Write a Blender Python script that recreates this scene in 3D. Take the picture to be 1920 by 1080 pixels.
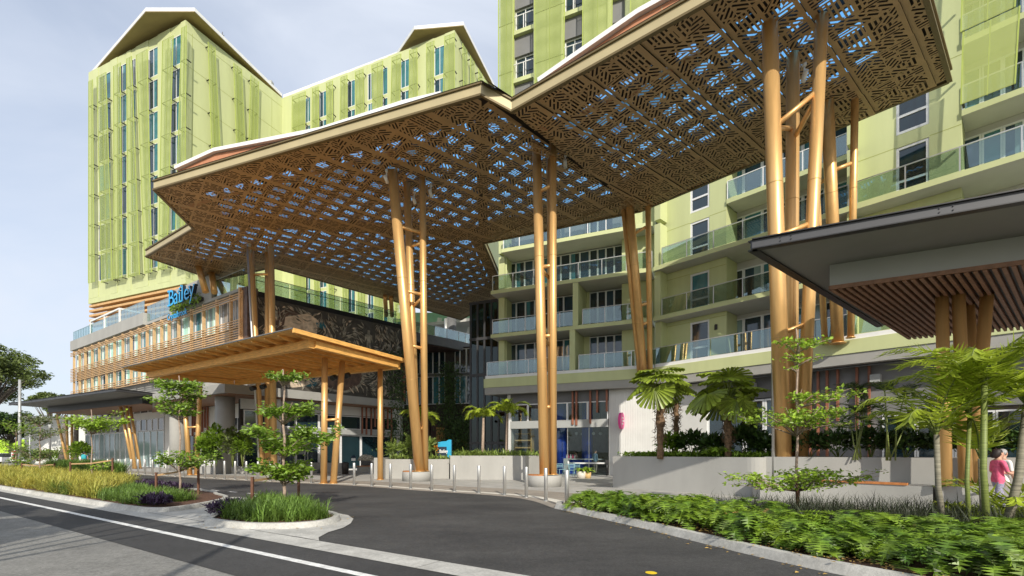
import bpy, bmesh, math, random
import numpy as np
from mathutils import Vector, Matrix
from mathutils.geometry import delaunay_2d_cdt

for o in list(bpy.data.objects):
    bpy.data.objects.remove(o)
SC = bpy.context.scene
COL = SC.collection
R = math.radians
rnd = random.Random(11)
nr = np.random.default_rng(7)

# ---------------------------------------------------------------- camera
CAMZ = 1.6
FPX, CX, CY = 907.0, 960.0, 848.0        # a 17 mm shift lens, horizon low in the frame
cd = bpy.data.cameras.new('camera')
cam = bpy.data.objects.new('camera', cd)
COL.objects.link(cam)
cam.location = (0, 0, CAMZ)
cam.rotation_euler = (R(90), 0, 0)
cd.sensor_width = 36.0
cd.lens = FPX / 1920 * 36.0
cd.shift_y = (CY - 540) / 1920
cd.clip_start = 0.1
cd.clip_end = 9000
SC.camera = cam

# ---------------------------------------------------------------- light
SUN_EL, SHADOW_AZ = 30.5, -12.0
sx, sy = -math.sin(R(SHADOW_AZ)), -math.cos(R(SHADOW_AZ))     # horizontal direction towards the sun
sl = bpy.data.lights.new('sun', 'SUN')
sl.energy = 3.8
sl.angle = R(0.5)
sl.color = (1.0, 0.93, 0.82)
so = bpy.data.objects.new('sun', sl)
COL.objects.link(so)
to_sun = Vector((sx * math.cos(R(SUN_EL)), sy * math.cos(R(SUN_EL)), math.sin(R(SUN_EL))))
so.rotation_euler = to_sun.to_track_quat('Z', 'Y').to_euler()
so.location = to_sun * 200

wd = bpy.data.worlds.new('World')
SC.world = wd
wd.use_nodes = True
wn, wl = wd.node_tree.nodes, wd.node_tree.links
wn.clear()
w_out = wn.new('ShaderNodeOutputWorld')
w_bg = wn.new('ShaderNodeBackground')
w_bg.inputs['Strength'].default_value = 0.15
w_sky = wn.new('ShaderNodeTexSky')
w_sky.sky_type = 'NISHITA'
w_sky.sun_disc = False
w_sky.sun_elevation = R(SUN_EL)
w_sky.sun_rotation = math.atan2(sx, sy)
w_sky.air_density = 1.0
w_sky.dust_density = 2.0
w_sky.ozone_density = 1.5
w_tc = wn.new('ShaderNodeTexCoord')
w_map = wn.new('ShaderNodeMapping')
w_map.inputs['Scale'].default_value = (1.0, 1.0, 2.2)
w_noi = wn.new('ShaderNodeTexNoise')
w_noi.inputs['Scale'].default_value = 1.9
w_noi.inputs['Detail'].default_value = 6.0
w_noi.inputs['Roughness'].default_value = 0.52
w_noi.inputs['Distortion'].default_value = 0.5
w_ramp = wn.new('ShaderNodeValToRGB')
w_ramp.color_ramp.elements[0].position = 0.36
w_ramp.color_ramp.elements[0].color = (0.50, 0.50, 0.50, 1)
w_ramp.color_ramp.elements[1].position = 0.70
w_ramp.color_ramp.elements[1].color = (1.0, 1.0, 1.0, 1)
w_mix = wn.new('ShaderNodeMix')
w_mix.data_type = 'RGBA'
w_mix.inputs['B'].default_value = (4.5, 4.85, 5.5, 1)
wl.new(w_tc.outputs['Generated'], w_map.inputs['Vector'])
wl.new(w_map.outputs['Vector'], w_noi.inputs['Vector'])
wl.new(w_noi.outputs['Fac'], w_ramp.inputs['Fac'])
wl.new(w_ramp.outputs['Color'], w_mix.inputs['Factor'])
wl.new(w_sky.outputs['Color'], w_mix.inputs['A'])
wl.new(w_mix.outputs['Result'], w_bg.inputs['Color'])
wl.new(w_bg.outputs['Background'], w_out.inputs['Surface'])

vs = SC.view_settings
vs.view_transform = 'Standard'
vs.look = 'None'
vs.exposure = 0.28
vs.gamma = 1.0
vs.use_curve_mapping = False

# ---------------------------------------------------------------- measuring
def at(px, py, Y):
    """point seen at a pixel of the photograph (1920 wide), Y metres ahead"""
    return Vector(((px - CX) / FPX * Y, Y, CAMZ + (CY - py) / FPX * Y))

def gz(px, py, z=0.0):
    """point at a pixel that lies on the level z"""
    Y = (z - CAMZ) * FPX / (CY - py)
    return at(px, py, Y)

def hit(px, py, p0, nrm):
    d = Vector(((px - CX) / FPX, 1.0, (CY - py) / FPX))
    o = Vector((0, 0, CAMZ))
    t = (p0 - o).dot(nrm) / d.dot(nrm)
    return o + d * t

class Fac:
    """a facade line on the plan: s runs to the right, d outwards, z up"""
    def __init__(self, p, az):
        a = R(az)
        self.o = Vector((p[0], p[1]))
        self.u = Vector((-math.sin(a), -math.cos(a)))
        self.n = Vector((self.u.y, -self.u.x))
        self.rz = math.atan2(self.u.y, self.u.x)
    def s(self, px, d=0.0):
        k = (px - CX) / FPX
        q = self.o + self.n * d
        return (k * q.y - q.x) / (self.u.x - k * self.u.y)
    def P(self, s, d=0.0, z=0.0):
        q = self.o + self.u * s + self.n * d
        return Vector((q.x, q.y, z))
    def z(self, px, py, d=0.0):
        return CAMZ + (CY - py) / FPX * self.P(self.s(px, d), d).y
    def pl(self, px, d=0.0, z=0.0):
        return self.P(self.s(px, d), d, z)

# ---------------------------------------------------------------- materials
def rgb(h):
    c = [int(h[i:i + 2], 16) / 255 for i in (0, 2, 4)]
    return tuple(x / 12.92 if x <= 0.04045 else ((x + 0.055) / 1.055) ** 2.4 for x in c)

MATS = {}
def mat(name, col, rough=0.6, metal=0.0, var=0.12, scale=3.0, bump=0.0, bscale=40.0, spec=0.5,
        island=0.0, col2=None, trans=0.0, stretch=None, fine=0.0, speck=0.0):
    m = bpy.data.materials.new(name)
    m.use_nodes = True
    N, L = m.node_tree.nodes, m.node_tree.links
    b = N['Principled BSDF']
    b.inputs['Roughness'].default_value = rough
    b.inputs['Metallic'].default_value = metal
    b.inputs['Specular IOR Level'].default_value = spec
    tc = N.new('ShaderNodeTexCoord')
    vec = tc.outputs['Object']
    if stretch:
        mp = N.new('ShaderNodeMapping')
        mp.inputs['Scale'].default_value = stretch
        L.new(vec, mp.inputs['Vector'])
        vec = mp.outputs['Vector']
    no = N.new('ShaderNodeTexNoise')
    no.inputs['Scale'].default_value = scale
    no.inputs['Detail'].default_value = 5.0
    no.inputs['Roughness'].default_value = 0.6
    L.new(vec, no.inputs['Vector'])
    rp = N.new('ShaderNodeValToRGB')
    e = rp.color_ramp.elements
    c2 = col2 or tuple(x * (1 - 2 * var) for x in col)
    hi = col if col2 else tuple(min(1, x * (1 + var)) for x in col)
    e[0].position, e[1].position = 0.32, 0.68
    e[0].color = (*c2, 1)
    e[1].color = (*hi, 1)
    L.new(no.outputs['Fac'], rp.inputs['Fac'])
    out = rp.outputs['Color']
    for amt, sc in ((speck, 22.0), (speck * 0.7, 5.5)):
        if not amt: continue
        n4 = N.new('ShaderNodeTexNoise')
        n4.inputs['Scale'].default_value = sc
        n4.inputs['Detail'].default_value = 4.0
        n4.inputs['Roughness'].default_value = 0.7
        L.new(tc.outputs['Object'], n4.inputs['Vector'])
        m4 = N.new('ShaderNodeMapRange')
        m4.inputs['From Min'].default_value = 0.35
        m4.inputs['From Max'].default_value = 0.65
        m4.inputs['To Min'].default_value = 1 - amt
        m4.inputs['To Max'].default_value = 1 + amt
        L.new(n4.outputs['Fac'], m4.inputs['Value'])
        x4 = N.new('ShaderNodeVectorMath')
        x4.operation = 'SCALE'
        L.new(out, x4.inputs[0])
        L.new(m4.outputs['Result'], x4.inputs['Scale'])
        out = x4.outputs['Vector']
    if fine:
        n3 = N.new('ShaderNodeTexNoise')
        n3.inputs['Scale'].default_value = 160
        n3.inputs['Detail'].default_value = 2.0
        L.new(tc.outputs['Object'], n3.inputs['Vector'])
        mr = N.new('ShaderNodeMapRange')
        mr.inputs['From Min'].default_value = 0.3
        mr.inputs['From Max'].default_value = 0.7
        mr.inputs['To Min'].default_value = 1 - fine
        mr.inputs['To Max'].default_value = 1 + fine
        L.new(n3.outputs['Fac'], mr.inputs['Value'])
        mx = N.new('ShaderNodeVectorMath')
        mx.operation = 'SCALE'
        L.new(out, mx.inputs[0])
        L.new(mr.outputs['Result'], mx.inputs['Scale'])
        out = mx.outputs['Vector']
    if island:
        ge = N.new('ShaderNodeNewGeometry')
        mr = N.new('ShaderNodeMapRange')
        mr.inputs['To Min'].default_value = 1 - island
        mr.inputs['To Max'].default_value = 1 + island
        L.new(ge.outputs['Random Per Island'], mr.inputs['Value'])
        mx = N.new('ShaderNodeVectorMath')
        mx.operation = 'SCALE'
        L.new(out, mx.inputs[0])
        L.new(mr.outputs['Result'], mx.inputs['Scale'])
        out = mx.outputs['Vector']
    L.new(out, b.inputs['Base Color'])
    if bump:
        n2 = N.new('ShaderNodeTexNoise')
        n2.inputs['Scale'].default_value = bscale
        n2.inputs['Detail'].default_value = 3.0
        L.new(vec, n2.inputs['Vector'])
        bp = N.new('ShaderNodeBump')
        bp.inputs['Strength'].default_value = bump
        bp.inputs['Distance'].default_value = 0.02
        L.new(n2.outputs['Fac'], bp.inputs['Height'])
        L.new(bp.outputs['Normal'], b.inputs['Normal'])
    if trans:                                       # thin leaf: some light passes through
        tr = N.new('ShaderNodeBsdfTranslucent')
        L.new(out, tr.inputs['Color'])
        mi = N.new('ShaderNodeMixShader')
        mi.inputs['Fac'].default_value = trans
        L.new(b.outputs['BSDF'], mi.inputs[1])
        L.new(tr.outputs['BSDF'], mi.inputs[2])
        L.new(mi.outputs['Shader'], N['Material Output'].inputs['Surface'])
    MATS[name] = m
    return m

def glass(name, tint, refl=0.10, rough=0.02, top=0.85):
    """clear sheet: tinted see-through plus a mirror layer that grows at grazing angles"""
    m = bpy.data.materials.new(name)
    m.use_nodes = True
    N, L = m.node_tree.nodes, m.node_tree.links
    N.remove(N['Principled BSDF'])
    t = N.new('ShaderNodeBsdfTransparent')
    t.inputs['Color'].default_value = (*tint, 1)
    g = N.new('ShaderNodeBsdfGlossy')
    g.inputs['Roughness'].default_value = rough
    g.inputs['Color'].default_value = (0.84, 0.95, 0.94, 1)
    lw = N.new('ShaderNodeLayerWeight')
    lw.inputs['Blend'].default_value = 0.35
    mr = N.new('ShaderNodeMapRange')
    mr.inputs['To Min'].default_value = refl
    mr.inputs['To Max'].default_value = top
    L.new(lw.outputs['Facing'], mr.inputs['Value'])
    mi = N.new('ShaderNodeMixShader')
    L.new(mr.outputs['Result'], mi.inputs['Fac'])
    L.new(t.outputs['BSDF'], mi.inputs[1])
    L.new(g.outputs['BSDF'], mi.inputs[2])
    L.new(mi.outputs['Shader'], N['Material Output'].inputs['Surface'])
    MATS[name] = m
    return m

def mesh_screen(name, col, pitch=0.06, hole=0.33):
    """perforated sheet: round holes on a grid (object space)"""
    m = bpy.data.materials.new(name)
    m.use_nodes = True
    N, L = m.node_tree.nodes, m.node_tree.links
    b = N['Principled BSDF']
    b.inputs['Base Color'].default_value = (*col, 1)
    b.inputs['Roughness'].default_value = 0.5
    tc = N.new('ShaderNodeTexCoord')
    sp = N.new('ShaderNodeSeparateXYZ')
    L.new(tc.outputs['Object'], sp.inputs[0])
    acc = None
    for ax in ('X', 'Z'):
        md = N.new('ShaderNodeMath'); md.operation = 'PINGPONG'
        md.inputs[1].default_value = pitch / 2
        L.new(sp.outputs[ax], md.inputs[0])
        pw = N.new('ShaderNodeMath'); pw.operation = 'POWER'
        pw.inputs[1].default_value = 2
        L.new(md.outputs[0], pw.inputs[0])
        if acc is None:
            acc = pw
        else:
            ad = N.new('ShaderNodeMath'); ad.operation = 'ADD'
            L.new(acc.outputs[0], ad.inputs[0])
            L.new(pw.outputs[0], ad.inputs[1])
            acc = ad
    lt = N.new('ShaderNodeMath'); lt.operation = 'LESS_THAN'
    lt.inputs[1].default_value = (pitch * hole) ** 2
    L.new(acc.outputs[0], lt.inputs[0])
    t = N.new('ShaderNodeBsdfTransparent')
    mi = N.new('ShaderNodeMixShader')
    L.new(lt.outputs[0], mi.inputs['Fac'])
    L.new(b.outputs['BSDF'], mi.inputs[1])
    L.new(t.outputs['BSDF'], mi.inputs[2])
    L.new(mi.outputs['Shader'], N['Material Output'].inputs['Surface'])
    MATS[name] = m
    return m

mat('lime', (0.52, 0.56, 0.285), 0.55, var=0.035, scale=1.1, stretch=(1, 1, 0.14))
mat('lime_dark', (0.36, 0.39, 0.12), 0.55, var=0.03, scale=0.6)
mat('lime_edge', (0.40, 0.48, 0.10), 0.5, var=0.04)
mesh_screen('screen', (0.32, 0.385, 0.095), 0.03, 0.36)
mesh_screen('screen_close', (0.45, 0.52, 0.15), 0.03, 0.31)
mat('soffit_olive', (0.36, 0.27, 0.12), 0.6, var=0.06, scale=0.4)
mat('white', (0.78, 0.78, 0.76), 0.45, var=0.03, scale=1.5)
mat('white_wall', (0.66, 0.66, 0.63), 0.7, var=0.04, scale=0.8)
mat('frame_white', (0.74, 0.75, 0.75), 0.35, var=0.03)
mat('ceiling_grey', (0.50, 0.49, 0.46), 0.8, var=0.04, scale=0.8)
mat('concrete_grey', (0.34, 0.335, 0.31), 0.75, var=0.04, scale=1.2, bump=0.06, bscale=25)
mat('render_grey', (0.37, 0.365, 0.34), 0.8, var=0.05, scale=0.8, stretch=(1, 1, 0.4), bump=0.05, bscale=30)
mat('kerb_concrete', (0.46, 0.45, 0.41), 0.85, var=0.12, scale=1.6, bump=0.2, bscale=60, fine=0.12, speck=0.10)
mat('asphalt_new', (0.048, 0.047, 0.046), 0.85, var=0.20, scale=0.35, bump=0.35, bscale=140, fine=0.30, speck=0.16)
mat('asphalt_drive', (0.068, 0.066, 0.062), 0.8, col2=(0.032, 0.0315, 0.031), scale=0.36, bump=0.35, bscale=140, fine=0.30, stretch=(1, 1.7, 1), speck=0.22)
mat('asphalt_old', (0.225, 0.22, 0.20), 0.9, var=0.14, scale=0.5, bump=0.4, bscale=110, fine=0.28, speck=0.20)
mat('road_paint', (0.76, 0.76, 0.73), 0.6, var=0.13, scale=5, speck=0.12)
mat('yellow_paint', (0.80, 0.56, 0.02), 0.6, var=0.05, scale=8)
mat('paver_grey', (0.40, 0.39, 0.36), 0.8, var=0.10, scale=1.2, bump=0.1, bscale=40, fine=0.1, island=0.10)
mat('paver_tan', (0.30, 0.265, 0.22), 0.85, var=0.10, scale=2, bump=0.1, bscale=60, fine=0.12, island=0.10)
mat('pale_strip', (0.66, 0.63, 0.55), 0.75, var=0.06, scale=2)
mat('mulch', (0.13, 0.062, 0.035), 0.95, var=0.35, scale=14, bump=0.8, bscale=50)
mat('soil_ground', (0.18, 0.18, 0.12), 0.95, var=0.2, scale=0.3)
mat('bronze', (0.74, 0.45, 0.175), 0.38, metal=0.5, var=0.07, scale=1.5, stretch=(4, 4, 0.35))
mat('bronze_sheet', (0.41, 0.275, 0.135), 0.5, metal=0.25, var=0.06, scale=0.8)
mat('fascia_tan', (0.48, 0.40, 0.225), 0.45, metal=0.15, var=0.05, scale=0.6)
mat('fascia_dark', (0.15, 0.11, 0.045), 0.5, metal=0.2, var=0.05)
mat('deck_dark', (0.050, 0.036, 0.026), 0.8, var=0.1)
mat('terracotta', (0.50, 0.225, 0.12), 0.7, var=0.06)
def skylight():
    # blue translucent roof sheeting: daylight from above glows through it
    m = bpy.data.materials.new('skylight_sheet')
    m.use_nodes = True
    N, L = m.node_tree.nodes, m.node_tree.links
    N.remove(N['Principled BSDF'])
    t = N.new('ShaderNodeBsdfTranslucent'); t.inputs['Color'].default_value = (0.14, 0.41, 0.82, 1)
    d = N.new('ShaderNodeBsdfTransparent'); d.inputs['Color'].default_value = (0.20, 0.52, 0.95, 1)
    no = N.new('ShaderNodeTexNoise'); no.inputs['Scale'].default_value = 0.8
    tc = N.new('ShaderNodeTexCoord'); L.new(tc.outputs['Object'], no.inputs['Vector'])
    mr = N.new('ShaderNodeMapRange'); mr.inputs['To Min'].default_value = 0.0; mr.inputs['To Max'].default_value = 0.22
    L.new(no.outputs['Fac'], mr.inputs['Value'])
    mi = N.new('ShaderNodeMixShader'); L.new(mr.outputs['Result'], mi.inputs['Fac'])
    L.new(t.outputs['BSDF'], mi.inputs[1]); L.new(d.outputs['BSDF'], mi.inputs[2])
    L.new(mi.outputs['Shader'], N['Material Output'].inputs['Surface'])
    MATS['skylight_glass'] = m
skylight()
glass('rail_glass', (0.66, 0.75, 0.75), 0.09, 0.01, 0.8)
glass('shop_glass', (0.78, 0.82, 0.82), 0.025, 0.01, 0.5)
glass('teal_glass', (0.14, 0.21, 0.215), 0.035, 0.01, 0.25)
mat('pane_dark', (0.012, 0.030, 0.040), 0.05, var=0.15, scale=0.6, spec=1.0)
mat('pane_blue', (0.018, 0.055, 0.085), 0.05, var=0.2, scale=0.5, spec=1.0)
mat('pane_teal', (0.045, 0.19, 0.22), 0.05, var=0.18, scale=0.8, spec=1.0)
mat('pane_aqua', (0.44, 0.76, 0.65), 0.08, var=0.10, scale=0.8, spec=0.8)
mat('pane_grey', (0.24, 0.235, 0.22), 0.12, var=0.12, scale=0.8, spec=0.8)
mat('pane_frost', (0.25, 0.34, 0.335), 0.14, var=0.06, scale=0.5, spec=0.8)
mat('dark_grey', (0.055, 0.056, 0.06), 0.45, var=0.06, scale=0.8)
mat('mid_grey', (0.13, 0.13, 0.13), 0.55, var=0.05)
mat('roof_grey', (0.20, 0.20, 0.20), 0.6, var=0.05, scale=0.6)
mat('box_grey', (0.36, 0.37, 0.355), 0.6, var=0.03, scale=0.7)
mat('black', (0.012, 0.012, 0.013), 0.4, var=0.1)
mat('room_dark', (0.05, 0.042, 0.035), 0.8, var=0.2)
mat('room_mid', (0.30, 0.25, 0.21), 0.8, var=0.2, scale=0.7)
mat('steel', (0.60, 0.60, 0.58), 0.42, metal=0.75, var=0.05, stretch=(3, 3, 30))
mat('timber', (0.88, 0.475, 0.13), 0.6, var=0.16, scale=4, stretch=(0.6, 0.6, 5), island=0.10)
mat('timber_light', (0.58, 0.35, 0.15), 0.55, var=0.10, scale=4, island=0.08)
mat('timber_louvre', (0.60, 0.39, 0.20), 0.55, var=0.08, scale=3, island=0.05)
mat('timber_dark', (0.26, 0.135, 0.078), 0.6, var=0.16, scale=6, island=0.12)
mat('seat_timber', (0.52, 0.20, 0.062), 0.5, var=0.12, scale=6)
mat('rust', (0.30, 0.115, 0.065), 0.6, var=0.12, scale=3)
mat('brown_panel', (0.06, 0.028, 0.022), 0.6, var=0.15)
mat('orange_panel', (0.42, 0.235, 0.072), 0.7, var=0.10)
mat('stake', (0.155, 0.070, 0.040), 0.8, var=0.15, scale=8)
mat('strap', (0.42, 0.27, 0.13), 0.8, var=0.1)
mat('bark_pale', (0.36, 0.27, 0.205), 0.9, var=0.2, scale=12, bump=0.5, bscale=40)
mat('bark_grey', (0.17, 0.145, 0.12), 0.9, var=0.25, scale=6, bump=0.5, bscale=30)
mat('bark_fibre', (0.20, 0.125, 0.070), 0.95, var=0.3, scale=14, bump=0.9, bscale=40)
mat('stem_green', (0.19, 0.235, 0.055), 0.55, var=0.22, scale=6, stretch=(0.2, 0.2, 5))
mat('stem_grey', (0.24, 0.22, 0.16), 0.75, var=0.25, scale=6, stretch=(0.2, 0.2, 5))
mat('leaf_bright', (0.33, 0.50, 0.045), 0.42, var=0.25, scale=3, island=0.30, trans=0.35, spec=0.5)
mat('leaf_mid', (0.22, 0.355, 0.035), 0.42, var=0.28, scale=3, island=0.35, trans=0.38)
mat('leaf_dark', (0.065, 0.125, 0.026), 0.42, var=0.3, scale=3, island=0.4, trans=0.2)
mat('leaf_tree', (0.17, 0.225, 0.058), 0.5, var=0.3, scale=0.5, island=0.4, trans=0.25)
mat('leaf_palm', (0.40, 0.50, 0.045), 0.40, var=0.2, scale=2, island=0.30, trans=0.38)
mat('leaf_fan', (0.25, 0.33, 0.036), 0.38, var=0.25, scale=2, island=0.25, trans=0.30)
mat('leaf_lime', (0.25, 0.34, 0.075), 0.42, var=0.25, scale=3, island=0.3, trans=0.3)
mat('leaf_philo', (0.235, 0.345, 0.026), 0.44, col2=(0.075, 0.165, 0.016), scale=1.5, island=0.50, trans=0.30, spec=0.6)
mat('grass_yellow', (0.58, 0.50, 0.10), 0.55, col2=(0.30, 0.33, 0.055), scale=1.6, island=0.40, trans=0.3)
mat('grass_green', (0.15, 0.25, 0.042), 0.5, var=0.25, scale=1.2, island=0.35, trans=0.25)
mat('grass_dark', (0.040, 0.052, 0.022), 0.6, var=0.3, scale=2, island=0.4, trans=0.2)
mat('leaf_purple', (0.062, 0.034, 0.080), 0.5, var=0.3, scale=3, island=0.4, trans=0.15)
mat('leaf_dead', (0.42, 0.27, 0.07), 0.7, var=0.3, scale=6, island=0.4)
mat('bronze_joint', (0.60, 0.365, 0.14), 0.5, metal=0.5, var=0.05)
mat('flower_orange', (0.80, 0.33, 0.03), 0.6, var=0.2, island=0.2)
mat('sign_blue', (0.012, 0.33, 0.72), 0.35, var=0.03)
mat('sign_face', (0.02, 0.40, 0.80), 0.35, var=0.03)
mat('sign_navy', (0.012, 0.030, 0.055), 0.4, var=0.05)
mat('cyan_paint', (0.02, 0.36, 0.60), 0.4, var=0.03)
mat('pink', (0.78, 0.06, 0.30), 0.4, var=0.03)
mat('blue_paint', (0.018, 0.075, 0.52), 0.45, var=0.05)
mat('chair_teal', (0.20, 0.36, 0.40), 0.45, var=0.05)
mat('pot_white', (0.66, 0.62, 0.55), 0.6, var=0.06)
mat('pot_sand', (0.62, 0.42, 0.18), 0.6, var=0.06)
mat('skin', (0.56, 0.32, 0.22), 0.5, var=0.05)
mat('hair_dark', (0.022, 0.014, 0.012), 0.6, var=0.2, scale=20)
mat('hair_grey', (0.42, 0.41, 0.40), 0.6, var=0.2, scale=20)
mat('cloth_pink', (0.78, 0.13, 0.24), 0.8, var=0.14, scale=12)
mat('cloth_plaid', (0.34, 0.33, 0.45), 0.8, var=0.3, scale=40)
mat('cloth_white', (0.75, 0.73, 0.70), 0.8, var=0.06)
mat('cloth_blue', (0.13, 0.28, 0.52), 0.8, var=0.2, scale=8)
mat('cloth_steel', (0.18, 0.30, 0.42), 0.8, var=0.1)
mat('cloth_tan', (0.36, 0.31, 0.25), 0.8, var=0.1)
mat('bag_teal', (0.03, 0.36, 0.40), 0.7, var=0.1)
mat('art_dark', (0.085, 0.077, 0.064), 0.55, var=0.3, scale=1.5)
mat('art_grey', (0.36, 0.33, 0.265), 0.5, var=0.4, scale=2.5)
mat('art_cream', (0.68, 0.55, 0.41), 0.55, var=0.25, scale=2.0)
mat('art_brown', (0.13, 0.08, 0.06), 0.55, var=0.3, scale=2)
mat('art_teal', (0.022, 0.13, 0.17), 0.5, var=0.2)
mat('lime_bright', (0.42, 0.66, 0.030), 0.6, var=0.03, scale=0.2)
mat('red_paint', (0.60, 0.03, 0.03), 0.4, var=0.05)
mat('lamp_pole', (0.42, 0.43, 0.43), 0.45, metal=0.3, var=0.06)
mat('basalt', (0.032, 0.026, 0.022), 0.6, var=0.4, scale=14)
mat('stone_pale', (0.40, 0.37, 0.29), 0.9, var=0.4, scale=9, bump=0.8, bscale=18)
M = MATS

# ---------------------------------------------------------------- mesh helpers
class MB:
    def __init__(self):
        self.v, self.f, self.m, self.sm = [], [], [], []
    def face(self, pts, mi=0, smooth=False):
        b = len(self.v)
        self.v += [tuple(p) for p in pts]
        self.f.append(list(range(b, b + len(pts))))
        self.m.append(mi); self.sm.append(smooth)
    def add(self, vs, fs, mi=0, smooth=False):
        b = len(self.v)
        self.v += [tuple(p) for p in vs]
        for f in fs:
            self.f.append([b + i for i in f]); self.m.append(mi); self.sm.append(smooth)
    def box(self, x0, x1, y0, y1, z0, z1, mi=0):
        self.add([(x0, y0, z0), (x1, y0, z0), (x1, y1, z0), (x0, y1, z0), (x0, y0, z1), (x1, y0, z1), (x1, y1, z1), (x0, y1, z1)],
                 [(3, 2, 1, 0), (4, 5, 6, 7), (0, 1, 5, 4), (1, 2, 6, 5), (2, 3, 7, 6), (3, 0, 4, 7)], mi)
    def fbox(self, s0, s1, d0, d1, z0, z1, mi=0):        # facade box: along, outwards, up
        self.box(s0, s1, -d1, -d0, z0, z1, mi)
    def beam(self, a, b, w, h, mi=0, up=(0, 0, 1), mid=0.5):
        """bar of rectangular section from a to b; its top lies (1-mid)*h above the line"""
        a, b = Vector(a), Vector(b)
        d = (b - a).normalized()
        sd = d.cross(Vector(up)).normalized()
        u = sd.cross(d).normalized()
        q = [sd * (i * w / 2) + u * (h * (j - mid)) for i, j in ((-1, 0), (1, 0), (1, 1), (-1, 1))]
        vs = [a + k for k in q] + [b + k for k in q]
        self.add(vs, [(0, 1, 2, 3), (7, 6, 5, 4), (4, 5, 1, 0), (5, 6, 2, 1), (6, 7, 3, 2), (7, 4, 0, 3)], mi)
    def prism(self, poly, z0, z1, mi=0, mt=None, mb=None):
        n = len(poly)
        ar = sum(poly[i][0] * poly[(i + 1) % n][1] - poly[(i + 1) % n][0] * poly[i][1] for i in range(n))
        if ar < 0:
            poly = list(reversed(poly))
        b = [(p[0], p[1], z0) for p in poly]
        t = [(p[0], p[1], z1) for p in poly]
        self.face(list(reversed(b)), mi if mb is None else mb)
        self.face(t, mi if mt is None else mt)
        for i in range(n):
            j = (i + 1) % n
            self.face([b[i], b[j], t[j], t[i]], mi)
    def tube(self, pts, rad, n=10, mi=0, caps=True, smooth=True):
        pts = [Vector(p) for p in pts]
        if not hasattr(rad, '__len__'):
            rad = [rad] * len(pts)
        rings, prev = [], None
        base = len(self.v)
        for i, p in enumerate(pts):
            d = (pts[min(i + 1, len(pts) - 1)] - pts[max(i - 1, 0)]).normalized()
            if prev is None:
                a = d.cross(Vector((0, 0, 1)))
                if a.length < 1e-3:
                    a = Vector((1, 0, 0))
                a.normalize()
            else:
                a = (prev - d * prev.dot(d)).normalized()
            prev = a
            c = d.cross(a)
            for k in range(n):
                t = 2 * math.pi * k / n
                self.v.append(tuple(p + (a * math.cos(t) + c * math.sin(t)) * rad[i]))
        for i in range(len(pts) - 1):
            for k in range(n):
                k2 = (k + 1) % n
                self.f.append([base + i * n + k, base + i * n + k2, base + (i + 1) * n + k2, base + (i + 1) * n + k])
                self.m.append(mi); self.sm.append(smooth)
        if caps:
            self.f.append([base + k for k in reversed(range(n))]); self.m.append(mi); self.sm.append(False)
            e = base + (len(pts) - 1) * n
            self.f.append([e + k for k in range(n)]); self.m.append(mi); self.sm.append(False)
    def lathe(self, prof, n=16, c=(0, 0, 0), mi=0, smooth=True, sx_=1.0, sy_=1.0):
        base = len(self.v)
        for r, z in prof:
            for k in range(n):
                t = 2 * math.pi * k / n
                self.v.append((c[0] + r * sx_ * math.cos(t), c[1] + r * sy_ * math.sin(t), c[2] + z))
        for i in range(len(prof) - 1):
            for k in range(n):
                k2 = (k + 1) % n
                self.f.append([base + i * n + k, base + i * n + k2, base + (i + 1) * n + k2, base + (i + 1) * n + k])
                self.m.append(mi); self.sm.append(smooth)
        self.f.append([base + k for k in reversed(range(n))]); self.m.append(mi); self.sm.append(False)
        e = base + (len(prof) - 1) * n
        self.f.append([e + k for k in range(n)]); self.m.append(mi); self.sm.append(False)
    def mesh(self, name, mats, off=(0, 0, 0)):
        me = bpy.data.meshes.new(name)
        ox, oy, oz = off
        me.from_pydata([(x - ox, y - oy, z - oz) for x, y, z in self.v], [], self.f)
        for mm in (mats if isinstance(mats, (list, tuple)) else [mats]):
            me.materials.append(M[mm] if isinstance(mm, str) else mm)
        me.polygons.foreach_set('material_index', self.m)
        me.polygons.foreach_set('use_smooth', self.sm)
        me.update()
        return me

WL = {}
def link(name, me, parent=None, loc=(0, 0, 0), rz=0.0, local=False):
    """loc is a world position unless local=True (sub-parts)"""
    o = bpy.data.objects.new(name, me)
    COL.objects.link(o)
    loc = Vector(loc)
    if parent is not None:
        o.parent = parent
        o.location = loc if local else loc - WL[parent.name]
    else:
        o.location = loc
    o.rotation_euler = (0, 0, rz)
    WL[o.name] = loc
    return o

def tag(o, label=None, cat=None, group=None, kind=None):
    if label: o['label'] = label
    if cat: o['category'] = cat
    if group: o['group'] = group
    if kind: o['kind'] = kind
    return o

def thing(name, label, cat, loc=(0, 0, 0), group=None):
    o = bpy.data.objects.new(name, None)
    COL.objects.link(o)
    o.location = loc
    o.empty_display_size = 0.3
    WL[o.name] = Vector(loc)
    return tag(o, label, cat, group)

def part(name, mb, mats, parent, loc=None, rz=0.0):
    """mb holds world coordinates when loc is None, else coordinates local to loc"""
    if loc is None:
        p = WL[parent.name]
        return link(name, mb.mesh(name, mats, p), parent, p)
    return link(name, mb.mesh(name, mats), parent, loc, rz)

def sub(name, mb, mats, parent, world=True):
    if world:
        p = WL[parent.name]
        return link(name, mb.mesh(name, mats, p), parent, (0, 0, 0), local=True)
    return link(name, mb.mesh(name, mats), parent, (0, 0, 0), local=True)

def single(name, mb, mats, label=None, cat=None, loc=(0, 0, 0), group=None, kind=None):
    o = link(name, mb.mesh(name, mats, loc), None, loc)
    return tag(o, label, cat, group, kind)

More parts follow.
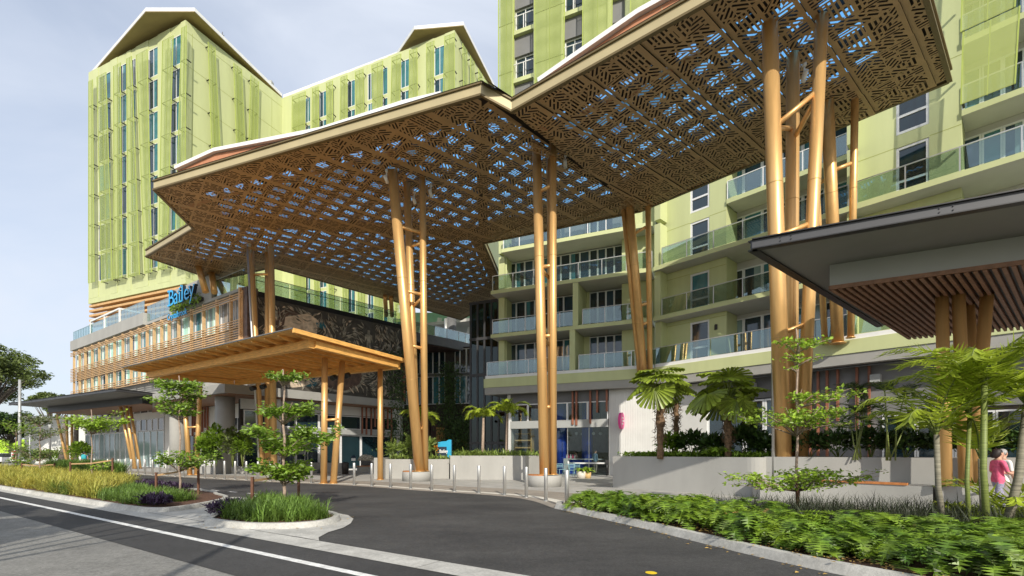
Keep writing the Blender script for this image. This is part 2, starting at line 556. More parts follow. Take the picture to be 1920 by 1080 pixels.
def copy_tree(o, loc=None, rz=None, parent=None):
    c = o.copy()
    COL.objects.link(c)
    if parent is not None:
        c.parent = parent
    if loc is not None:
        c.location = loc
        WL[c.name] = Vector(loc)
    if rz is not None:
        c.rotation_euler = (0, 0, rz)
    for ch in list(o.children):
        copy_tree(ch, parent=c)
    return c

def structure(name, mb, mats):
    return tag(link(name, mb.mesh(name, mats)), kind='structure')

# ---- scattered leaves: one template, many placements, built with numpy
def scatter(name, tv, tf, P, D, U, S, mats, mi=None):
    tv = np.asarray(tv, float); P = np.asarray(P, float)
    D = np.asarray(D, float); U = np.asarray(U, float)
    S = np.asarray(S, float)
    if S.ndim == 1:
        S = np.stack([S, S, S], 1)
    D = D / (np.linalg.norm(D, axis=1, keepdims=True) + 1e-9)
    A = np.cross(D, U); A /= (np.linalg.norm(A, axis=1, keepdims=True) + 1e-9)
    N = np.cross(A, D)
    n, k = len(P), len(tv)
    V = P[:, None, :] + tv[None, :, 0:1] * S[:, None, 0:1] * A[:, None, :] + tv[None, :, 1:2] * S[:, None, 1:2] * D[:, None, :] + tv[None, :, 2:3] * S[:, None, 2:3] * N[:, None, :]
    V = V.reshape(-1, 3)
    tf = np.asarray(tf, int)
    F = (tf[None] + (np.arange(n) * k)[:, None, None]).reshape(-1, tf.shape[1])
    me = bpy.data.meshes.new(name)
    me.vertices.add(len(V)); me.vertices.foreach_set('co', V.astype(np.float32).ravel())
    nv = tf.shape[1]
    me.loops.add(F.size); me.loops.foreach_set('vertex_index', F.astype(np.int32).ravel())
    me.polygons.add(len(F))
    me.polygons.foreach_set('loop_start', (np.arange(len(F)) * nv).astype(np.int32))
    me.polygons.foreach_set('loop_total', np.full(len(F), nv, np.int32))
    for mm in mats:
        me.materials.append(M[mm])
    if mi is not None:
        me.polygons.foreach_set('material_index', np.repeat(np.asarray(mi, np.int32), len(tf)))
    me.update(calc_edges=True)
    return me

LEAF_V = [(0, 0, 0), (0.26, 0.42, 0.07), (0, 1, -0.08), (-0.26, 0.42, 0.07)]
LEAF_F = [(0, 1, 2), (0, 2, 3)]
BLADE_V = [(-0.5, 0, 0), (0.5, 0, 0), (0.42, 0.45, 0.0), (-0.42, 0.45, 0.0), (0.26, 0.8, -0.14), (-0.26, 0.8, -0.14), (0, 1.0, -0.34)]
BLADE_F = [(0, 1, 2), (0, 2, 3), (3, 2, 4), (3, 4, 5), (5, 4, 6)]
PHILO_V, PHILO_F = [(0, 0, 0), (0, 1.0, -0.22)], []
for sd in (1, -1):                                   # a deeply lobed leaf: five fingers a side
    for j in range(5):
        y0 = 0.04 + j * 0.17
        b = len(PHILO_V)
        ln = (0.40, 0.46, 0.44, 0.36, 0.24)[j]
        PHILO_V += [(0, y0, -0.02 * j * j * 0.5), (0, y0 + 0.17, -0.02 * (j + 1) ** 2 * 0.5), (sd * ln, y0 + 0.10 + j * 0.05, 0.05 - 0.02 * j * j * 0.5)]
        PHILO_F.append((b, b + 2, b + 1) if sd > 0 else (b, b + 1, b + 2))
b = len(PHILO_V)
PHILO_V += [(0.07, 0.86, -0.15), (-0.07, 0.86, -0.15), (0, 1.12, -0.28)]
PHILO_F.append((b, b + 2, b + 1))

def unit(n, zmin=-1.0):
    v = nr.normal(size=(n, 3))
    v /= np.linalg.norm(v, axis=1, keepdims=True)
    if zmin > -1:
        v[:, 2] = np.where(v[:, 2] < zmin, -v[:, 2], v[:, 2])
    return v

def inside(poly, pts):
    x, y = pts[:, 0], pts[:, 1]
    r = np.zeros(len(pts), bool)
    n = len(poly)
    for i in range(n):
        x1, y1 = poly[i][0], poly[i][1]
        x2, y2 = poly[(i + 1) % n][0], poly[(i + 1) % n][1]
        c = ((y1 > y) != (y2 > y)) & (x < (x2 - x1) * (y - y1) / (y2 - y1 + 1e-12) + x1)
        r ^= c
    return r

def sample(poly, n):
    a = np.array([(p[0], p[1]) for p in poly])
    lo, hi = a.min(0), a.max(0)
    out = np.zeros((0, 2))
    while len(out) < n:
        q = lo + (hi - lo) * nr.random((n * 2, 2))
        out = np.vstack([out, q[inside(poly, q)]])
    return out[:n]

def area(poly):
    n = len(poly)
    return abs(sum(poly[i][0] * poly[(i + 1) % n][1] - poly[(i + 1) % n][0] * poly[i][1] for i in range(n))) / 2

ORD = ['first', 'second', 'third', 'fourth', 'fifth', 'sixth', 'seventh', 'eighth', 'ninth', 'tenth', 'eleventh', 'twelfth',
       'thirteenth', 'fourteenth', 'fifteenth', 'sixteenth', 'seventeenth', 'eighteenth', 'nineteenth', 'twentieth',
       'twenty-first', 'twenty-second', 'twenty-third', 'twenty-fourth', 'twenty-fifth', 'twenty-sixth', 'twenty-seventh',
       'twenty-eighth', 'twenty-ninth', 'thirtieth', 'thirty-first', 'thirty-second']

# ================================================================ THE GROUND
def rq(t, q, z=0.0):
    """road coordinates: t along the road towards the viewer's right, q across it"""
    return Vector((0.832 * t + 0.555 * q, -0.555 * t + 0.832 * q, z))

def sheet(name, poly, z, m):
    mb = MB()
    ar = sum(poly[i][0] * poly[(i + 1) % len(poly)][1] - poly[(i + 1) % len(poly)][0] * poly[i][1] for i in range(len(poly)))
    if ar < 0:
        poly = list(reversed(poly))
    mb.face([(p[0], p[1], z) for p in poly])
    return structure(name, mb, [m])

def rpoly(l):
    return [rq(*p) for p in l]

def smooth_line(pts, n=8):
    """Catmull-Rom through plan points"""
    out = []
    P = [Vector((p[0], p[1])) for p in pts]
    for i in range(len(P) - 1):
        p0, p1, p2, p3 = P[max(i - 1, 0)], P[i], P[i + 1], P[min(i + 2, len(P) - 1)]
        for k in range(n):
            t = k / n
            out.append(0.5 * ((2 * p1) + (p2 - p0) * t + (2 * p0 - 5 * p1 + 4 * p2 - p3) * t * t + (3 * p1 - p0 - 3 * p2 + p3) * t ** 3))
    out.append(P[-1])
    return out

def offset_line(L, d):
    """plan polyline moved d to its left"""
    out = []
    for i, p in enumerate(L):
        t = (L[min(i + 1, len(L) - 1)] - L[max(i - 1, 0)]).normalized()
        out.append(p + Vector((-t.y, t.x)) * d)
    return out

sheet('ground', [(-4000, -4000), (4000, -4000), (4000, 4000), (-4000, 4000)], -0.03, 'soil_ground')
sheet('road', rpoly([(-300, -4.6), (60, -4.6), (60, 3.22), (-300, 3.22)]), 0.0, 'asphalt_old')
sheet('road_resurfaced_strip', rpoly([(-300, 3.22), (60, 3.22), (60, 4.8), (-300, 4.8)]), 0.004, 'asphalt_new')
sheet('edge_line', rpoly([(-300, 4.09), (60, 4.09), (60, 4.22), (-300, 4.22)]), 0.008, 'road_paint')
mb = MB()                                        # gutter cast in bays with open joints
t = -120.0
while t < 12:
    mb.face([rq(t + 0.006, 4.8, 0.010), rq(t + 2.394, 4.8, 0.010), rq(t + 2.394, 5.3, 0.010), rq(t + 0.006, 5.3, 0.010)])
    t += 2.4
structure('gutter', mb, ['kerb_concrete'])

# far edge of the driveway, left to right, then the kerb of the planting bed
EDGE = smooth_line([(-62, 56), (-32.8, 38.2), (-24, 32.6), (-14, 26.4), (-8.26, 23.4), (-4.0, 20.2), (0.0, 17.1), (1.2, 13.75)], 8)
BEDK = smooth_line([(1.2, 13.75), (1.9, 12.1), (2.75, 10.1), (3.85, 7.15), (4.7, 5.6), (5.9, 3.9), (7.6, 2.2), (9.6, 0.6)], 6)
far = EDGE + BEDK[1:]
drive = [rq(-90, 5.3)] + [rq(9.5, 5.3)] + list(reversed(far))
sheet('driveway', drive, 0.004, 'asphalt_drive')
sheet('pavement', far + [Vector((60, -10)), Vector((60, 90)), Vector((-90, 90))], 0.006, 'paver_grey')

def strip(name, L, d0, d1, z, m):
    a, b = offset_line(L, d0), offset_line(L, d1)
    mb = MB()
    for i in range(len(L) - 1):
        mb.face([(a[i].x, a[i].y, z), (a[i + 1].x, a[i + 1].y, z), (b[i + 1].x, b[i + 1].y, z), (b[i].x, b[i].y, z)])
    return structure(name, mb, [m])
strip('flush_kerb', EDGE, 0.0, 0.55, 0.012, 'paver_tan')
strip('pale_paving_strip', EDGE, 0.55, 0.95, 0.013, 'pale_strip')
strip('tan_paving', EDGE, 0.95, 2.9, 0.012, 'paver_tan')

# parking bay dashes and bars on the driveway
mb = MB()
for i in range(16):
    t = -41.0 + i * 1.47
    mb.face([rq(t, 9.88, 0.010), rq(t + 0.62, 9.88, 0.010), rq(t + 0.62, 10.0, 0.010), rq(t, 10.0, 0.010)])
for q0, t0, t1 in ((9.35, -17.6, -16.2), (8.75, -17.5, -15.9)):
    mb.face([rq(t0, q0, 0.010), rq(t1, q0 + 0.05, 0.010), rq(t1, q0 + 0.17, 0.010), rq(t0, q0 + 0.12, 0.010)])
structure('bay_markings', mb, ['road_paint'])
c = gz(1221, 1075)
mb = MB(); mb.face([(c.x + 0.075 * math.cos(k * math.pi / 12), c.y + 0.085 * math.sin(k * math.pi / 12), 0.009) for k in range(24)])
structure('survey_mark', mb, ['yellow_paint'])

# concrete crossing and apron round the small island
sheet('crossing_slab', rpoly([(-16.4, 5.3), (-9.0, 5.3), (-8.3, 5.32), (-7.7, 5.3), (-8.0, 5.5), (-8.35, 5.95), (-8.6, 6.5), (-9.0, 7.0), (-9.55, 7.5), (-10.2, 7.85), (-11.0, 8.0),
                              (-14.0, 8.25), (-15.4, 8.6), (-17.6, 8.9), (-18.2, 8.3)]), 0.016, 'kerb_concrete')

ISL = smooth_line([rq(-11.65, 5.12), rq(-10.3, 5.22), rq(-9.45, 5.7), rq(-9.15, 6.4), rq(-9.5, 7.1), rq(-10.4, 7.6), rq(-12.5, 7.85), rq(-15.0, 8.0), rq(-13.6, 6.7), rq(-12.3, 5.6), rq(-11.65, 5.12)], 5)[:-1]
ISL2 = smooth_line([rq(-62, 5.12), rq(-40, 5.12), rq(-20, 5.12), rq(-16.0, 5.14), rq(-15.0, 5.35), rq(-14.75, 5.8), rq(-15.3, 6.8), rq(-16.6, 8.1), rq(-18.5, 8.7), rq(-22, 9.25), rq(-40, 9.4), rq(-62, 9.5)], 4)

def inset_poly(P, d):
    n = len(P)
    ar = sum(P[i].x * P[(i + 1) % n].y - P[(i + 1) % n].x * P[i].y for i in range(n))
    s = 1 if ar > 0 else -1
    out = []
    for i in range(n):
        t = (P[(i + 1) % n] - P[i - 1]).normalized()
        out.append(P[i] + Vector((-t.y, t.x)) * d * s)
    return out

def kerb_ring(name, P, m='kerb_concrete', w=0.17, h=0.13):
    A, B_, C_ = P, inset_poly(P, 0.05), inset_poly(P, w)
    mb = MB()
    n = len(P)
    for i in range(n):
        j = (i + 1) % n
        mb.face([(A[i].x, A[i].y, 0), (A[j].x, A[j].y, 0), (B_[j].x, B_[j].y, h), (B_[i].x, B_[i].y, h)])
        mb.face([(B_[i].x, B_[i].y, h), (B_[j].x, B_[j].y, h), (C_[j].x, C_[j].y, h), (C_[i].x, C_[i].y, h)])
        mb.face([(C_[i].x, C_[i].y, h), (C_[j].x, C_[j].y, h), (C_[j].x, C_[j].y, 0), (C_[i].x, C_[i].y, 0)])
    k = structure(name, mb, [m])
    C2 = inset_poly(P, w - 0.01)
    sheet(name.replace('kerb', 'soil'), C2, 0.09, 'mulch')
    return C_
BED1 = kerb_ring('island_kerb', ISL)
BED2 = kerb_ring('long_island_kerb', ISL2)
BEDP = BEDK + [Vector((22, 0.6)), Vector((22, 6.0)), Vector((15.0, 9.8)), Vector((11.5, 11.55)), Vector((7.0, 13.1)), Vector((3.6, 14.2)), Vector((1.75, 14.75)), Vector((1.3, 14.4))]
BED3 = kerb_ring('bed_kerb', BEDP, w=0.20, h=0.14)

# ================================================================ BUILDINGS
WINC = {}
def window(parent, f, s, d, z, w, h, kind='pane_dark', mull=1, bar=0.06, trans=None, curtain=None):
    """window whose frame sits on the facade line at depth d; s,z = lower left corner"""
    key = (round(w, 2), round(h, 2), kind, mull, bar, trans, curtain)
    if key not in WINC:
        mb = MB()
        mb.fbox(0, bar, 0, 0.09, 0, h); mb.fbox(w - bar, w, 0, 0.09, 0, h)
        mb.fbox(bar, w - bar, 0, 0.09, 0, bar); mb.fbox(bar, w - bar, 0, 0.09, h - bar, h)
        for i in range(1, mull):
            x = w * i / mull
            mb.fbox(x - bar * 0.4, x + bar * 0.4, 0, 0.08, bar, h - bar)
        if trans:
            mb.fbox(bar, w - bar, 0.002, 0.082, h * trans - bar * 0.5, h * trans + bar * 0.5)
        pb = MB(); pb.fbox(bar * 0.5, w - bar * 0.5, 0.012, 0.03, bar * 0.5, h - bar * 0.5)
        cb = None
        if curtain:
            cb = MB(); cb.fbox(w * curtain[0], w * curtain[1], 0.0305, 0.034, bar, h - bar)
        WINC[key] = (mb.mesh('window', ['frame_white']), pb.mesh('pane', [kind]), cb.mesh('curtain', [curtain[2]]) if cb else None)
    fm, pm, cm = WINC[key]
    o = link('window', fm, parent, f.P(s, d, z), f.rz)
    link('pane', pm, o, local=True)
    if cm:
        link('curtain', cm, o, local=True)
    return o

def fpart(name, mb, mats, parent, f):
    """part in the coordinates of a facade"""
    return part(name, mb, mats, parent, Vector((f.o.x, f.o.y, 0)), f.rz)

# ---------------------------------------------------------------- left hotel tower
TS = 1.13
def zpod(z): return 1.6 + (z - 1.6) * TS
TA = Fac((-29.9 * TS, 44.3 * TS), -66.7)                 # its broad face; s = 0 at the corner, negative to the left
TR = Fac((-29.9 * TS, 44.3 * TS), 23.3); TR.u = Vector((0.395, 0.918)); TR.n = Vector((0.918, -0.395)); TR.rz = math.atan2(0.918, 0.395)
TB = Fac((-25.68 * TS, 54.1 * TS), -66.7)                # the set-back wing
tower = thing('hotel_tower', 'tall lime green hotel tower with flat angular white edged roof and mesh screens', 'building', (-40, 54, 0))
ZT, ZB = 1.6 + 39.6 * TS, 1.6 + 16.0 * TS
sA0 = TA.s(166)
ROW = 3.05 * TS
rows = [(ZT - 1.15 - ROW * (i + 1) + 0.42, ZT - 1.15 - ROW * i) for i in range(7)]
def curtain(parent, f, s0, s1, z0, z1, cols, rws, kinds, lime='lime', back=0.32):
    mb = MB()
    x = s0
    for a, b_ in cols:
        if a > x: mb.fbox(x, a, -0.3, 0, z0, z1)
        x = b_
    if x < s1: mb.fbox(x, s1, -0.3, 0, z0, z1)
    for a, b_ in cols:
        zz = z1
        for r0, r1 in rws:
            if zz - r1 > 0.01: mb.fbox(a, b_, -0.3, -0.05, r1, zz)
            zz = r0
        if zz > z0: mb.fbox(a, b_, -0.3, -0.05, z0, zz)
    mb.fbox(s0 + 0.01, s1 - 0.01, -back - 0.05, -0.31, z0, z1)
    fpart('facade_wall', mb, [lime], parent, f)
    k = 0
    for a, b_ in cols:
        for r0, r1 in rws:
            kd = kinds[k % len(kinds)]; k += 1
            cu = None
            if b_ - a > 0.7 and k % 3:
                cu = ((0.08, 0.42, 'pane_teal'), (0.55, 0.93, 'pane_teal'), (0.52, 0.78, 'pane_teal'))[k % 3]
            window(parent, f, a, -0.14, r0, b_ - a, r1 - r0, kd, mull=2 if b_ - a > 0.75 else 1, curtain=cu)

cA = [(TA.s(a), TA.s(b_)) for a, b_ in ((184, 207), (220, 237), (245, 254), (278, 295.5), (319, 339))]
curtain(tower, TA, sA0, 0.0, ZB, ZT, cA, rows, ['pane_dark', 'pane_blue', 'pane_dark', 'pane_teal', 'pane_blue'])
sR1 = 10.75 * TS
mb = MB(); mb.fbox(0.31, sR1, -0.3, 0, ZB, ZT)
fpart('side_wall', mb, ['lime'], tower, TR)
mb = MB()                                        # recessed joints read as thin dark lines
for i in range(8):
    z = ZT - 1.15 - ROW * i
    mb.fbox(0.0, sR1, 0.001, 0.012, z - 0.02, z + 0.02)
for s in (0.7, 10.5):
    mb.fbox(s - 0.02, s + 0.02, 0.0012, 0.011, ZB, ZT - 0.9)
fpart('panel_joints', mb, ['lime_dark'], tower, TR)
sB1 = TB.s(852)
rowsB = [(ZT - 1.1 - ROW * (i + 1) + 0.40, ZT - 1.1 - ROW * i) for i in range(9)]
cB = [(TB.s(a), TB.s(b_)) for a, b_ in ((572, 581.5), (598.5, 612), (651, 665.5), (689, 700), (717, 726.5), (751, 767.5), (814, 834))]
sBm = TB.s(742)
curtain(tower, TB, -0.6, sBm, 10.0, ZT, cB[:5], rowsB, ['pane_teal', 'pane_blue', 'pane_dark', 'pane_blue'])
curtain(tower, TB, sBm, sB1, 18.2, ZT, cB[5:], rowsB[:8], ['pane_teal', 'pane_blue', 'pane_dark', 'pane_blue'])
TBR = Fac((0, 0), 0); TBR.o = Vector(TB.P(sB1).xy); TBR.u = TR.u; TBR.n = TR.n; TBR.rz = TR.rz
mb = MB(); mb.fbox(0.31, 18, -0.3, 0, 18.2, ZT)
fpart('end_wall', mb, ['lime'], tower, TBR)
mb = MB(); mb.prism([TA.P(sA0 + 0.2, -0.4), TA.P(-0.4, -0.4), TR.P(sR1, -0.4), TA.P(sA0 + .2, -11)], ZB - 0.02, ZT - 0.1)
part('core', mb, ['lime'], tower)
mb = MB()
mb.prism([TA.P(sA0, 0.02), TA.P(0.02, 0.02), TR.P(sR1, 0.02), TA.P(sA0, -10)], ZB - 0.62, ZB - 0.03)
part('base_band', mb, ['lime'], tower)

# angular roofs: white edge, olive soffit
def roof(name, poly, z):
    mb = MB()
    mb.prism(poly, z + 0.06, z + 0.42, 0)
    o = part(name, mb, ['white'], tower)
    mb = MB(); mb.prism(inset_poly([Vector((p[0], p[1])) for p in poly], 0.03), z, z + 0.055, 0)
    sub('soffit', mb, ['soffit_olive'], o)
a_ = [at(px, py, 40.0 * TS * FPX / (CY - py)).xy for px, py in ((166, 146), (273, 22), (365, 22), (529, 182))]
roof('roof', [a_[0], a_[1], a_[2], a_[3], TR.P(14.5, -4).xy, TA.P(sA0, -10).xy], 1.6 + 40 * TS)
b__ = [at(px, py, 40.0 * TS * FPX / (CY - py)).xy for px, py in ((531, 184), (744, 104), (777, 56), (869, 48), (931, 172))]
roof('roof', [b__[0], b__[1], b__[2], b__[3], b__[4], TB.P(sB1 - 2, -12).xy, TB.P(0, -8).xy], 1.598 + 40 * TS)
mb = MB(); q = TR.P(3.8, 0.2, ZT + .8); mb.tube([q, q + Vector((0.1, 0, 0.9))], 0.04, 6); mb.tube([q + Vector((-0.25, 0, 0.5)), q + Vector((0.3, 0, 0.55))], 0.03, 6)
part('roof_aerial', mb, ['mid_grey'], tower)
mb = MB(); q = TR.P(10.7, -0.5, ZT + .8); mb.box(q.x - .3, q.x + .3, q.y - .3, q.y + .3, ZT + .8, ZT + 1.25); part('roof_vent', mb, ['box_grey'], tower)

# leaning strips of perforated screen held off the wall on brackets
def screen(parent, f, a0, a1, za, b0, b1, zb, d=0.55, lvls=(), m='screen', close=False):
    mb = MB()
    t = 0.03
    pts = [(a0, za), (a1, za), (b1, zb), (b0, zb)]
    fr = [(s, -d - t, z) for s, z in pts]; bk = [(s, -d, z) for s, z in pts]
    mb.face([fr[3], fr[2], fr[1], fr[0]])
    for i in range(4):
        j = (i + 1) % 4
        mb.face([fr[i], fr[j], bk[j], bk[i]])
    o = fpart('mesh_screen', mb, [m], parent, f)
    mb = MB()
    for (s0, z0), (s1, z1) in ((pts[0], pts[3]), (pts[1], pts[2])):
        mb.beam((s0, -d - 0.015, z0), (s1, -d - 0.015, z1), 0.05, 0.06, 0, (0, 1, 0))
    sm = ((a0 + a1) / 2, (b0 + b1) / 2)
    mb.beam((sm[0], -d + .03, za), (sm[1], -d + .03, zb), 0.04, 0.05, 0, (0, 1, 0))
    mb2 = MB()
    for z in lvls:
        if z > za or z < zb: continue
        k = (za - z) / (za - zb)
        l, r_ = a0 + (b0 - a0) * k, a1 + (b1 - a1) * k
        mb2.beam((l, -d + .03, z), (r_, -d + .03, z), 0.04, 0.04)
        for s in (l + .06, r_ - .06):
            mb2.fbox(s - 0.04, s + 0.04, 0.0, d - 0.02, z - 0.06, z + 0.02)
    o2 = sub('screen_frame', mb, ['lime_edge'], o, world=False)
    if mb2.v: sub('bracket', mb2, ['black'], o, world=False)['kind'] = 'stuff'
    return o
lv = [ZT - 1.25 - ROW * i for i in range(9)]
for tA, tB, yt, bA, bB, yb in ((166.5, 174, 151, 166, 177, 530), (182, 199, 140, 191, 211, 528), (213, 226, 121, 214, 229, 522), (237.5, 247, 108, 241, 262, 518),
                               (256, 276, 98, 272, 285, 512), (305, 325, 72, 297, 313, 506), (341, 349.5, 50, 327, 346, 503)):
    d = 0.55
    screen(tower, TA, TA.s(tA, d), TA.s(tB, d), TA.z((tA + tB) / 2, yt, d), TA.s(bA, d), TA.s(bB, d), max(TA.z((bA + bB) / 2, yb, d), ZB + 0.1), d, lv)
for tA, tB, yt, bA, bB, yb in ((390, 403, 84, 405, 425, 420), (438, 453, 124, 452, 470, 420), (470, 485, 147, 458, 476, 420)):
    d = 0.5
    screen(tower, TR, TR.s(tA, d), TR.s(tB, d), TR.z((tA + tB) / 2, yt, d), TR.s(bA, d), TR.s(bB, d), ZB + 1.0, d, lv)
for tA, tB, bA, bB in ((548, 573, 547, 570), (586, 597, 584, 599), (612, 624, 614, 624), (639, 651, 636, 652), (666, 681, 669, 684), (697, 718, 701, 715), (735, 752, 731, 748),
                       (768, 782, 766, 784), (800, 814, 802, 812), (834, 852, 829, 853)):
    d = 0.55
    zt = ZT - 0.85
    zm = ZT - 11.0
    screen(tower, TB, TB.s(tA, d), TB.s(tB, d), zt, TB.s(bA, d), TB.s(bB, d), zm, d, lv)
    screen(tower, TB, TB.s(bA, d), TB.s(bB, d), zm - 0.06, TB.s(tA + 6, d), TB.s(tB + 2, d), 16 if tA < 740 else 18.6, d, lv)
for s in (0.9, 2.6, 4.6, 6.2, 8.0):
    screen(tower, TBR, s, s + 0.9, ZT - .9, s + 0.2, s + 1.0, ZT - 9, 0.5, lv)

# timber louvre storey below the tower: stacked blades wrap the corner, dark recess behind
mb = MB()
mb.prism([TA.P(sA0 + 0.6, -1.6), TA.P(-1.6, -1.6), TR.P(sR1 - 1, -1.6), TA.P(sA0 + .6, -9)], zpod(12.2), ZB - 0.63)
part('recess_wall', mb, ['mid_grey'], tower)
for i in range(5):
    z = ZB - 0.80 - i * 0.56
    mb = MB()
    o1 = [TA.P(sA0 + 0.1, 0.0), TA.P(-0.3, 0.0), TR.P(2.6, -0.3)]
    i1 = [TR.P(2.6, -0.85), TA.P(-0.85, -0.55), TA.P(sA0 + 0.1, -0.55)]
    mb.prism([p.xy for p in o1 + i1], z - 0.24, z)
    part('louvre_blade', mb, ['timber_light'], tower)

# ---------------------------------------------------------------- podium building with timber louvres
POD = 1.13                                     # the podium stands behind the pergola
def zp(z): return CAMZ + (z - CAMZ) * POD
PO = Fac((-17.5 * POD, 31.7 * POD), -56.0)
sP0 = PO.s(139)
ART = Fac((-17.5 * POD, 31.7 * POD), 0)
ART.u = Vector((0.669, 0.743)); ART.n = Vector((0.743, -0.669)); ART.rz = math.atan2(0.743, 0.669)
sQ1 = ART.s(755)
podium = thing('podium_building', 'long low podium with timber louvre front and rooftop terrace beside the dark relief wall', 'building', (-30, 42, 0))
ZP0, ZP1 = zp(7.6), zp(12.25)
gz_rows = [(zp(9.95), zp(11.95)), (zp(7.65), zp(9.0))]
pcols = [140, 150.5, 161, 174, 187, 201, 216, 231.5, 247, 262, 277, 290, 304, 318, 336, 360, 383, 408, 434]
mb = MB()
mb.fbox(sP0, -0.02, -0.5, -0.22, ZP0, ZP1)
fpart('facade_wall', mb, ['pane_grey'], podium, PO)
sc_ = [PO.s(p, 0.1) for p in pcols] + [-0.02]
k = 0
for i in range(len(sc_) - 1):
    a, b_ = sc_[i] + 0.10, sc_[i + 1]
    for r0, r1 in gz_rows:
        if i >= len(sc_) - 3 or (r1 < 10.3 and i > 13): kd = 'pane_grey'
        else: kd = ('pane_aqua', 'pane_aqua', 'pane_teal', 'pane_aqua', 'pane_blue', 'pane_aqua')[(i * 5 + int(r0)) % 6]
        cu = ((0.45, 0.92, 'pane_aqua'), None, (0.10, 0.34, 'pane_frost'))[k % 3]; k += 1
        window(podium, PO, a, -0.19, r0, b_ - a - 0.02, r1 - r0, kd, mull=2, bar=0.05, curtain=cu)
for i, s in enumerate(sc_):
    mb = MB()
    zb = ZP0 - 0.2 if i < 12 else (ZP0 + 0.5)
    mb.fbox(s - 0.02, s + 0.16, 0.06, 0.26, zb, ZP1 - 0.12)
    fpart('louvre_fin', mb, ['timber_louvre'], podium, PO)
zs = [ZP1 - 0.32 - i * 0.17 for i in range(3)] + [zp(9.95) - i * 0.18 for i in range(-2, 7)] + [zp(7.75) - i * 0.2 for i in range(-1, 3)]
for z in zs:
    mb = MB(); mb.fbox(sP0 - 0.1, 0.12, 0.262, 0.33, z - 0.035, z + 0.035)
    fpart('louvre_slat', mb, ['timber_louvre'], podium, PO)
mb = MB()
sS = PO.s(268, .3)
mb.fbox(sP0 - 0.25, sS, -9, 0.30, ZP1 + 0.02, ZP1 + 1.15)
mb.fbox(sS, -0.3, -9, 0.05, ZP1 + 0.02, ZP1 + 0.25)
fpart('parapet', mb, ['render_grey'], podium, PO)
mb = MB(); mb.prism([PO.P(sP0, -0.52), PO.P(-0.1, -0.52), ART.P(sQ1, -0.6), ART.P(sQ1, -16), PO.P(sP0, -14)], zp(5.9), ZP1)
part('core', mb, ['render_grey'], podium)
mb = MB(); mb.fbox(-0.0, 0.7, -0.6, 0.2, ZP0 - 0.2, ZP1 + 0.1)
fpart('corner_post', mb, ['art_brown'], podium, PO)
mb = MB(); mb.fbox(-0.2, -0.02, 0.2, 0.38, ZP0 - .2, ZP1 + .1); fpart('louvre_fin', mb, ['timber_louvre'], podium, PO)

# terrace balustrades of clear glass along the podium edge
def rail(parent, f, s0, s1, d, z0, h, step=1.2, post=True, capm='steel', gl='rail_glass', name='balustrade'):
    n = max(1, int(round((s1 - s0) / step)))
    mb = MB(); mb.fbox(s0, s1, d - 0.025, d + 0.025, z0 + h - 0.04, z0 + h)
    if post:
        for i in range(n + 1):
            s = s0 + (s1 - s0) * i / n
            mb.fbox(s - 0.025, s + 0.025, d - 0.022, d + 0.022, z0, z0 + h - 0.041)
    o = fpart(name, mb, [capm], parent, f)
    for i in range(n):
        a, b_ = s0 + (s1 - s0) * i / n, s0 + (s1 - s0) * (i + 1) / n
        mb = MB(); mb.fbox(a + 0.03, b_ - 0.03, d - 0.006, d + 0.006, z0 + 0.06, z0 + h - 0.06)
        sub('glass_panel', mb, [gl], o, world=False)
    return o
rail(podium, PO, sP0 + 0.2, PO.s(171, .1), 0.1, ZP1 + 1.16, 1.1, 0.9, True, 'rail_glass')
rail(podium, PO, PO.s(227, .1), sS - .2, 0.1, ZP1 + 1.16, 1.2, 0.9, False, 'rail_glass')
rail(podium, PO, sS + .1, PO.s(318), 0.0, ZP1 + 0.26, 1.5, 0.9, False)
rail(podium, PO, PO.s(397), -0.4, -0.2, ZP1 + 0.26, 1.5, 0.9, False)
mb = MB()                                        # white framed terrace screen
sF0, sF1 = PO.s(172), PO.s(226)
for k in range(3):
    s = sF0 + (sF1 - sF0) * k / 2
    mb.fbox(s - .07, s + 0.07, 0.0, 0.14, ZP1 + 1.16, ZP1 + 2.55)
mb.fbox(sF0 - .07, sF1 + .07, 0.0, 0.14, ZP1 + 2.56, ZP1 + 2.72)
mb.fbox(sF1 - .07, sF1 + .07, -6, -0.01, ZP1 + 2.56, ZP1 + 2.72)
fpart('terrace_frame', mb, ['white'], podium, PO)
rail(podium, PO, sF0 + .1, sF1 - .1, 0.05, ZP1 + 1.16, 1.15, 1.1, False, 'rail_glass')
mb = MB()                                        # sign wall with planter trough
mb.fbox(PO.s(318), PO.s(397), -0.9, 0.02, ZP1 + 0.24, zp(14.2))
fpart('sign_wall', mb, ['render_grey'], podium, PO)
mb = MB(); q = PO.pl(392, -0.9, ZP1 + 0.26); mb.lathe([(0.45, 0), (0.52, 1.75)], 14, q)
part('planter_drum', mb, ['render_grey'], podium)
mb = MB(); mb.fbox(0.05, sQ1, -0.7, -0.02, zp(12.02), zp(12.36)); fpart('coping', mb, ['black'], podium, ART)
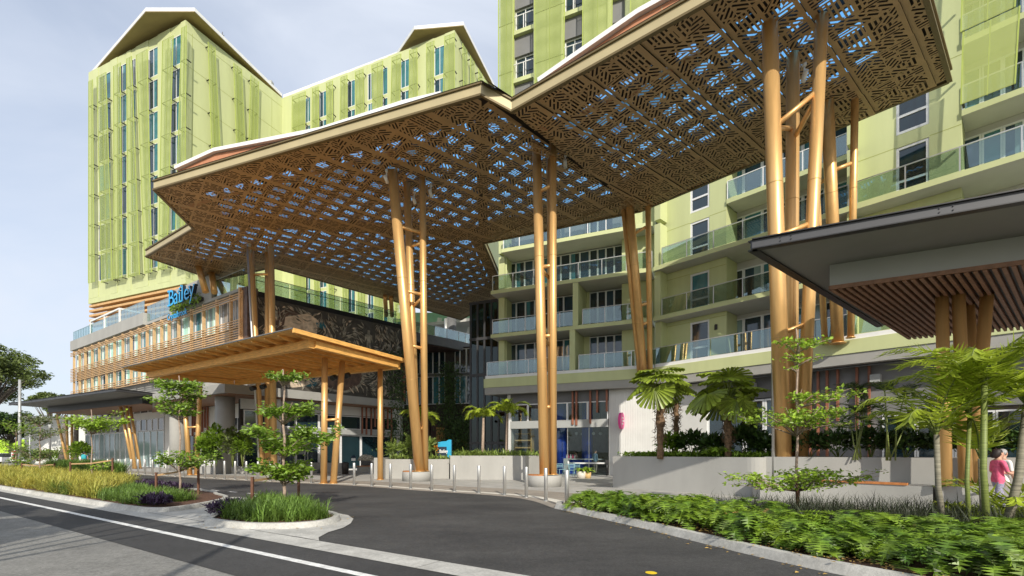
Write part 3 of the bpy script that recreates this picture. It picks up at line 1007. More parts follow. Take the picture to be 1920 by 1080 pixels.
# carved relief wall: raised shapes on dark ground
mb = MB(); mb.fbox(0.35, sQ1, -0.5, 0, zp(5.95), zp(12.0))
relief = fpart('relief_wall', mb, ['art_dark'], podium, ART)
rr = random.Random(4)
def relief_piece(poly, m, dep):
    mb = MB()
    n = len(poly)
    poly = [(min(s * POD, sQ1 - .04), zp(z)) for s, z in poly]
    f0 = [(s, -dep, z) for s, z in poly]; b0 = [(s, 0.0, z) for s, z in poly]
    ar = sum(poly[i][0] * poly[(i + 1) % n][1] - poly[(i + 1) % n][0] * poly[i][1] for i in range(n))
    if ar < 0: f0.reverse(); b0.reverse()
    mb.face(f0)
    for i in range(n):
        j = (i + 1) % n
        mb.face([f0[j], f0[i], b0[i], b0[j]])
    return mb
relief_mb = {k: MB() for k in ('art_grey', 'art_cream', 'art_brown', 'art_teal')}
def addp(poly, m, dep):
    t = relief_piece(poly, m, dep)
    g = relief_mb[m]; b = len(g.v)
    g.v += t.v; g.f += [[b + i for i in f] for f in t.f]; g.m += t.m; g.sm += t.sm
def blob(cs, cz, rs, rz_, n=12, jit=0.25):
    return [(max(0.4, min(sQ1 - .05, cs + rs * math.cos(2 * math.pi * i / n) * (1 + rr.uniform(-jit, jit)))), max(6.0, min(11.95, cz + rz_ * math.sin(2 * math.pi * i / n) * (1 + rr.uniform(-jit, jit))))) for i in range(n)]
addp(blob(3.0, 10.6, 1.7, 0.9), 'art_brown', 0.02)
addp([(2.3, 9.2), (4.6, 9.0), (5.0, 11.2), (4.2, 11.6), (2.6, 11.0)], 'art_cream', 0.05)
addp(blob(1.6, 9.4, 0.5, 0.7), 'art_grey', 0.05)
addp(blob(4.6, 9.4, 0.35, 0.5), 'art_teal', 0.07)
addp(blob(5.2, 10.9, 0.4, 0.25), 'art_teal', 0.07)
addp(blob(3.4, 6.9, 0.9, 0.7), 'art_cream', 0.04)
addp(blob(4.2, 6.9, 0.7, 0.6), 'art_teal', 0.03)
addp(blob(6.6, 7.6, 2.1, 1.5, 24, 0.02), 'art_grey', 0.03)
addp(blob(6.6, 7.6, 1.9, 1.32, 24, 0.02), 'art_brown', 0.045)
for k in range(1300):                               # leaf-like strokes fanning over the wall
    cs, cz = rr.uniform(0.8, sQ1 / POD - 0.3), rr.uniform(6.2, 11.8)
    if (cs - 6.6) ** 2 / 3.6 + (cz - 7.6) ** 2 / 1.75 < 1: continue
    if 2.4 < cs < 4.6 and 9.2 < cz < 11 and rr.random() < 0.75: continue
    if 8.6 < cs < 9.7 and cz > 9.6: continue
    a = math.sin(cs * 1.3) * 1.4 + math.cos(cz * 1.7) * 1.1 + rr.uniform(-0.35, 0.35)
    ln, w = rr.uniform(0.2, 0.6), rr.uniform(0.02, 0.06)
    dx, dz = math.cos(a), math.sin(a)
    pl = [(cs - dx * ln / 2, cz - dz * ln / 2), (cs - dz * w, cz + dx * w), (cs + dx * ln / 2, cz + dz * ln / 2), (cs + dz * w, cz - dx * w)]
    pl = [(max(0.4, min(sQ1 - 0.05, s)), max(6.0, min(11.95, z))) for s, z in pl]
    addp(pl, 'art_grey' if rr.random() < 0.66 else ('art_cream' if cs < 6 or rr.random() < 0.3 else 'art_grey'), rr.uniform(0.04, 0.11))
for dx in (0.0,):                                  # small standing figure shape
    addp([(8.9, 9.9), (9.05, 9.9), (9.1, 10.5), (9.15, 9.9), (9.3, 9.9), (9.25, 10.7), (9.45, 10.3), (9.4, 10.9), (9.2, 11.0), (9.2, 11.3), (9.0, 11.3), (9.0, 11.0), (8.8, 10.9), (8.75, 10.3), (8.95, 10.7)], 'art_grey', 0.06)
for k, g in relief_mb.items():
    sub('carving', g, [k], relief, world=False)['kind'] = 'stuff'
rail(podium, ART, 0.8, sQ1, -1.0, zp(12.36), 1.5, 1.5, False, 'black')
mb = MB(); mb.fbox(0.8, sQ1, -1.02, -0.98, zp(12.36) + 1.1, zp(12.36) + 1.14); fpart('hand_rail', mb, ['black'], podium, ART)
mb = MB(); mb.fbox(sQ1, sQ1 + 0.18, -0.5, 0.16, zp(5.9), zp(12.3)); fpart('edge_trim', mb, ['rust'], podium, ART)

# ground floor of the podium: projecting slab, white walls, doors
mb = MB()
poly = [PO.pl(286, 2.0).xy, PO.P(0.6, 1.7).xy, ART.P(0.9, 1.0).xy, ART.P(sQ1 + 0.1, 0.12).xy, ART.P(sQ1 + 0.1, -3).xy, PO.P(0, -4).xy, PO.pl(286, -4).xy]
mb.prism(poly, zp(5.32), zp(5.9), 0)
slab = part('entrance_slab', mb, ['concrete_grey'], podium)
mb = MB(); mb.prism(inset_poly([Vector(p) for p in poly], 0.25), zp(5.26), zp(5.318), 0); sub('soffit', mb, ['timber_dark'], slab)
GW = Fac((0, 0), -56.0); GW.o = Vector(PO.P(0.5, -2.2).xy)
EW = Fac((0, 0), 0); EW.o = Vector(ART.P(1.2, -1.4).xy); EW.u, EW.n, EW.rz = ART.u, ART.n, ART.rz
sE1 = EW.s(746)
mb = MB()
s308 = GW.s(309)
mb.fbox(s308, GW.s(345), -0.3, 0, 0, 5.7); mb.fbox(GW.s(368), GW.s(428), -0.3, 0, 0, 5.7); mb.fbox(GW.s(345), GW.s(368), -0.3, 0, 3.2, 5.7)
mb.fbox(GW.s(428), GW.s(476), -0.3, 0, 4.6, 5.7); mb.fbox(GW.s(476), 0.0, -0.3, 0.0, 0, 5.7)
mb.fbox(GW.s(428), GW.s(476), -0.3, -0.02, 3.0, 3.35)
fpart('ground_wall', mb, ['white_wall'], podium, GW)
w_ = GW.s(476) - GW.s(428)
window(podium, GW, GW.s(428), -0.15, 3.36, w_, 1.23, 'pane_dark', 3, 0.08)
window(podium, GW, GW.s(428), -0.15, 0.35, w_, 2.64, 'pane_dark', 3, 0.08)
mb = MB(); mb.fbox(GW.s(345), GW.s(368), -0.32, -0.28, 0, 3.2); fpart('service_door', mb, ['pane_dark'], podium, GW)
for i, px in enumerate((360, 364, 368, 372, 378, 383, 388)):
    mb = MB(); s = GW.s(px, 0.15); mb.fbox(s, s + 0.10, 0.05, 0.2, 3.1 + 0.35 * (i % 3), 5.7); fpart('hanging_batten', mb, ['rust'], podium, GW)
mb = MB(); q = PO.pl(422, 0.6, 0); mb.lathe([(0.66, 0), (0.66, zp(5.26))], 24, q); part('round_column', mb, ['concrete_grey'], podium)
mb = MB(); q = PO.pl(333, 0.0, 0); mb.lathe([(0.6, 0), (0.6, zp(5.26))], 24, q); part('round_column', mb, ['concrete_grey'], podium)
# frosted glass front far left
for r0, r1, kd, n in ((0.05, 3.8, 'pane_frost', 14), (3.86, 5.1, 'pane_grey', 16), (5.75, 7.7, 'pane_grey', 12)):
    s0 = GW.s(161)
    for i in range(n):
        a = s0 + (s308 - 0.1 - s0) * i / n
        window(podium, GW, a, -0.02, r0, (s308 - 0.1 - s0) / n - 0.01, r1 - r0, kd if (i * 7 + n) % 5 or r0 < 1 else 'pane_dark', 1, 0.05)
mb = MB(); s0 = GW.s(161); mb.fbox(s0, s308 - 0.1, -0.4, -0.06, 0, 8.3); mb.fbox(s0, s308 - .1, -0.05, 0.05, 5.12, 5.74); fpart('annex_wall', mb, ['white_wall'], podium, GW)
# entrance doors under the relief
mb = MB()
mb.fbox(-1, sE1, -0.3, 0, zp(4.55), zp(5.25)); mb.fbox(sE1, sE1 + 0.45, -0.5, 0.1, 0, zp(5.25))
fpart('entrance_lintel', mb, ['white_wall'], podium, EW)
mb = MB(); mb.fbox(-1, sE1, -0.05, 0.22, zp(3.0), zp(3.4)); fpart('door_head', mb, ['box_grey'], podium, EW)
nd = 7
for i in range(nd):
    a = -0.8 + (sE1 + 0.8) * i / nd
    w = (sE1 + 0.8) / nd - 0.02
    window(podium, EW, a, -0.1, zp(3.42), w, 1.22, 'pane_dark', 1, 0.08)
    o = window(podium, EW, a, -0.1, 0.02, w, 3.13, 'pane_dark', 1, 0.09)
    o.name = 'door'
mb = MB(); mb.fbox(-1, sE1 + .2, -0.5, -0.15, 0, zp(5.2)); fpart('back_panel', mb, ['room_dark'], podium, EW)
for i, px in enumerate((678, 686, 695, 702, 709, 718, 726, 733)):
    s = EW.s(px, 0.3); mb = MB(); zb = (3.1, 3.05, 3.0, 3.7, 2.4, 2.7, 3.6, 2.5)[i]
    mb.fbox(s, s + 0.12, 0.24, 0.36, zp(zb), zp(5.25)); fpart('hanging_batten', mb, ['rust'], podium, EW)

# ---------------------------------------------------------------- courtyard building between podium and apartments
court = thing('courtyard_building', 'dark glazed building at the back of the courtyard with curved roof terrace and climbing plants', 'building', (-6, 50, 0))
CB = Fac((-14, 53.5), -78)
sC0, sC1 = CB.s(740), CB.s(955)
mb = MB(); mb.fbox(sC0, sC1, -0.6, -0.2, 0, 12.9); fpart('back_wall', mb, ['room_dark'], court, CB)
cuts = [742, 762, 787, 797, 811, 823, 834, 852, 862, 874, 886, 900, 915]
for i in range(len(cuts) - 1):
    if cuts[i] == 834: continue
    a, b_ = CB.s(cuts[i]), CB.s(cuts[i + 1])
    window(court, CB, a, -0.18, 6.8, b_ - a - 0.02, 3.0, 'pane_teal' if i % 3 else 'pane_dark', 1, 0.06)
    window(court, CB, a, -0.18, 10.1, b_ - a - 0.02, 2.6, 'pane_dark', 1, 0.06)
mb = MB(); mb.fbox(sC0, sC1, -0.2, 0.1, 9.82, 10.08); fpart('floor_band', mb, ['mid_grey'], court, CB)
for px0, px1, z0, z1, m in ((808, 836, 0, 4.6, 'brown_panel'), (856, 876, 0, 3.0, 'orange_panel'), (818, 834, 2.6, 4.3, 'orange_panel'), (742, 806, 0, 4.7, 'brown_panel'), (876, 930, 0, 4.7, 'mid_grey')):
    mb = MB(); mb.fbox(CB.s(px0), CB.s(px1), -0.19, 0.02 if z0 < 1 else 0.05, z0, z1); fpart('wall_panel', mb, [m], court, CB)
tl = [at(px, 700, Y) for px, Y in ((738, 46.3), (770, 47), (815, 49), (860, 51.3), (885, 52.8), (890, 58), (720, 62))]
mb = MB(); mb.prism([p.xy for p in tl], 12.5, 13.4); part('terrace_edge', mb, ['mid_grey'], court)
mb = MB(); mb.prism(inset_poly([Vector(p.xy) for p in tl], 0.3), 12.4, 12.49); part('terrace_soffit', mb, ['brown_panel'], court)
for i in range(4):
    p, q = tl[i], tl[i + 1]
    n = max(2, int((q - p).length / 1.3))
    mb = MB()
    for k in range(n):
        w = p.lerp(q, k / n); mb.tube([(w.x, w.y, 13.4), (w.x, w.y, 14.4)], 0.03, 6)
    mb.beam((p.x, p.y, 14.4), (q.x, q.y, 14.4), 0.05, 0.05)
    o = part('terrace_rail', mb, ['steel'], court)
    mb = MB(); mb.beam((p.x, p.y, 13.43), (q.x, q.y, 13.43), 0.012, 0.95, mid=0.0); sub('glass_panel', mb, ['rail_glass'], o)
mb = MB(); q = at(846, 600, 54); mb.tube([(q.x, q.y, 13.4), (q.x, q.y, 16.6)], 0.55, 14); part('terrace_column', mb, ['mid_grey'], court)
mb = MB(); q = at(836, 600, 53.6); mb.tube([(q.x, q.y, 13.4), (q.x, q.y, 16.4)], 0.18, 10); part('terrace_pipe', mb, ['steel'], court)
cp = [at(px, 500, Y).xy for px, Y in ((700, 60), (945, 53.5), (945, 74), (700, 74))]
mb = MB(); mb.prism(cp, 16.55, 16.9); part('terrace_roof', mb, ['ceiling_grey'], court)
for i in range(9):
    p = at(690 + i * 30, 600, 57.5); mb = MB(); mb.beam((p.x, p.y, 13.0), (p.x + 0.9, p.y + 0.2, 17.6), 0.5, 0.25, 0, (0, 1, 0)); part('roof_truss', mb, ['white'], court)
mb = MB(); p0, p1 = at(690, 600, 60), at(960, 600, 60); mb.box(p0.x, p1.x, 62, 62.3, 12.5, 19.5); part('clerestory', mb, ['pane_aqua'], court)
# glazed lift tower
LT = Fac((0, 0), -66.7); q = at(882, 800, 43); LT.o = Vector(q.xy)
lift = thing('lift_tower', 'dark framed glass lift shaft between the courtyard and the balconies', 'lift shaft', (q.x, q.y, 0))
w = LT.s(948)
for i in range(6):
    s = w * i / 5
    mb = MB(); mb.fbox(s - 0.08, s + 0.08, -0.16, 0, 0, 14.9); fpart('mullion', mb, ['dark_grey'], lift, LT)
for z in (2.4, 5.2, 8.4, 11.6, 14.8):
    mb = MB(); mb.fbox(-0.1, w, -0.14, 0.03, z - 0.12, z + 0.12); fpart('transom', mb, ['dark_grey'], lift, LT)
for i in range(5):
    for z in (0, 2.5, 5.3, 8.5, 11.7):
        zz = {0: 2.3, 2.5: 5.1, 5.3: 8.3, 8.5: 11.5, 11.7: 14.7}[z]
        mb = MB(); mb.fbox(w * i / 5 + 0.09, w * (i + 1) / 5 - 0.09, -0.08, -0.06, z, zz); fpart('glass_panel', mb, ['teal_glass'], lift, LT)
mb = MB(); mb.fbox(1.2, w, -2.6, -2.4, 0, 14.8); mb.fbox(1.0, 1.3, -1.2, -0.9, 0, 14.8); mb.fbox(2.2, 2.5, -1.2, -0.9, 0, 14.8); fpart('shaft_wall', mb, ['dark_grey'], lift, LT)
mb = MB(); mb.fbox(0.5, 2.1, -1.9, -0.5, 9.2, 11.4); fpart('lift_car', mb, ['box_grey'], lift, LT)

# ---------------------------------------------------------------- apartment building with balconies
AL = Fac((-2.115, 36.2), -66.7)
sBend = AL.s(1225)
AR = Fac(tuple(AL.P(sBend).xy), -43.0)
LVL = [7.3, 10.35, 13.6, 16.7, 19.8, 22.9, 26.0, 29.1, 32.2, 35.3, 38.4]
apart = thing('apartment_building', 'lime green apartment wing with stacked glass balconies bending towards the right', 'building', (8, 36, 0))
sR = AR.s(2050)
def balcony_slab(f, s0, s1, z, d0=-3.2, d1=0.0, th=0.26, m='lime'):
    mb = MB()
    mb.fbox(s0, s1, d0, d1, z - th, z, 0)
    mb.m[-6] = 1                                   # underside
    return fpart('balcony_slab', mb, [m, 'ceiling_grey'], apart, f)
def wallbox(f, s0, s1, d0, d1, z0, z1, m='lime', name='wall'):
    mb = MB(); mb.fbox(s0, s1, d0, d1, z0, z1)
    return fpart(name, mb, [m], apart, f)

# bands over the ground floor
for f, s0, s1 in ((AL, 0.0, sBend), (AR, 0.0, sR)):
    e = 0.0 if f is AL else 0.0
    mb = MB(); mb.fbox(s0, s1, -0.5, 0.0, 6.42, 7.08); fpart('green_band', mb, ['lime'], apart, f)
    mb = MB(); mb.fbox(s0 + 0.05, s1, -0.5, -0.06, 5.9, 6.42); fpart('grey_band', mb, ['concrete_grey'], apart, f)
    mb = MB(); mb.fbox(s0 + 0.1, s1, -0.45, -0.05, 7.08, 7.3); fpart('white_kerb', mb, ['white'], apart, f)
    mb = MB(); mb.fbox(s0 + 0.02, s1, -6, -0.5, 6.0, 7.2); mb.m[0] = 1; fpart('podium_slab', mb, ['concrete_grey', 'mid_grey'], apart, f)

# left section, levels one to four
dG = -2.4
gl_kinds = ['pane_dark', 'pane_blue', 'pane_dark', 'pane_teal']
for i in range(4):
    z, zt = LVL[i], LVL[i + 1] - 0.27
    if i:
        balcony_slab(AL, AL.s(920) if i < 3 else AL.s(940, -0.3), sBend - 0.1, z, d1=0.0 if i < 3 else -0.3)
    wallbox(AL, AL.s(935, -1.0), AL.s(946, -1.0), -2.6, -1.0, z, zt)
    p = MB(); q = AL.pl(949, -1.15); p.tube([(q.x, q.y, z), (q.x, q.y, zt)], 0.06, 8); part('downpipe', p, ['lime'], apart)
    bl = 1079 if i else 1073
    if i < 2:
        wallbox(AL, AL.s(bl - 5, -0.05), AL.s(bl + 5, -0.05), -2.9, -0.03, z, zt, 'lime', 'blade_wall')
    x0, x1 = AL.s(952, dG), AL.s(1106 if i > 1 else 1076, dG)
    n = 9 if i > 1 else 7
    for k in range(n):
        a = x0 + (x1 - x0) * k / n
        window(apart, AL, a, dG, z + 0.05, (x1 - x0) / n - 0.01, zt - z - 0.12, gl_kinds[(k + i) % 3], 1, 0.05, curtain=(0.1, 0.5, 'pane_teal') if (k + i) % 3 == 0 else None)
    x2, x3 = AL.s(1106, dG), AL.s(1168, dG)
    for k in range(4):
        a = x2 + (x3 - x2) * k / 4
        window(apart, AL, a, dG, z + 0.05, (x3 - x2) / 4 - 0.01, zt - z - 0.12, gl_kinds[(k + i + 1) % 3], 1, 0.05)
    if i < 2: wallbox(AL, x1, x2, dG - 0.3, dG + 0.02, z, zt)
    wallbox(AL, AL.s(1166, -1.6), sBend - 0.1, -2.8, -1.6, z, zt)
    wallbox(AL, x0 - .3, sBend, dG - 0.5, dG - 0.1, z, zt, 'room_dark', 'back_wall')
    if i == 0:
        rail(apart, AL, AL.s(911), AL.s(1073), -0.2, LVL[0], 1.05, 1.5, True, 'steel')
        rail(apart, AL, AL.s(1084), AL.s(1236), -0.2, LVL[0], 1.05, 1.7, True, 'steel')
    elif i == 1:
        rail(apart, AL, AL.s(923), AL.s(1083), -0.06, z, 1.1, 1.25, True, 'steel')
        rail(apart, AL, AL.s(1092), AL.s(1222), -0.06, z, 1.1, 1.6, True, 'steel')
    elif i == 2:
        rail(apart, AL, AL.s(923), AL.s(1222), -0.06, z, 1.1, 1.6, True, 'steel')
    else:
        rail(apart, AL, AL.s(944, -.35), AL.s(1170), -0.36, z, 1.1, 1.3, True, 'white')
    mb = MB(); mb.fbox(0, 0.02, 0, 0.01, 0, 0.01)
# end wall facing the courtyard and the tall part above
wallbox(AL, AL.s(935, -1.0), AL.s(935, -1.0) + 0.3, -13, -2.6, 0, LVL[9] + 2, 'lime', 'end_wall')
ZH = LVL[4] - 0.3
s35 = AL.s(935, -0.4)
uw = [(AL.s(965, -1), AL.s(1003, -1)), (AL.s(1058, -1), AL.s(1096, -1)), (AL.s(1148, -1), AL.s(1173, -1))]
x = s35
pz0 = AL.z(985, 147, -1.0); PIT = AL.z(985, 57, -1.0) - pz0
lev = [pz0 + PIT * k for k in range(-3, 4)]
for a, b_ in uw + [(sBend, sBend)]:
    if a - x > 0.05: wallbox(AL, x, a, -1.6, -0.7, ZH, 44)
    x = b_
for a, b_ in uw:
    wallbox(AL, a, b_, -2.0, -1.5, ZH, 44, 'room_mid', 'recess_back')
    for z in lev:
        wallbox(AL, a, b_, -1.5, -0.72, z - 0.3, z, 'lime', 'sill_band')
        wallbox(AL, a + 0.01, b_ - .01, -1.49, -1.0, z - 1.75, z - 0.32, 'roof_grey', 'spandrel')
        window(apart, AL, a + .02, -1.25, z + 0.02, b_ - a - 0.04, PIT - 1.8, 'pane_dark', 2, 0.07)
        mb = MB(); mb.fbox(a, b_, -0.8, -0.76, z + 1.05, z + 1.1); mb.fbox((a + b_) / 2 - .03, (a + b_) / 2 + .03, -0.8, -0.76, z, z + 1.05); fpart('rail', mb, ['white'], apart, AL)
for a, b_, a2, b2 in ((935, 966, 935, 961), (1002, 1062, 1004, 1056), (1094, 1151, 1092, 1146), (1186, 1262, 1180, 1250)):
    d = 0.0
    screen(apart, AL, AL.s(a, d), AL.s(b_, d), 40, AL.s(a2, d), AL.s(b2, d), pz0 - PIT, d + 0.02, lev)

# right section
BL = [(1225.5, 1239), (1588, 1602)]
for i in range(0, 6):
    z, zt = LVL[i], LVL[i + 1] - 0.27
    dW = -1.1
    if 0 < i < 3: balcony_slab(AR, 0.0, sR, z)
    elif i: balcony_slab(AR, AR.s(1362, -1.0), AR.s(1590, -1.0), z, d1=-1.0); balcony_slab(AR, AR.s(1803, -1.0), sR, z, d1=-1.0)
    zj = zt if i < 3 else zt + .27
    wallbox(AR, AR.s(1227, -0.25), AR.s(1238, -0.25), -3.0, -0.25 if i else -0.35, z, zj, 'lime', 'blade_wall')
    wallbox(AR, AR.s(1588, -0.2), AR.s(1600, -0.2), -3.0, -0.2, z, zj, 'lime', 'blade_wall')
    for (wa, wb, na, nb) in ((1238, 1362, 1294, 1330), (1602, 1803, 1680, 1742)):
        a, b_, c, e = AR.s(wa, dW), AR.s(wb, dW), AR.s(na, dW), AR.s(nb, dW)
        zw = zt if i < 2 else LVL[i + 1]
        wallbox(AR, a, c, -1.6, dW, z, zw); wallbox(AR, e, b_, -1.6, dW, z, zw)
        wallbox(AR, c, e, -1.6, dW, z + 2.5, zw)
        window(apart, AR, c, dW - 0.12, z + 0.03, e - c, 2.46, ('pane_dark', 'pane_teal', 'pane_dark', 'pane_dark', 'pane_blue', 'pane_dark')[i], 1, 0.11, trans=0.34)
        mb = MB(); mb.fbox(a, c - .02, dW, dW + 0.006, z + 2.52, z + 2.55); mb.fbox(e + .02, b_, dW, dW + .006, z + 2.52, z + 2.55); fpart('panel_joint', mb, ['lime_dark'], apart, AR)['kind'] = 'stuff'
        wallbox(AR, b_ - 0.25, b_, -3.1, -1.6, z, zt)
    dR = -2.7
    for ra, rb, n in ((1362, 1592, 6), (1803, 2060, 6)):
        a, b_ = AR.s(ra, dR), AR.s(rb, dR)
        for k in range(n):
            q = a + (b_ - a) * k / n
            window(apart, AR, q, dR, z + 0.04, (b_ - a) / n - 0.01, 2.5, ('pane_blue', 'pane_dark', 'pane_blue', 'pane_teal')[(k + i) % 4], 1, 0.075, curtain=(0.55, 0.95, 'pane_frost') if (k * 3 + i) % 4 == 0 else None)
        wallbox(AR, a, b_, dR - .1, dR + 0.05, z + 2.54, zt, 'ceiling_grey', 'bulkhead')
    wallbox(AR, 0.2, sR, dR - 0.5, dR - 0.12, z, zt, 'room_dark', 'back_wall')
    if i > 2:
        rail(apart, AR, AR.s(1364, -1.05), AR.s(1588, -1.05), -1.06, z, 1.1, 1.75, True, 'white')
        rail(apart, AR, AR.s(1805, -1.05), sR, -1.06, z, 1.1, 1.75, True, 'steel')
    elif i:
        rail(apart, AR, AR.s(1240), AR.s(1590), -0.08, z, 1.1, 1.75, True, 'steel')
        rail(apart, AR, AR.s(1606), sR, -0.08, z, 1.1, 1.75, True, 'steel')
    else:
        rail(apart, AR, AR.s(1226), sR, -0.2, z, 1.1, 1.75, False, 'steel')
wallbox(AR, 0.0, sR, -3.2, -1.0, LVL[6] - .3, 34)
mb = MB(); q = AR.pl(1342, -1.08, LVL[0] + 1.75); mb.box(q.x - .06, q.x + .06, q.y - .1, q.y + .06, q.z, q.z + 0.32); part('wall_light', mb, ['black'], apart)
# close perforated screens on the upper right
zS = AR.z(1850, 178, 0.35)
for k in range(3):
    z0, z1 = zS + k * 3.05, zS + (k + 1) * 3.05 - 0.05
    screen(apart, AR, AR.s(1806, .35), AR.s(1912, .35), z1, AR.s(1802, .35), AR.s(1903, .35), z0, 0.35, [z0 + 0.05], 'screen_close')

# ground floor of the apartments: cafe, ribbed white wall, dark shop front, grey wall with battens
dC = -0.8
hz0, hz1 = 3.35, 3.9
cx0, cx1 = AL.s(958, dC), AL.s(1141, dC)
mb = MB(); mb.fbox(cx0, cx1, dC - 0.1, dC + 0.12, hz0, hz1); fpart('door_head', mb, ['box_grey'], apart, AL)
wallbox(AL, cx0, cx1, dC - .2, dC, 5.15, 5.95, 'mid_grey', 'bulkhead')
wallbox(AL, cx0 - 0.25, cx0, dC - 0.5, dC + .1, 0, 5.9, 'white_wall', 'pier')
tc = [958, 990, 1014, 1064, 1102, 1140.5]
for i in range(5):
    a, b_ = AL.s(tc[i], dC), AL.s(tc[i + 1], dC)
    mb = MB()
    mb.fbox(a, a + .07, dC - .05, dC + .05, hz1, 5.15); mb.fbox(b_ - .07, b_, dC - .05, dC + .05, hz1, 5.15); mb.fbox(a + .07, b_ - .07, dC - .05, dC + .05, 5.08, 5.15)
    o = fpart('window', mb, ['frame_white'], apart, AL)
    mb = MB(); mb.fbox(a + .05, b_ - .05, dC - .01, dC + .01, hz1 + .01, 5.1); sub('pane', mb, ['shop_glass'], o, world=False)
for a, b_ in ((958, 1012), (1012, 1064), (1064, 1104), (1104, 1140.5)):
    a, b_ = AL.s(a, dC), AL.s(b_, dC)
    mb = MB(); mb.fbox(a, a + .04, dC - .03, dC + .03, 0, hz0); o = fpart('shopfront', mb, ['steel'], apart, AL)
    mb = MB(); mb.fbox(a + .04, b_, dC - .01, dC + .01, 0.02, hz0); sub('pane', mb, ['shop_glass'], o, world=False)
wallbox(AL, cx0, cx1 + 1, -7.6, -7.4, 0, 6.0, 'room_mid', 'back_wall')
wallbox(AL, cx0 - .2, cx0, -7.4, -1.4, 0, 6.0, 'room_mid', 'side_wall')
wallbox(AL, cx1 + .5, cx1 + .8, -7.4, -1.4, 0, 6.0, 'room_mid', 'side_wall')
for px in (1052, 1101):
    mb = MB(); q = AL.pl(px, -2.2 if px < 1060 else -3.6); mb.lathe([(0.42, 0), (0.42, 6.0)], 18, (q.x, q.y, 0)); part('blue_column', mb, ['blue_paint'], apart)
for i, px in enumerate((1073, 1080, 1106, 1119, 1137)):
    s = AL.s(px, -.5); zb = (3.55, 3.5, 3.6, 4.35, 4.4)[i]
    mb = MB(); mb.fbox(s - .06, s + .06, -0.68, -0.54, zb, 5.9); fpart('hanging_batten', mb, ['rust'], apart, AL)
# ribbed white wall
s0, s1 = AL.s(1141.5, dC), AL.s(1240, dC)
mb = MB(); mb.fbox(s0, s1, -2, dC, 0, 5.92); fpart('white_wall', mb, ['white_wall'], apart, AL)
n = int((s1 - s0) / 0.16)
mb = MB()
for i in range(n):
    a = s0 + i * 0.16
    mb.fbox(a + 0.02, a + 0.13, dC, dC + 0.03, 0.02, 5.9)
ribs = fpart('wall_ribs', mb, ['white_wall'], apart, AL); ribs['kind'] = 'stuff'
g0 = AR.s(1240, -1.2)
wallbox(AR, g0 - .3, AR.s(1325, -1.2), -2, -1.2, 0, 5.9, 'white_wall')
wallbox(AR, AR.s(1325, -1.2), AR.s(1515, -1.2), -2, -1.21, 4.7, 5.9, 'mid_grey', 'bulkhead')
a0, a1 = AR.s(1325, -1.2), AR.s(1515, -1.2)
for i in range(5):
    a = a0 + (a1 - a0) * i / 5
    window(apart, AR, a, -1.4, 0.1, (a1 - a0) / 5 - .02, 4.55, 'pane_dark', 1, 0.1, trans=0.55)
wallbox(AR, a0, a1, -2.4, -1.75, 0, 4.7, 'room_dark', 'back_wall')
wallbox(AR, a1, AR.s(1700, -1.2), -2, -1.2, 0, 5.9, 'roof_grey')
for i, px in enumerate((1519, 1533, 1550, 1570, 1606, 1629)):
    s = AR.s(px, -1.0); mb = MB(); mb.fbox(s - .05, s + .05, -1.16, -1.0, (1.2, 1.4, 1.2, 3.2, 2.7, 1.2)[i], 5.85); fpart('batten', mb, ['rust'], apart, AR)
for i in range(4):
    a = AR.s(1655, -1.2) + i * 1.3
    window(apart, AR, a, -1.18, 0.4, 1.28, 3.0, 'pane_dark', 1, 0.07)
wallbox(AR, AR.s(1700, -1.2), sR, -2, -1.2, 3.6, 5.9, 'roof_grey'); wallbox(AR, AR.s(1700, -1.2), sR, -2.2, -1.8, 0, 3.6, 'room_mid')
for px, z in ((1408, 5.2), (1641, 5.0)):
    mb = MB(); q = AR.pl(px, -0.85, z); mb.fbox(AR.s(px, -.85) - .2, AR.s(px, -.85) + .2, -1.2, -.75, z, z + .38); fpart('speaker_box', mb, ['box_grey'], apart, AR)

# ================================================================ THE GREAT CANOPY
ZC = 16.0
def cz(px, py, z): return at(px, py, (z - CAMZ) * FPX / (CY - py))
K0 = cz(289, 357, ZC); K1 = cz(902.5, 180, ZC); K2 = cz(960, 211, 15.3); KK = cz(1200, 397, 15.6); KR = cz(1780, 154, 16.7)
KM = cz(906, 457, ZC); KN = cz(363, 430, ZC); KQ = cz(274, 482, ZC); KT1 = cz(405, 526, ZC); KT2 = cz(510, 502, ZC); KS = cz(865, 600, ZC)
nR = (KK - K2).cross(KR - K2).normalized()
K3 = hit(1680, -189, K2, nR)
KV = Vector((-0.6, 44.0, ZC)); 
canopy = thing('entrance_canopy', 'huge folded bronze canopy of pattern-cut panels raised on clustered golden columns', 'canopy', (0, 28, 15.5))

# six cut patterns: zones of parallel slots, built as real holes
def clip_poly(P, zone):
    for i in range(len(zone)):
        a, b_ = zone[i], zone[(i + 1) % len(zone)]
        e = (b_[0] - a[0], b_[1] - a[1])
        out = []
        for k in range(len(P)):
            p, q = P[k], P[(k + 1) % len(P)]
            dp = e[0] * (p[1] - a[1]) - e[1] * (p[0] - a[0])
            dq = e[0] * (q[1] - a[1]) - e[1] * (q[0] - a[0])
            if dp >= 0: out.append(p)
            if (dp >= 0) != (dq >= 0):
                t = dp / (dp - dq)
                out.append((p[0] + (q[0] - p[0]) * t, p[1] + (q[1] - p[1]) * t))
        P = out
        if len(P) < 3: return []
    return P
def shrink(zone, d):
    cx_, cy_ = sum(p[0] for p in zone) / len(zone), sum(p[1] for p in zone) / len(zone)
    out = []
    for x, y in zone:
        l = math.hypot(x - cx_, y - cy_)
        out.append((x + (cx_ - x) / l * d, y + (cy_ - y) / l * d))
    return out
def parea(P): return abs(sum(P[i][0] * P[(i + 1) % len(P)][1] - P[(i + 1) % len(P)][0] * P[i][1] for i in range(len(P)))) / 2
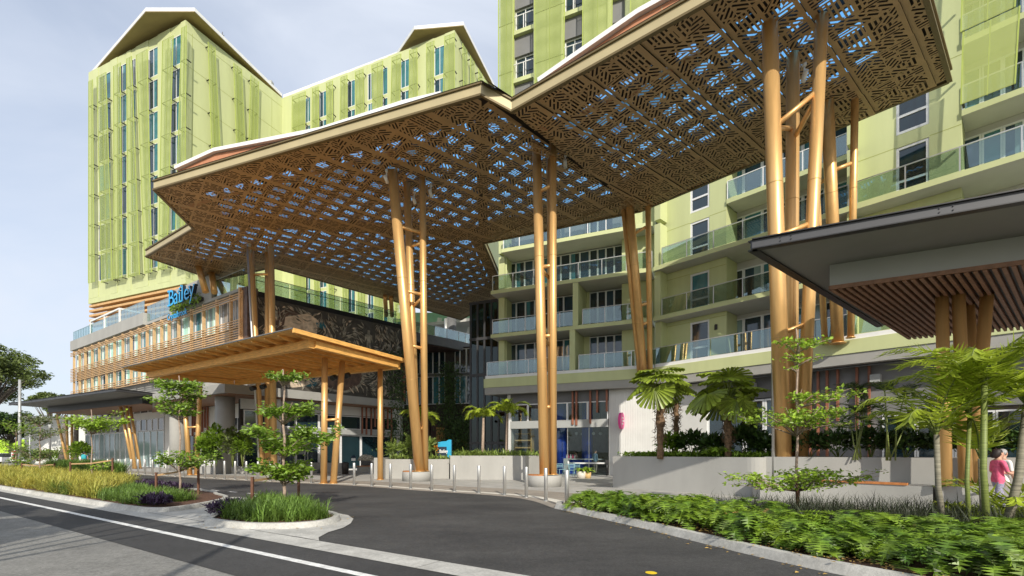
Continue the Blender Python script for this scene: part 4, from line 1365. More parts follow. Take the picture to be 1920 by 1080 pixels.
PW = 2.0
def pattern(seed):
    r = random.Random(seed)
    b0, b1 = 0.12, PW - 0.12
    v0, v1 = 0.03, PW - 0.03
    c = PW / 2
    zones = []
    def quad(x0, y0, x1, y1):  # one motif
        m = r.random()
        if m < 0.30:
            zones.append(([(x0, y0), (x1, y0), (x1, y1)], r.choice([0, 45, 90])))
            zones.append(([(x0, y0), (x1, y1), (x0, y1)], r.choice([0, 90, 45])))
        elif m < 0.60:
            zones.append(([(x0, y0), (x1, y0), (x0, y1)], r.choice([0, 135, 90])))
            zones.append(([(x1, y0), (x1, y1), (x0, y1)], r.choice([90, 135, 0])))
        elif m < 0.8:
            xm = (x0 + x1) / 2
            zones.append(([(x0, y0), (xm, y0), (xm, y1), (x0, y1)], 45)); zones.append(([(xm, y0), (x1, y0), (x1, y1), (xm, y1)], 135))
        else:
            ym = (y0 + y1) / 2
            zones.append(([(x0, y0), (x1, y0), (x1, ym), (x0, ym)], 135)); zones.append(([(x0, ym), (x1, ym), (x1, y1), (x0, y1)], 45))
    for i in range(3):
        for j in range(2):
            quad(v0 + (v1 - v0) * i / 3, b0 + (b1 - b0) * j / 2, v0 + (v1 - v0) * (i + 1) / 3, b0 + (b1 - b0) * (j + 1) / 2)
    slots = []
    for zn, ang in zones:
        z = shrink(zn, 0.030)
        a = R(ang); dx, dy = math.cos(a), math.sin(a)
        pit = 0.150
        k = -24
        while k <= 24:
            o = k * pit + 0.01
            t = -2.4 + r.random() * 0.5
            while t < 2.4:
                ln = r.uniform(0.22, 0.7)
                P = []
                for (u, v) in ((t, o - 0.038), (t + ln, o - 0.038), (t + ln, o + 0.038), (t, o + 0.038)):
                    P.append((c + dx * u - dy * v, c + dy * u + dx * v))
                P = clip_poly(P, z)
                if len(P) >= 3 and parea(P) > 0.0035: slots.append(P)
                t += ln + 0.09
            k += 1
    vs_, es = [(0, 0), (PW, 0), (PW, PW), (0, PW)], [(0, 1), (1, 2), (2, 3), (3, 0)]
    for P in slots:
        b_ = len(vs_)
        vs_ += P
        es += [(b_ + i, b_ + (i + 1) % len(P)) for i in range(len(P))]
    V, E, F, *_ = delaunay_2d_cdt([Vector(p) for p in vs_], es, [], 0, 1e-5)
    sl_ = [(P, min(p[0] for p in P), max(p[0] for p in P), min(p[1] for p in P), max(p[1] for p in P)) for P in slots]
    keep = []
    for f in F:
        cx_, cy_ = sum(V[i].x for i in f) / 3, sum(V[i].y for i in f) / 3
        hole = False
        for P, xa, xb, ya, yb in sl_:
            if xa <= cx_ <= xb and ya <= cy_ <= yb:
                s_ = 0; ok = True
                for i in range(len(P)):
                    p, q = P[i], P[(i + 1) % len(P)]
                    v = (q[0] - p[0]) * (cy_ - p[1]) - (q[1] - p[1]) * (cx_ - p[0])
                    if s_ == 0: s_ = 1 if v > 0 else -1
                    elif v * s_ < 0: ok = False; break
                if ok: hole = True; break
        if not hole: keep.append(list(f))
    return [tuple(v) for v in V], keep
PATS = [pattern(s) for s in (3, 8, 21, 34, 55)]
PMESH = []
for V, F in PATS:
    me = bpy.data.meshes.new('canopy_panel')
    me.from_pydata([(x, y, 0) for x, y in V], [], F)
    me.materials.append(M['bronze_sheet']); me.update()
    PMESH.append(me)

GA = R(50.0)
gu, gv = Vector((math.sin(GA), math.cos(GA))), Vector((-math.cos(GA), math.sin(GA)))   # panel grid on the plan
def fill_panels(poly3, z_of, nrm):
    """lay panels over one flat facet of the soffit; edge panels are cut to the outline"""
    P2 = [(p.xy.dot(gu), p.xy.dot(gv)) for p in poly3]
    ar = sum(P2[i][0] * P2[(i + 1) % len(P2)][1] - P2[(i + 1) % len(P2)][0] * P2[i][1] for i in range(len(P2)))
    if ar < 0: P2.reverse()
    x0, x1 = min(p[0] for p in P2), max(p[0] for p in P2)
    y0, y1 = min(p[1] for p in P2), max(p[1] for p in P2)
    gap = 0.02
    for i in range(math.floor(x0 / PW), math.ceil(x1 / PW)):
        for j in range(math.floor(y0 / PW), math.ceil(y1 / PW)):
            cell = [(i * PW, j * PW), (i * PW + PW, j * PW), (i * PW + PW, j * PW + PW), (i * PW, j * PW + PW)]
            cl = clip_poly(cell, P2)
            if len(cl) < 3 or parea(cl) < 0.12: continue
            k = rnd.randrange(len(PMESH))
            org = gu * (i * PW) + gv * (j * PW)
            full = abs(parea(cl) - PW * PW) < 1e-3
            me = PMESH[k]
            zo = z_of(org)
            zu, zv = z_of(org + gu) - zo, z_of(org + gv) - zo
            if not full:
                bm = bmesh.new(); bm.from_mesh(me)
                loc = [(x - i * PW, y - j * PW) for x, y in P2]
                for a in range(len(loc)):
                    p, q = Vector(loc[a]), Vector(loc[(a + 1) % len(loc)])
                    n_ = Vector(((q - p).y, -(q - p).x, 0)).normalized()
                    bmesh.ops.bisect_plane(bm, geom=bm.verts[:] + bm.edges[:] + bm.faces[:], plane_co=(p.x, p.y, 0), plane_no=n_, clear_outer=True)
                if not bm.faces: bm.free(); continue
                me = bpy.data.meshes.new('canopy_panel'); bm.to_mesh(me); bm.free()
                if not me.materials: me.materials.append(M['bronze_sheet'])
            o = bpy.data.objects.new('canopy_panel', me); COL.objects.link(o)
            o.parent = canopy
            mtx = Matrix(((gu.x, gv.x, 0, org.x), (gu.y, gv.y, 0, org.y), (zu, zv, 1, zo), (0, 0, 0, 1)))
            mtx = Matrix.Translation(-WL[canopy.name]) @ mtx
            o.matrix_local = mtx
def plane_z(a, b_, c):
    n = (b_ - a).cross(c - a).normalized()
    if n.z < 0: n = -n
    return (lambda p: a.z - (n.x * (p.x - a.x) + n.y * (p.y - a.y)) / n.z), n
facets = [
    ([K0, K1, KM, KN], (1.9, 0.3, 1.1, 2.2)),
    ([K1, KK, KM], (0.6, 1.6, 0.3)),
    ([K1, K2, KK], (0.8, 0.5, 0.5)),
    ([K2, K3, KR, KK], (1.9, 1.5, 2.8, 0.5)),
    ([KN, KQ, KT1, KT2], (1.6, 2.0, 2.0, 0.3)),
    ([KN, KT2, KM], (0.3, 0.3, 0.5)),
    ([KT2, KS, KV, KM], (2.2, 2.0, 1.0, 0.3)),
]
def inset_edges(P, ds):
    """convex polygon with each edge i (P[i]->P[i+1]) moved inwards by ds[i]"""
    P = [Vector(p.xy) for p in P]
    n = len(P)
    ar = sum(P[i].x * P[(i + 1) % n].y - P[(i + 1) % n].x * P[i].y for i in range(n))
    s = 1 if ar > 0 else -1
    L = []
    for i in range(n):
        t = (P[(i + 1) % n] - P[i]).normalized()
        L.append((P[i] + Vector((-t.y, t.x)) * s * ds[i], t))
    out = []
    for i in range(n):
        (p, t), (q, u) = L[i - 1], L[i]
        den = t.x * u.y - t.y * u.x
        k = ((q - p).x * u.y - (q - p).y * u.x) / den
        out.append(p + t * k)
    return out
for poly, ds in facets:
    zf, n_ = plane_z(poly[0], poly[1], poly[2])
    fill_panels(poly, zf, n_)
    # roof deck above with a skylight field and dark purlins
    inner = inset_edges(poly, ds)
    H = 0.52
    mb = MB()
    n = len(poly)
    for i in range(n):
        j = (i + 1) % n
        a, b_ = poly[i], poly[j]
        c, e = inner[j], inner[i]
        pts = [(a.x, a.y, a.z + H), (b_.x, b_.y, b_.z + H), (c.x, c.y, zf(c) + H), (e.x, e.y, zf(e) + H)]
        mb.face(pts)
        mb.face([(x, y, z + 0.12) for x, y, z in reversed(pts)])
    part('roof_deck', mb, ['deck_dark'], canopy)
    mb = MB(); mb.face([(p.x, p.y, zf(p) + H + 0.05) for p in inner])
    part('skylight', mb, ['skylight_glass'], canopy)
    P2 = [(p.dot(gu), p.dot(gv)) for p in inner]
    ar = sum(P2[i][0] * P2[(i + 1) % n][1] - P2[(i + 1) % n][0] * P2[i][1] for i in range(n))
    if ar < 0: P2.reverse()
    for ax, stp, wd_ in ((0, 1.0, 0.20), (1, 1.0, 0.22)):
        lo, hi = min(p[ax] for p in P2), max(p[ax] for p in P2)
        for k in range(math.ceil(lo / stp), math.floor(hi / stp) + 1):
            v = k * stp
            cell = [(v - wd_ / 2, -99), (v + wd_ / 2, -99), (v + wd_ / 2, 199), (v - wd_ / 2, 199)] if ax == 0 else [(-99, v - wd_ / 2), (199, v - wd_ / 2), (199, v + wd_ / 2), (-99, v + wd_ / 2)]
            cl = clip_poly(cell, P2)
            if len(cl) < 3 or parea(cl) < 0.05: continue
            mb = MB()
            wp = [gu * p[0] + gv * p[1] for p in cl]
            z_ = 0.26 if ax == 0 else 0.36
            lo_ = [(p.x, p.y, zf(p) + z_) for p in wp]; up_ = [(p.x, p.y, zf(p) + H + 0.04) for p in wp]
            mb.face(lo_); mb.face(list(reversed(up_)))
            for i in range(len(wp)):
                j = (i + 1) % len(wp)
                mb.face([lo_[i], lo_[j], up_[j], up_[i]])
            part('purlin', mb, ['deck_dark'], canopy)

# edge channels: a tan web between two thin dark lips
def fascia(a, b_, h=0.50):
    mb = MB()
    d = (b_ - a).normalized()
    nrm = Vector((d.y, -d.x, 0))
    if nrm.dot(Vector((-a.x - b_.x, -a.y - b_.y, 0))) < 0: nrm = -nrm
    def bx(off, w, z0, z1, mi):
        p, q = a + nrm * off, b_ + nrm * off
        vs_ = []
        for pt in (p, q):
            for k, z in ((0, z0), (w, z0), (w, z1), (0, z1)):
                vs_.append((pt.x + nrm.x * k, pt.y + nrm.y * k, pt.z + z))
        mb.add(vs_, [(0, 1, 2, 3), (7, 6, 5, 4), (4, 5, 1, 0), (5, 6, 2, 1), (6, 7, 3, 2), (7, 4, 0, 3)], mi)
    bx(0.0, 0.03, 0.06, h - 0.05, 0)
    bx(-0.06, 0.16, -0.03, 0.055, 1)
    bx(-0.02, 0.12, h - 0.048, h + 0.02, 1)
    return part('edge_channel', mb, ['fascia_tan', 'fascia_dark'], canopy)
for a, b_ in ((K0, K1), (K1, K2), (K2, K3), (K3, KR), (KR, KK), (KK, KM), (K0, KN), (KN, KQ), (KQ, KT1), (KT1, KT2), (KT2, KS), (KS, KV), (KM, KV)):
    fascia(a, b_)
# second terracotta tier with a white cap set back on the roof
def upstand(a, b_, back, tops, lo_of):
    f = Fac((0, 0), 0)
    d = (b_ - a).xy.normalized()
    f.o = Vector(a.xy) + Vector((-d.y, d.x)) * back
    f.u, f.n, f.rz = d, Vector((d.y, -d.x)), math.atan2(d.y, d.x)
    for (xa, ya), (xb, yb) in zip(tops[:-1], tops[1:]):
        s0, s1 = f.s(xa), f.s(xb)
        z0, z1 = f.z(xa, ya), f.z(xb, yb)
        mb = MB()
        lo = lo_of(f.P((s0 + s1) / 2, 0, 0))
        mb.add([(s0, 0, lo), (s1, 0, lo), (s1, 0, z1 - .12), (s0, 0, z0 - .12), (s0, 0.3, lo), (s1, 0.3, lo), (s1, 0.3, z1 - .12), (s0, 0.3, z0 - .12)],
               [(0, 1, 2, 3), (7, 6, 5, 4), (4, 5, 1, 0), (5, 6, 2, 1), (6, 7, 3, 2), (7, 4, 0, 3)], 0)
        k = s0 + 0.9
        while k < s1:
            mb.fbox(k - 0.015, k + 0.015, 0.0, 0.006, 15.95, min(z0, z1) - .13, 1)
            k += 2.2
        o = fpart('upstand', mb, ['terracotta', 'fascia_tan'], canopy, f)
        mb = MB(); mb.beam((s0, 0.05, z0), (s1, 0.05, z1), 0.5, 0.20); sub('cap', mb, ['white'], o, world=False)
upstand(K0, K1, 2.4, [(333, 317), (406, 284), (605, 246), (757, 197), (830, 180)], lambda p: 16.5)
upstand(K2, K3, 2.4, [(1012, 155), (1198, 27), (1262, -8), (1330, -40)], lambda p: plane_z(K2, K3, KR)[0](p) + 0.50)

# ---------------------------------------------------------------- golden column clusters
def soffit_hit(px, py, right):
    return hit(px, py, K2, nR) if right else cz(px, py, ZC)
def cluster(label, base, tubes, braces, pipe=None, fine='column'):
    """tubes: (bottom point, top point, radius); braces: (i, j, fraction on i, fraction on j)"""
    t = thing('column_cluster', label, 'column', base, 'golden column clusters under the great canopy')
    for a, b_, r_ in tubes:
        mb = MB(); a, b_ = Vector(a), Vector(b_)
        mb.tube([a, a + (b_ - a) * 0.5, b_ + (b_ - a).normalized() * 0.04], [r_, r_ * 0.97, r_ * 0.92], 20)
        col_ = part('column', mb, ['bronze'], t)
        for fr_ in (0.32, 0.66):
            c_ = a.lerp(b_, fr_); dd_ = (b_ - a).normalized() * 0.012
            jb = MB(); jb.tube([c_ - dd_, c_ + dd_], r_ * (1.0 - .06 * fr_) + .003, 20); sub('joint_ring', jb, ['bronze_joint'], col_)
        mb = MB(); mb.lathe([(r_ * 1.35, 0), (r_ * 1.35, 0.03)], 20, a); part('base_plate', mb, ['bronze'], t)
    for i, j, fi, fj in braces:
        p = Vector(tubes[i][0]).lerp(Vector(tubes[i][1]), fi); q = Vector(tubes[j][0]).lerp(Vector(tubes[j][1]), fj)
        mb = MB(); mb.tube([p, q], 0.085, 10); part('brace', mb, ['bronze'], t)
    if pipe:
        mb = MB(); mb.tube([Vector(pipe[0]), Vector(pipe[1])], pipe[2], 10); part('downpipe', mb, ['steel'], t)
    return t
# A by the relief wall
YA = 34.0
def pt(px, py, Y): return at(px, py, Y)
def base_pt(px, Y, z): return at(px, CY - (z - CAMZ) * FPX / Y, Y)
cluster('golden column cluster at the left corner of the dark relief wall', base_pt(503, YA, 0),
        [(base_pt(492, YA, 0), pt(470, 455, YA + .6), 0.20), (base_pt(502, YA + .5, 0), pt(502, 452, YA + 1.0), 0.2), (base_pt(514, YA - .3, 0), pt(508, 448, YA + .2), 0.22)],
        [(0, 2, 0.86, 0.85), (0, 1, 0.55, 0.53), (2, 1, 0.56, 0.53)], (base_pt(487, YA - .2, 0), pt(463, 456, YA), 0.07))
cluster('golden column cluster on the round planter in front of the dark relief wall', base_pt(786, 26.9, .6),
        [(base_pt(787, 26.6, .55), cz(736, 322, ZC), 0.285), (base_pt(783, 27.4, .55), cz(763, 345, ZC), 0.21), (base_pt(797, 26.8, .55), cz(792, 335, ZC), 0.19)],
        [(0, 2, 0.83, 0.82), (0, 2, 0.62, 0.615), (2, 1, 0.79, 0.79), (0, 2, 0.44, 0.43), (0, 2, 0.155, 0.15), (0, 1, 0.62, 0.58), (2, 1, 0.61, 0.58)], (base_pt(779, 26.4, .55), pt(757, 440, 26.6), 0.06))
cluster('golden column pair on the round planter in front of the cafe', base_pt(1026, 22.7, .6),
        [(base_pt(1021, 22.5, .55), cz(1006, 276, ZC), 0.235), (base_pt(1037, 22.7, .55), cz(1037, 264, ZC), 0.175), (base_pt(1033, 23.4, .55), pt(1030, 292, 23.6), 0.14)],
        [(0, 1, 0.86, 0.87), (0, 1, 0.63, 0.63), (0, 1, 0.42, 0.42), (0, 1, 0.205, 0.205), (0, 2, 0.63, 0.61), (0, 2, 0.42, 0.4), (1, 2, 0.63, 0.61)])
YD = 17.4
cluster('largest golden column cluster rising behind the low bench wall', base_pt(1484, YD, .65),
        [(base_pt(1470, YD - .2, .65), soffit_hit(1443, 46, True), 0.27), (base_pt(1482, YD + .6, .65), soffit_hit(1487, 105, True), 0.24), (base_pt(1501, YD - .1, .65), soffit_hit(1541, 32, True), 0.21)],
        [(0, 2, 0.78, 0.85), (0, 1, 0.78, 0.83), (2, 1, 0.84, 0.80), (0, 2, 0.545, 0.57), (0, 1, 0.545, 0.53), (2, 1, 0.56, 0.53), (0, 2, 0.33, 0.35)], (base_pt(1450, YD - .3, .65), pt(1448, 220, YD - .2), 0.06))
cluster('golden column cluster standing on the green balcony band left of centre', AL.pl(1205, 0.3, 6.75),
        [(AL.P(AL.s(1199, .3), .3, 6.72), soffit_hit(1168, 382, False), 0.15), (AL.P(AL.s(1207, .35), .35, 6.65), soffit_hit(1180, 376, False), 0.25), (AL.P(AL.s(1219, .3), .3, 6.75), soffit_hit(1215, 372, False), 0.17)],
        [(1, 2, 0.82, 0.86), (1, 0, 0.8, 0.82), (1, 2, 0.30, 0.32), (1, 2, 0.42, 0.43)])
cluster('golden column cluster standing on the green balcony band behind the tallest sapling', AR.pl(1575, 0.3, 7.1),
        [(AR.pl(1547, .3, 7.0), soffit_hit(1524, 230, True), 0.14), (AR.pl(1571, .35, 6.9), soffit_hit(1551, 190, True), 0.26), (AR.pl(1595, .3, 7.1), soffit_hit(1603, 185, True), 0.15)],
        [(1, 2, 0.74, 0.76), (1, 0, 0.72, 0.74)])
# thin struts at the back of the canopy
for (x0, y0, x1, y1, Y, lab) in ((386, 548, 372, 500, 37.5, 'bronze strut rising from the roof behind the big blue letters'), (402, 548, 397, 512, 38, 'dark strut beside the roof drum near the blue letters'),
                            (724, 592, 722, 554, 47, 'thin bronze prop on the relief wall terrace, left of a pair'), (735, 592, 733, 556, 47.3, 'thin bronze prop on the relief wall terrace, right of a pair')):
    p = at(x0, y0, Y); q = cz(x1, y1, ZC)
    mb = MB(); mb.tube([p, q], 0.2 if Y > 40 else 0.24, 10)
    single('canopy_strut', mb, ['bronze'], lab, 'strut', p)
# small floodlights clamped under the soffit
for i, (px, py, right, lab) in enumerate(((725, 318, False, 'left of the relief wall column cluster'), (777, 358, False, 'between two tubes over the middle cluster'), (808, 345, False, 'right of the middle cluster top'), (1060, 288, False, 'right of the column pair top'), (1508, 118, True, 'beside the tallest cluster top'))):
    q = soffit_hit(px, py, right)
    fl = thing('floodlight', 'small white floodlight under the bronze soffit ' + lab, 'floodlight', q, 'floodlights under the canopy')
    mb = MB(); mb.tube([q, q - Vector((0, 0, 0.45))], 0.035, 8); part('stem', mb, ['white'], fl)
    mb = MB(); mb.tube([q + Vector((-0.05, -0.2, -0.42)), q + Vector((0.02, 0.12, -0.62))], 0.09, 10); part('lamp_head', mb, ['white'], fl)
    mb = MB(); mb.box(q.x - .06, q.x + .06, q.y - .06, q.y + .06, q.z - .12, q.z + 0.0); part('clamp', mb, ['white'], fl)

# ================================================================ TIMBER PERGOLA
perg = thing('pergola', 'orange timber pergola roof of sloping rafters on slender golden posts', 'pergola', (-13, 27, 0))
FB0, FB1 = Vector((-9.2, 22.2, 0)), Vector((-23.4, 31.2, 0))
BB0, BB1 = Vector((-6.5, 27.7, 0)), Vector((-19.6, 34.4, 0))
ZB0 = 6.38
for a, b_ in ((FB0, FB1), (BB0, BB1)):
    mb = MB(); mb.beam((a.x, a.y, ZB0), (b_.x, b_.y, ZB0), 0.30, 0.36, mid=0); part('main_beam', mb, ['timber'], perg)
for k, (a, b_) in enumerate(((FB0, BB0), (FB1, BB1), (FB0.lerp(FB1, .5), BB0.lerp(BB1, .5)))):
    d = (b_ - a).normalized() * 0.16
    mb = MB(); mb.beam((a.x + d.x, a.y + d.y, ZB0 + .03), (b_.x - d.x, b_.y - d.y, ZB0 + .03), 0.26, 0.32, mid=0); part('cross_beam', mb, ['timber'], perg)
NRF = 17
for i in range(NRF):
    k = i / (NRF - 1)
    a, b_ = FB0.lerp(FB1, k), BB0.lerp(BB1, k)
    d = (b_ - a).normalized()
    p = a - d * 1.1 - (FB1 - FB0).normalized() * 0.1
    mb = MB()
    w = 0.09
    sd = Vector((-d.y, d.x, 0)) * w / 2
    e = b_ + d * 0.45
    prof = [(p, 0.43, 0.515), (a - d * 0.55, 0.36, 0.515), (a, 0.325, 0.515), (b_, 0.325, 0.515), (e, 0.42, 0.515)]      # upswept tail
    L = [(q - sd, lo, hi) for q, lo, hi in prof]; Rr = [(q + sd, lo, hi) for q, lo, hi in prof]
    vs_ = []
    for (q, lo, hi), (q2, _, _) in zip(L, Rr):
        vs_ += [(q.x, q.y, ZB0 + lo), (q.x, q.y, ZB0 + hi), (q2.x, q2.y, ZB0 + lo), (q2.x, q2.y, ZB0 + hi)]
    fs = []
    for j in range(len(prof) - 1):
        b0 = j * 4; b1 = b0 + 4
        fs += [(b0, b1, b1 + 1, b0 + 1), (b0 + 2, b0 + 3, b1 + 3, b1 + 2), (b0, b0 + 2, b1 + 2, b1), (b0 + 1, b1 + 1, b1 + 3, b0 + 3)]
    fs += [(0, 1, 3, 2), (len(vs_) - 4, len(vs_) - 2, len(vs_) - 1, len(vs_) - 3)]
    mb.add(vs_, fs); part('rafter', mb, ['timber'], perg)
dF = (BB0 - FB0).normalized()
c0, c1 = FB0 - dF * 1.25 + (FB0 - FB1).normalized() * .35, FB1 - (BB1 - FB1).normalized() * 1.25 - (FB0 - FB1).normalized() * .35
c2, c3 = BB1 + (BB1 - FB1).normalized() * .55, BB0 + dF * .55 + (BB0 - BB1).normalized() * .3
# boarded sheets between the rafters: planks across
NB = 22
for j in range(NB):
    k0, k1 = j / NB, (j + 1) / NB - 0.002
    p0, p1 = c0.lerp(c3, k0), c1.lerp(c2, k0)
    q0, q1 = c0.lerp(c3, k1), c1.lerp(c2, k1)
    rise = 0.0
    z = ZB0 + 0.518 + (0.012 if j % 2 else 0.0)
    zl = z
    mb = MB()
    mb.add([(p0.x, p0.y, zl), (p1.x, p1.y, zl), (q1.x, q1.y, z), (q0.x, q0.y, z), (p0.x, p0.y, zl + .05), (p1.x, p1.y, zl + .05), (q1.x, q1.y, z + .05), (q0.x, q0.y, z + .05)],
           [(0, 1, 2, 3), (7, 6, 5, 4), (4, 5, 1, 0), (5, 6, 2, 1), (6, 7, 3, 2), (7, 4, 0, 3)])
    part('roof_plank', mb, ['timber'], perg)
mb = MB(); mb.beam((c0.x, c0.y, ZB0 + 0.55), (c1.x, c1.y, ZB0 + 0.55), 0.10, 0.05, mid=0); part('roof_edge', mb, ['mid_grey'], perg)
mb = MB(); mb.beam((c0.x, c0.y, ZB0 + 0.40), (c3.x, c3.y, ZB0 + 0.40), 0.09, 0.19, mid=0); part('barge_board', mb, ['timber'], perg)
for (bx_, by_, tx, ty, Yt) in ((607, 907, 609, 669, None), (625, 907, 642, 676, 25.6), (713, 900, 713, 690, None), (356, 891, 344, 732, None), (369, 891, 375, 732, None)):
    g = gz(bx_, by_)
    Yt = Yt or g.y
    tp = at(tx, ty, Yt); tp.z = ZB0 + 0.02
    mb = MB(); mb.tube([g, tp], [0.165, 0.15], 14); part('post', mb, ['bronze'], perg)
    mb = MB(); mb.lathe([(0.22, 0.012), (0.22, 0.04)], 14, g); part('base_plate', mb, ['bronze'], perg)
for a, b_ in (((607, 788), (634, 786)), ((347, 802), (372, 800))):
    Y = 24.6 if a[0] > 500 else 33.7
    mb = MB(); mb.tube([at(a[0], a[1], Y), at(b_[0], b_[1], Y)], 0.07, 10); part('brace', mb, ['bronze'], perg)
for px, py in ((478, 727), (497, 724), (629, 707), (654, 703)):
    q = at(px, py, 29.5 if px < 550 else 26.5); mb = MB(); mb.tube([q, q + Vector((-0.1, -0.25, -.1))], 0.15, 12); o = part('spotlight', mb, ['black'], perg)

# ================================================================ DARK COVERED WALKS
def dark_canopy(label, C0, a, b_, la, lb, zr, box, loc, slats=0, under='roof_grey'):
    """C0 near corner, a / b_ plan directions along the two visible edges"""
    t = thing('covered_walk', label, 'canopy', loc)
    def P(i, j, z): q = Vector(C0.xy) + a * i + b_ * j; return (q.x, q.y, z)
    mb = MB(); mb.prism([P(0, 0, 0)[:2], P(la, 0, 0)[:2], P(la, lb, 0)[:2], P(0, lb, 0)[:2]], zr, zr + 0.10, 0)
    part('roof_slab', mb, [under], t)
    for p, q in ((P(0, 0, 0), P(la, 0, 0)), (P(0, 0, 0), P(0, lb, 0))):
        mb = MB()
        p, q = Vector(p), Vector(q)
        e = (q - p).normalized()
        nrm = Vector((e.y, -e.x, 0))
        if nrm.dot(Vector((C0.x, C0.y, 0)) - Vector((P(la / 2, lb / 2, 0)))) < 0: nrm = -nrm
        mb.beam((p.x + nrm.x * .02, p.y + nrm.y * .02, zr - 0.02), (q.x + nrm.x * .02, q.y + nrm.y * .02, zr - 0.02), 0.03, 0.20, 0, mid=0)
        mb.beam((p.x, p.y, zr - 0.045), (q.x, q.y, zr - 0.045), 0.20, 0.024, 1, mid=0)
        mb.beam((p.x, p.y, zr + 0.185), (q.x, q.y, zr + 0.185), 0.20, 0.024, 1, mid=0)
        o = part('edge_channel', mb, ['dark_grey', 'black'], t)
        bm_ = MB(); L = (q - p).length; k = 0.6
        while k < L:
            for dk in (0, 0.22):
                for dz in (0.05, 0.13):
                    w = p + e * (k + dk) + nrm * 0.036; bm_.tube([(w.x, w.y, zr + dz), (w.x + nrm.x * .02, w.y + nrm.y * .02, zr + dz)], 0.014, 6)
            k += 2.9
        sub('bolt', bm_, ['black'], o)
    i0, j0, i1, j1, z0, m = box
    mb = MB()
    mb.prism([P(i0, j0, 0)[:2], P(i1, j0, 0)[:2], P(i1, j1, 0)[:2], P(i0, j1, 0)[:2]], z0 + 0.05, zr - 0.001, 0)
    part('ceiling_box', mb, [m], t)
    if slats:
        for k in range(slats):
            i = i0 + 0.05 + (i1 - i0 - .1) * k / (slats - 1)
            mb = MB(); mb.beam(P(i, j0 + .03, z0), P(i, j1 - .03, z0), 0.075, 0.12, mid=0.62); part('slat', mb, ['timber_dark'], t)
        mb = MB(); mb.prism([P(i0 + .02, j0 + .02, 0)[:2], P(i1 - .02, j0 + .02, 0)[:2], P(i1 - .02, j1 - .02, 0)[:2], P(i0 + .02, j1 - .02, 0)[:2]], z0 + 0.046, z0 + 0.0495); part('ceiling_back', mb, ['black'], t)
        mb = MB(); mb.beam(P(i0, j0, z0 - .05), P(i1, j0, z0 - .05), 0.05, 0.10, mid=0); mb.beam(P(i0, j0, z0 - .05), P(i0, j1, z0 - .05), 0.05, 0.10, mid=0); part('slat_trim', mb, ['timber_dark'], t)
    else:
        mb = MB(); mb.prism([P(i0 + .1, j0 + .1, 0)[:2], P(i1 - .1, j0 + .1, 0)[:2], P(i1 - .1, j1 - .1, 0)[:2], P(i0 + .1, j1 - .1, 0)[:2]], z0, z0 + 0.049); part('ceiling', mb, ['timber_dark'], t)
    return t
C0 = Vector((5.83, 11.75, 0))
rwalk = dark_canopy('grey steel edged covered walk with dark timber slat ceiling at the right edge', C0, Vector((0.884, -0.467)), Vector((0.766, 0.643)), 10.5, 11.2, 6.55, (0.92, 2.3, 8.2, 11.0, 5.95, 'box_grey'), (10, 14, 0), slats=44)
for (x0, y0, x1, y1, Yb, Yt) in ((1773, 906, 1766, 585, 13.0, 13.4), (1811, 906, 1797, 560, 13.0, 13.2), (1838, 880, 1815, 580, 13.6, 14.2), (1822, 900, 1851, 565, 13.5, 13.3)):
    p = at(x0, y0, Yb); q = at(x1, y1, Yt); p.z = 0.70; q.z = 5.98
    mb = MB(); mb.tube([p, q], [0.15, 0.145], 16); part('column', mb, ['bronze'], rwalk)
L0 = Vector((-32.9, 40.2, 0))
lwalk = dark_canopy('dark steel covered walk at the left on splayed bronze columns', L0, Vector((-0.872, 0.49)), Vector((0.25, 0.968)), 24.5, 7.5, 6.7, (1.6, 3.0, 23, 7.4, 6.0, 'dark_grey'), (-42, 48, 0), under='mid_grey')
for (x0, y0, x1, y1, Y) in ((250, 876, 226, 765, 47), (254, 876, 236, 762, 46.3), (263, 876, 244, 765, 47), (127, 872, 106, 778, 57), (128, 872, 124, 778, 57.5), (135, 870, 135, 778, 58)):
    p = at(x0, y0, Y); q = at(x1, y1, Y); p.z = 0.02; q.z = 6.02
    mb = MB(); mb.tube([p, q], 0.135, 12); part('column', mb, ['bronze'], lwalk)
p, q = at(240, 813, 46.8), at(249, 812, 47); mb = MB(); mb.tube([p, q], 0.09, 8); part('brace', mb, ['bronze'], lwalk)

# ================================================================ PLANTERS, BENCHES, BOLLARDS
def wall_line(a, b_, w, z0, z1, m='render_grey', round_=0):
    mb = MB(); mb.beam((a[0], a[1], z0), (b_[0], b_[1], z0), w, z1 - z0, mid=0)
    return mb
def box_planter(name, label, poly, h, group=None, m='render_grey', lip=0.12):
    c = sum((Vector((p[0], p[1], 0)) for p in poly), Vector()) / len(poly)
    t = thing(name, label, 'planter', c, group)
    P = [Vector((p[0], p[1])) for p in poly]
    ins = inset_poly(P, lip)
    mb = MB(); n = len(P)
    for i in range(n):
        j = (i + 1) % n
        mb.face([(P[i].x, P[i].y, 0), (P[j].x, P[j].y, 0), (P[j].x, P[j].y, h), (P[i].x, P[i].y, h)])
        mb.face([(P[i].x, P[i].y, h), (P[j].x, P[j].y, h), (ins[j].x, ins[j].y, h), (ins[i].x, ins[i].y, h)])
        mb.face([(ins[j].x, ins[j].y, h - .15), (ins[i].x, ins[i].y, h - .15), (ins[i].x, ins[i].y, h), (ins[j].x, ins[j].y, h)])
    part('planter_wall', mb, [m], t)
    mb = MB(); mb.prism(ins, h - 0.25, h - 0.08); part('soil', mb, ['mulch'], t)
    return t
p = gz(722, 897.5); q = gz(842, 897.5)
PL1 = [(p.x, p.y), (q.x, q.y), (q.x + .5, q.y + 2.2), (p.x + .2, p.y + 2.4)]
box_planter('planter', 'low grey planter with big leafy plants behind the middle golden columns', PL1, 1.18)
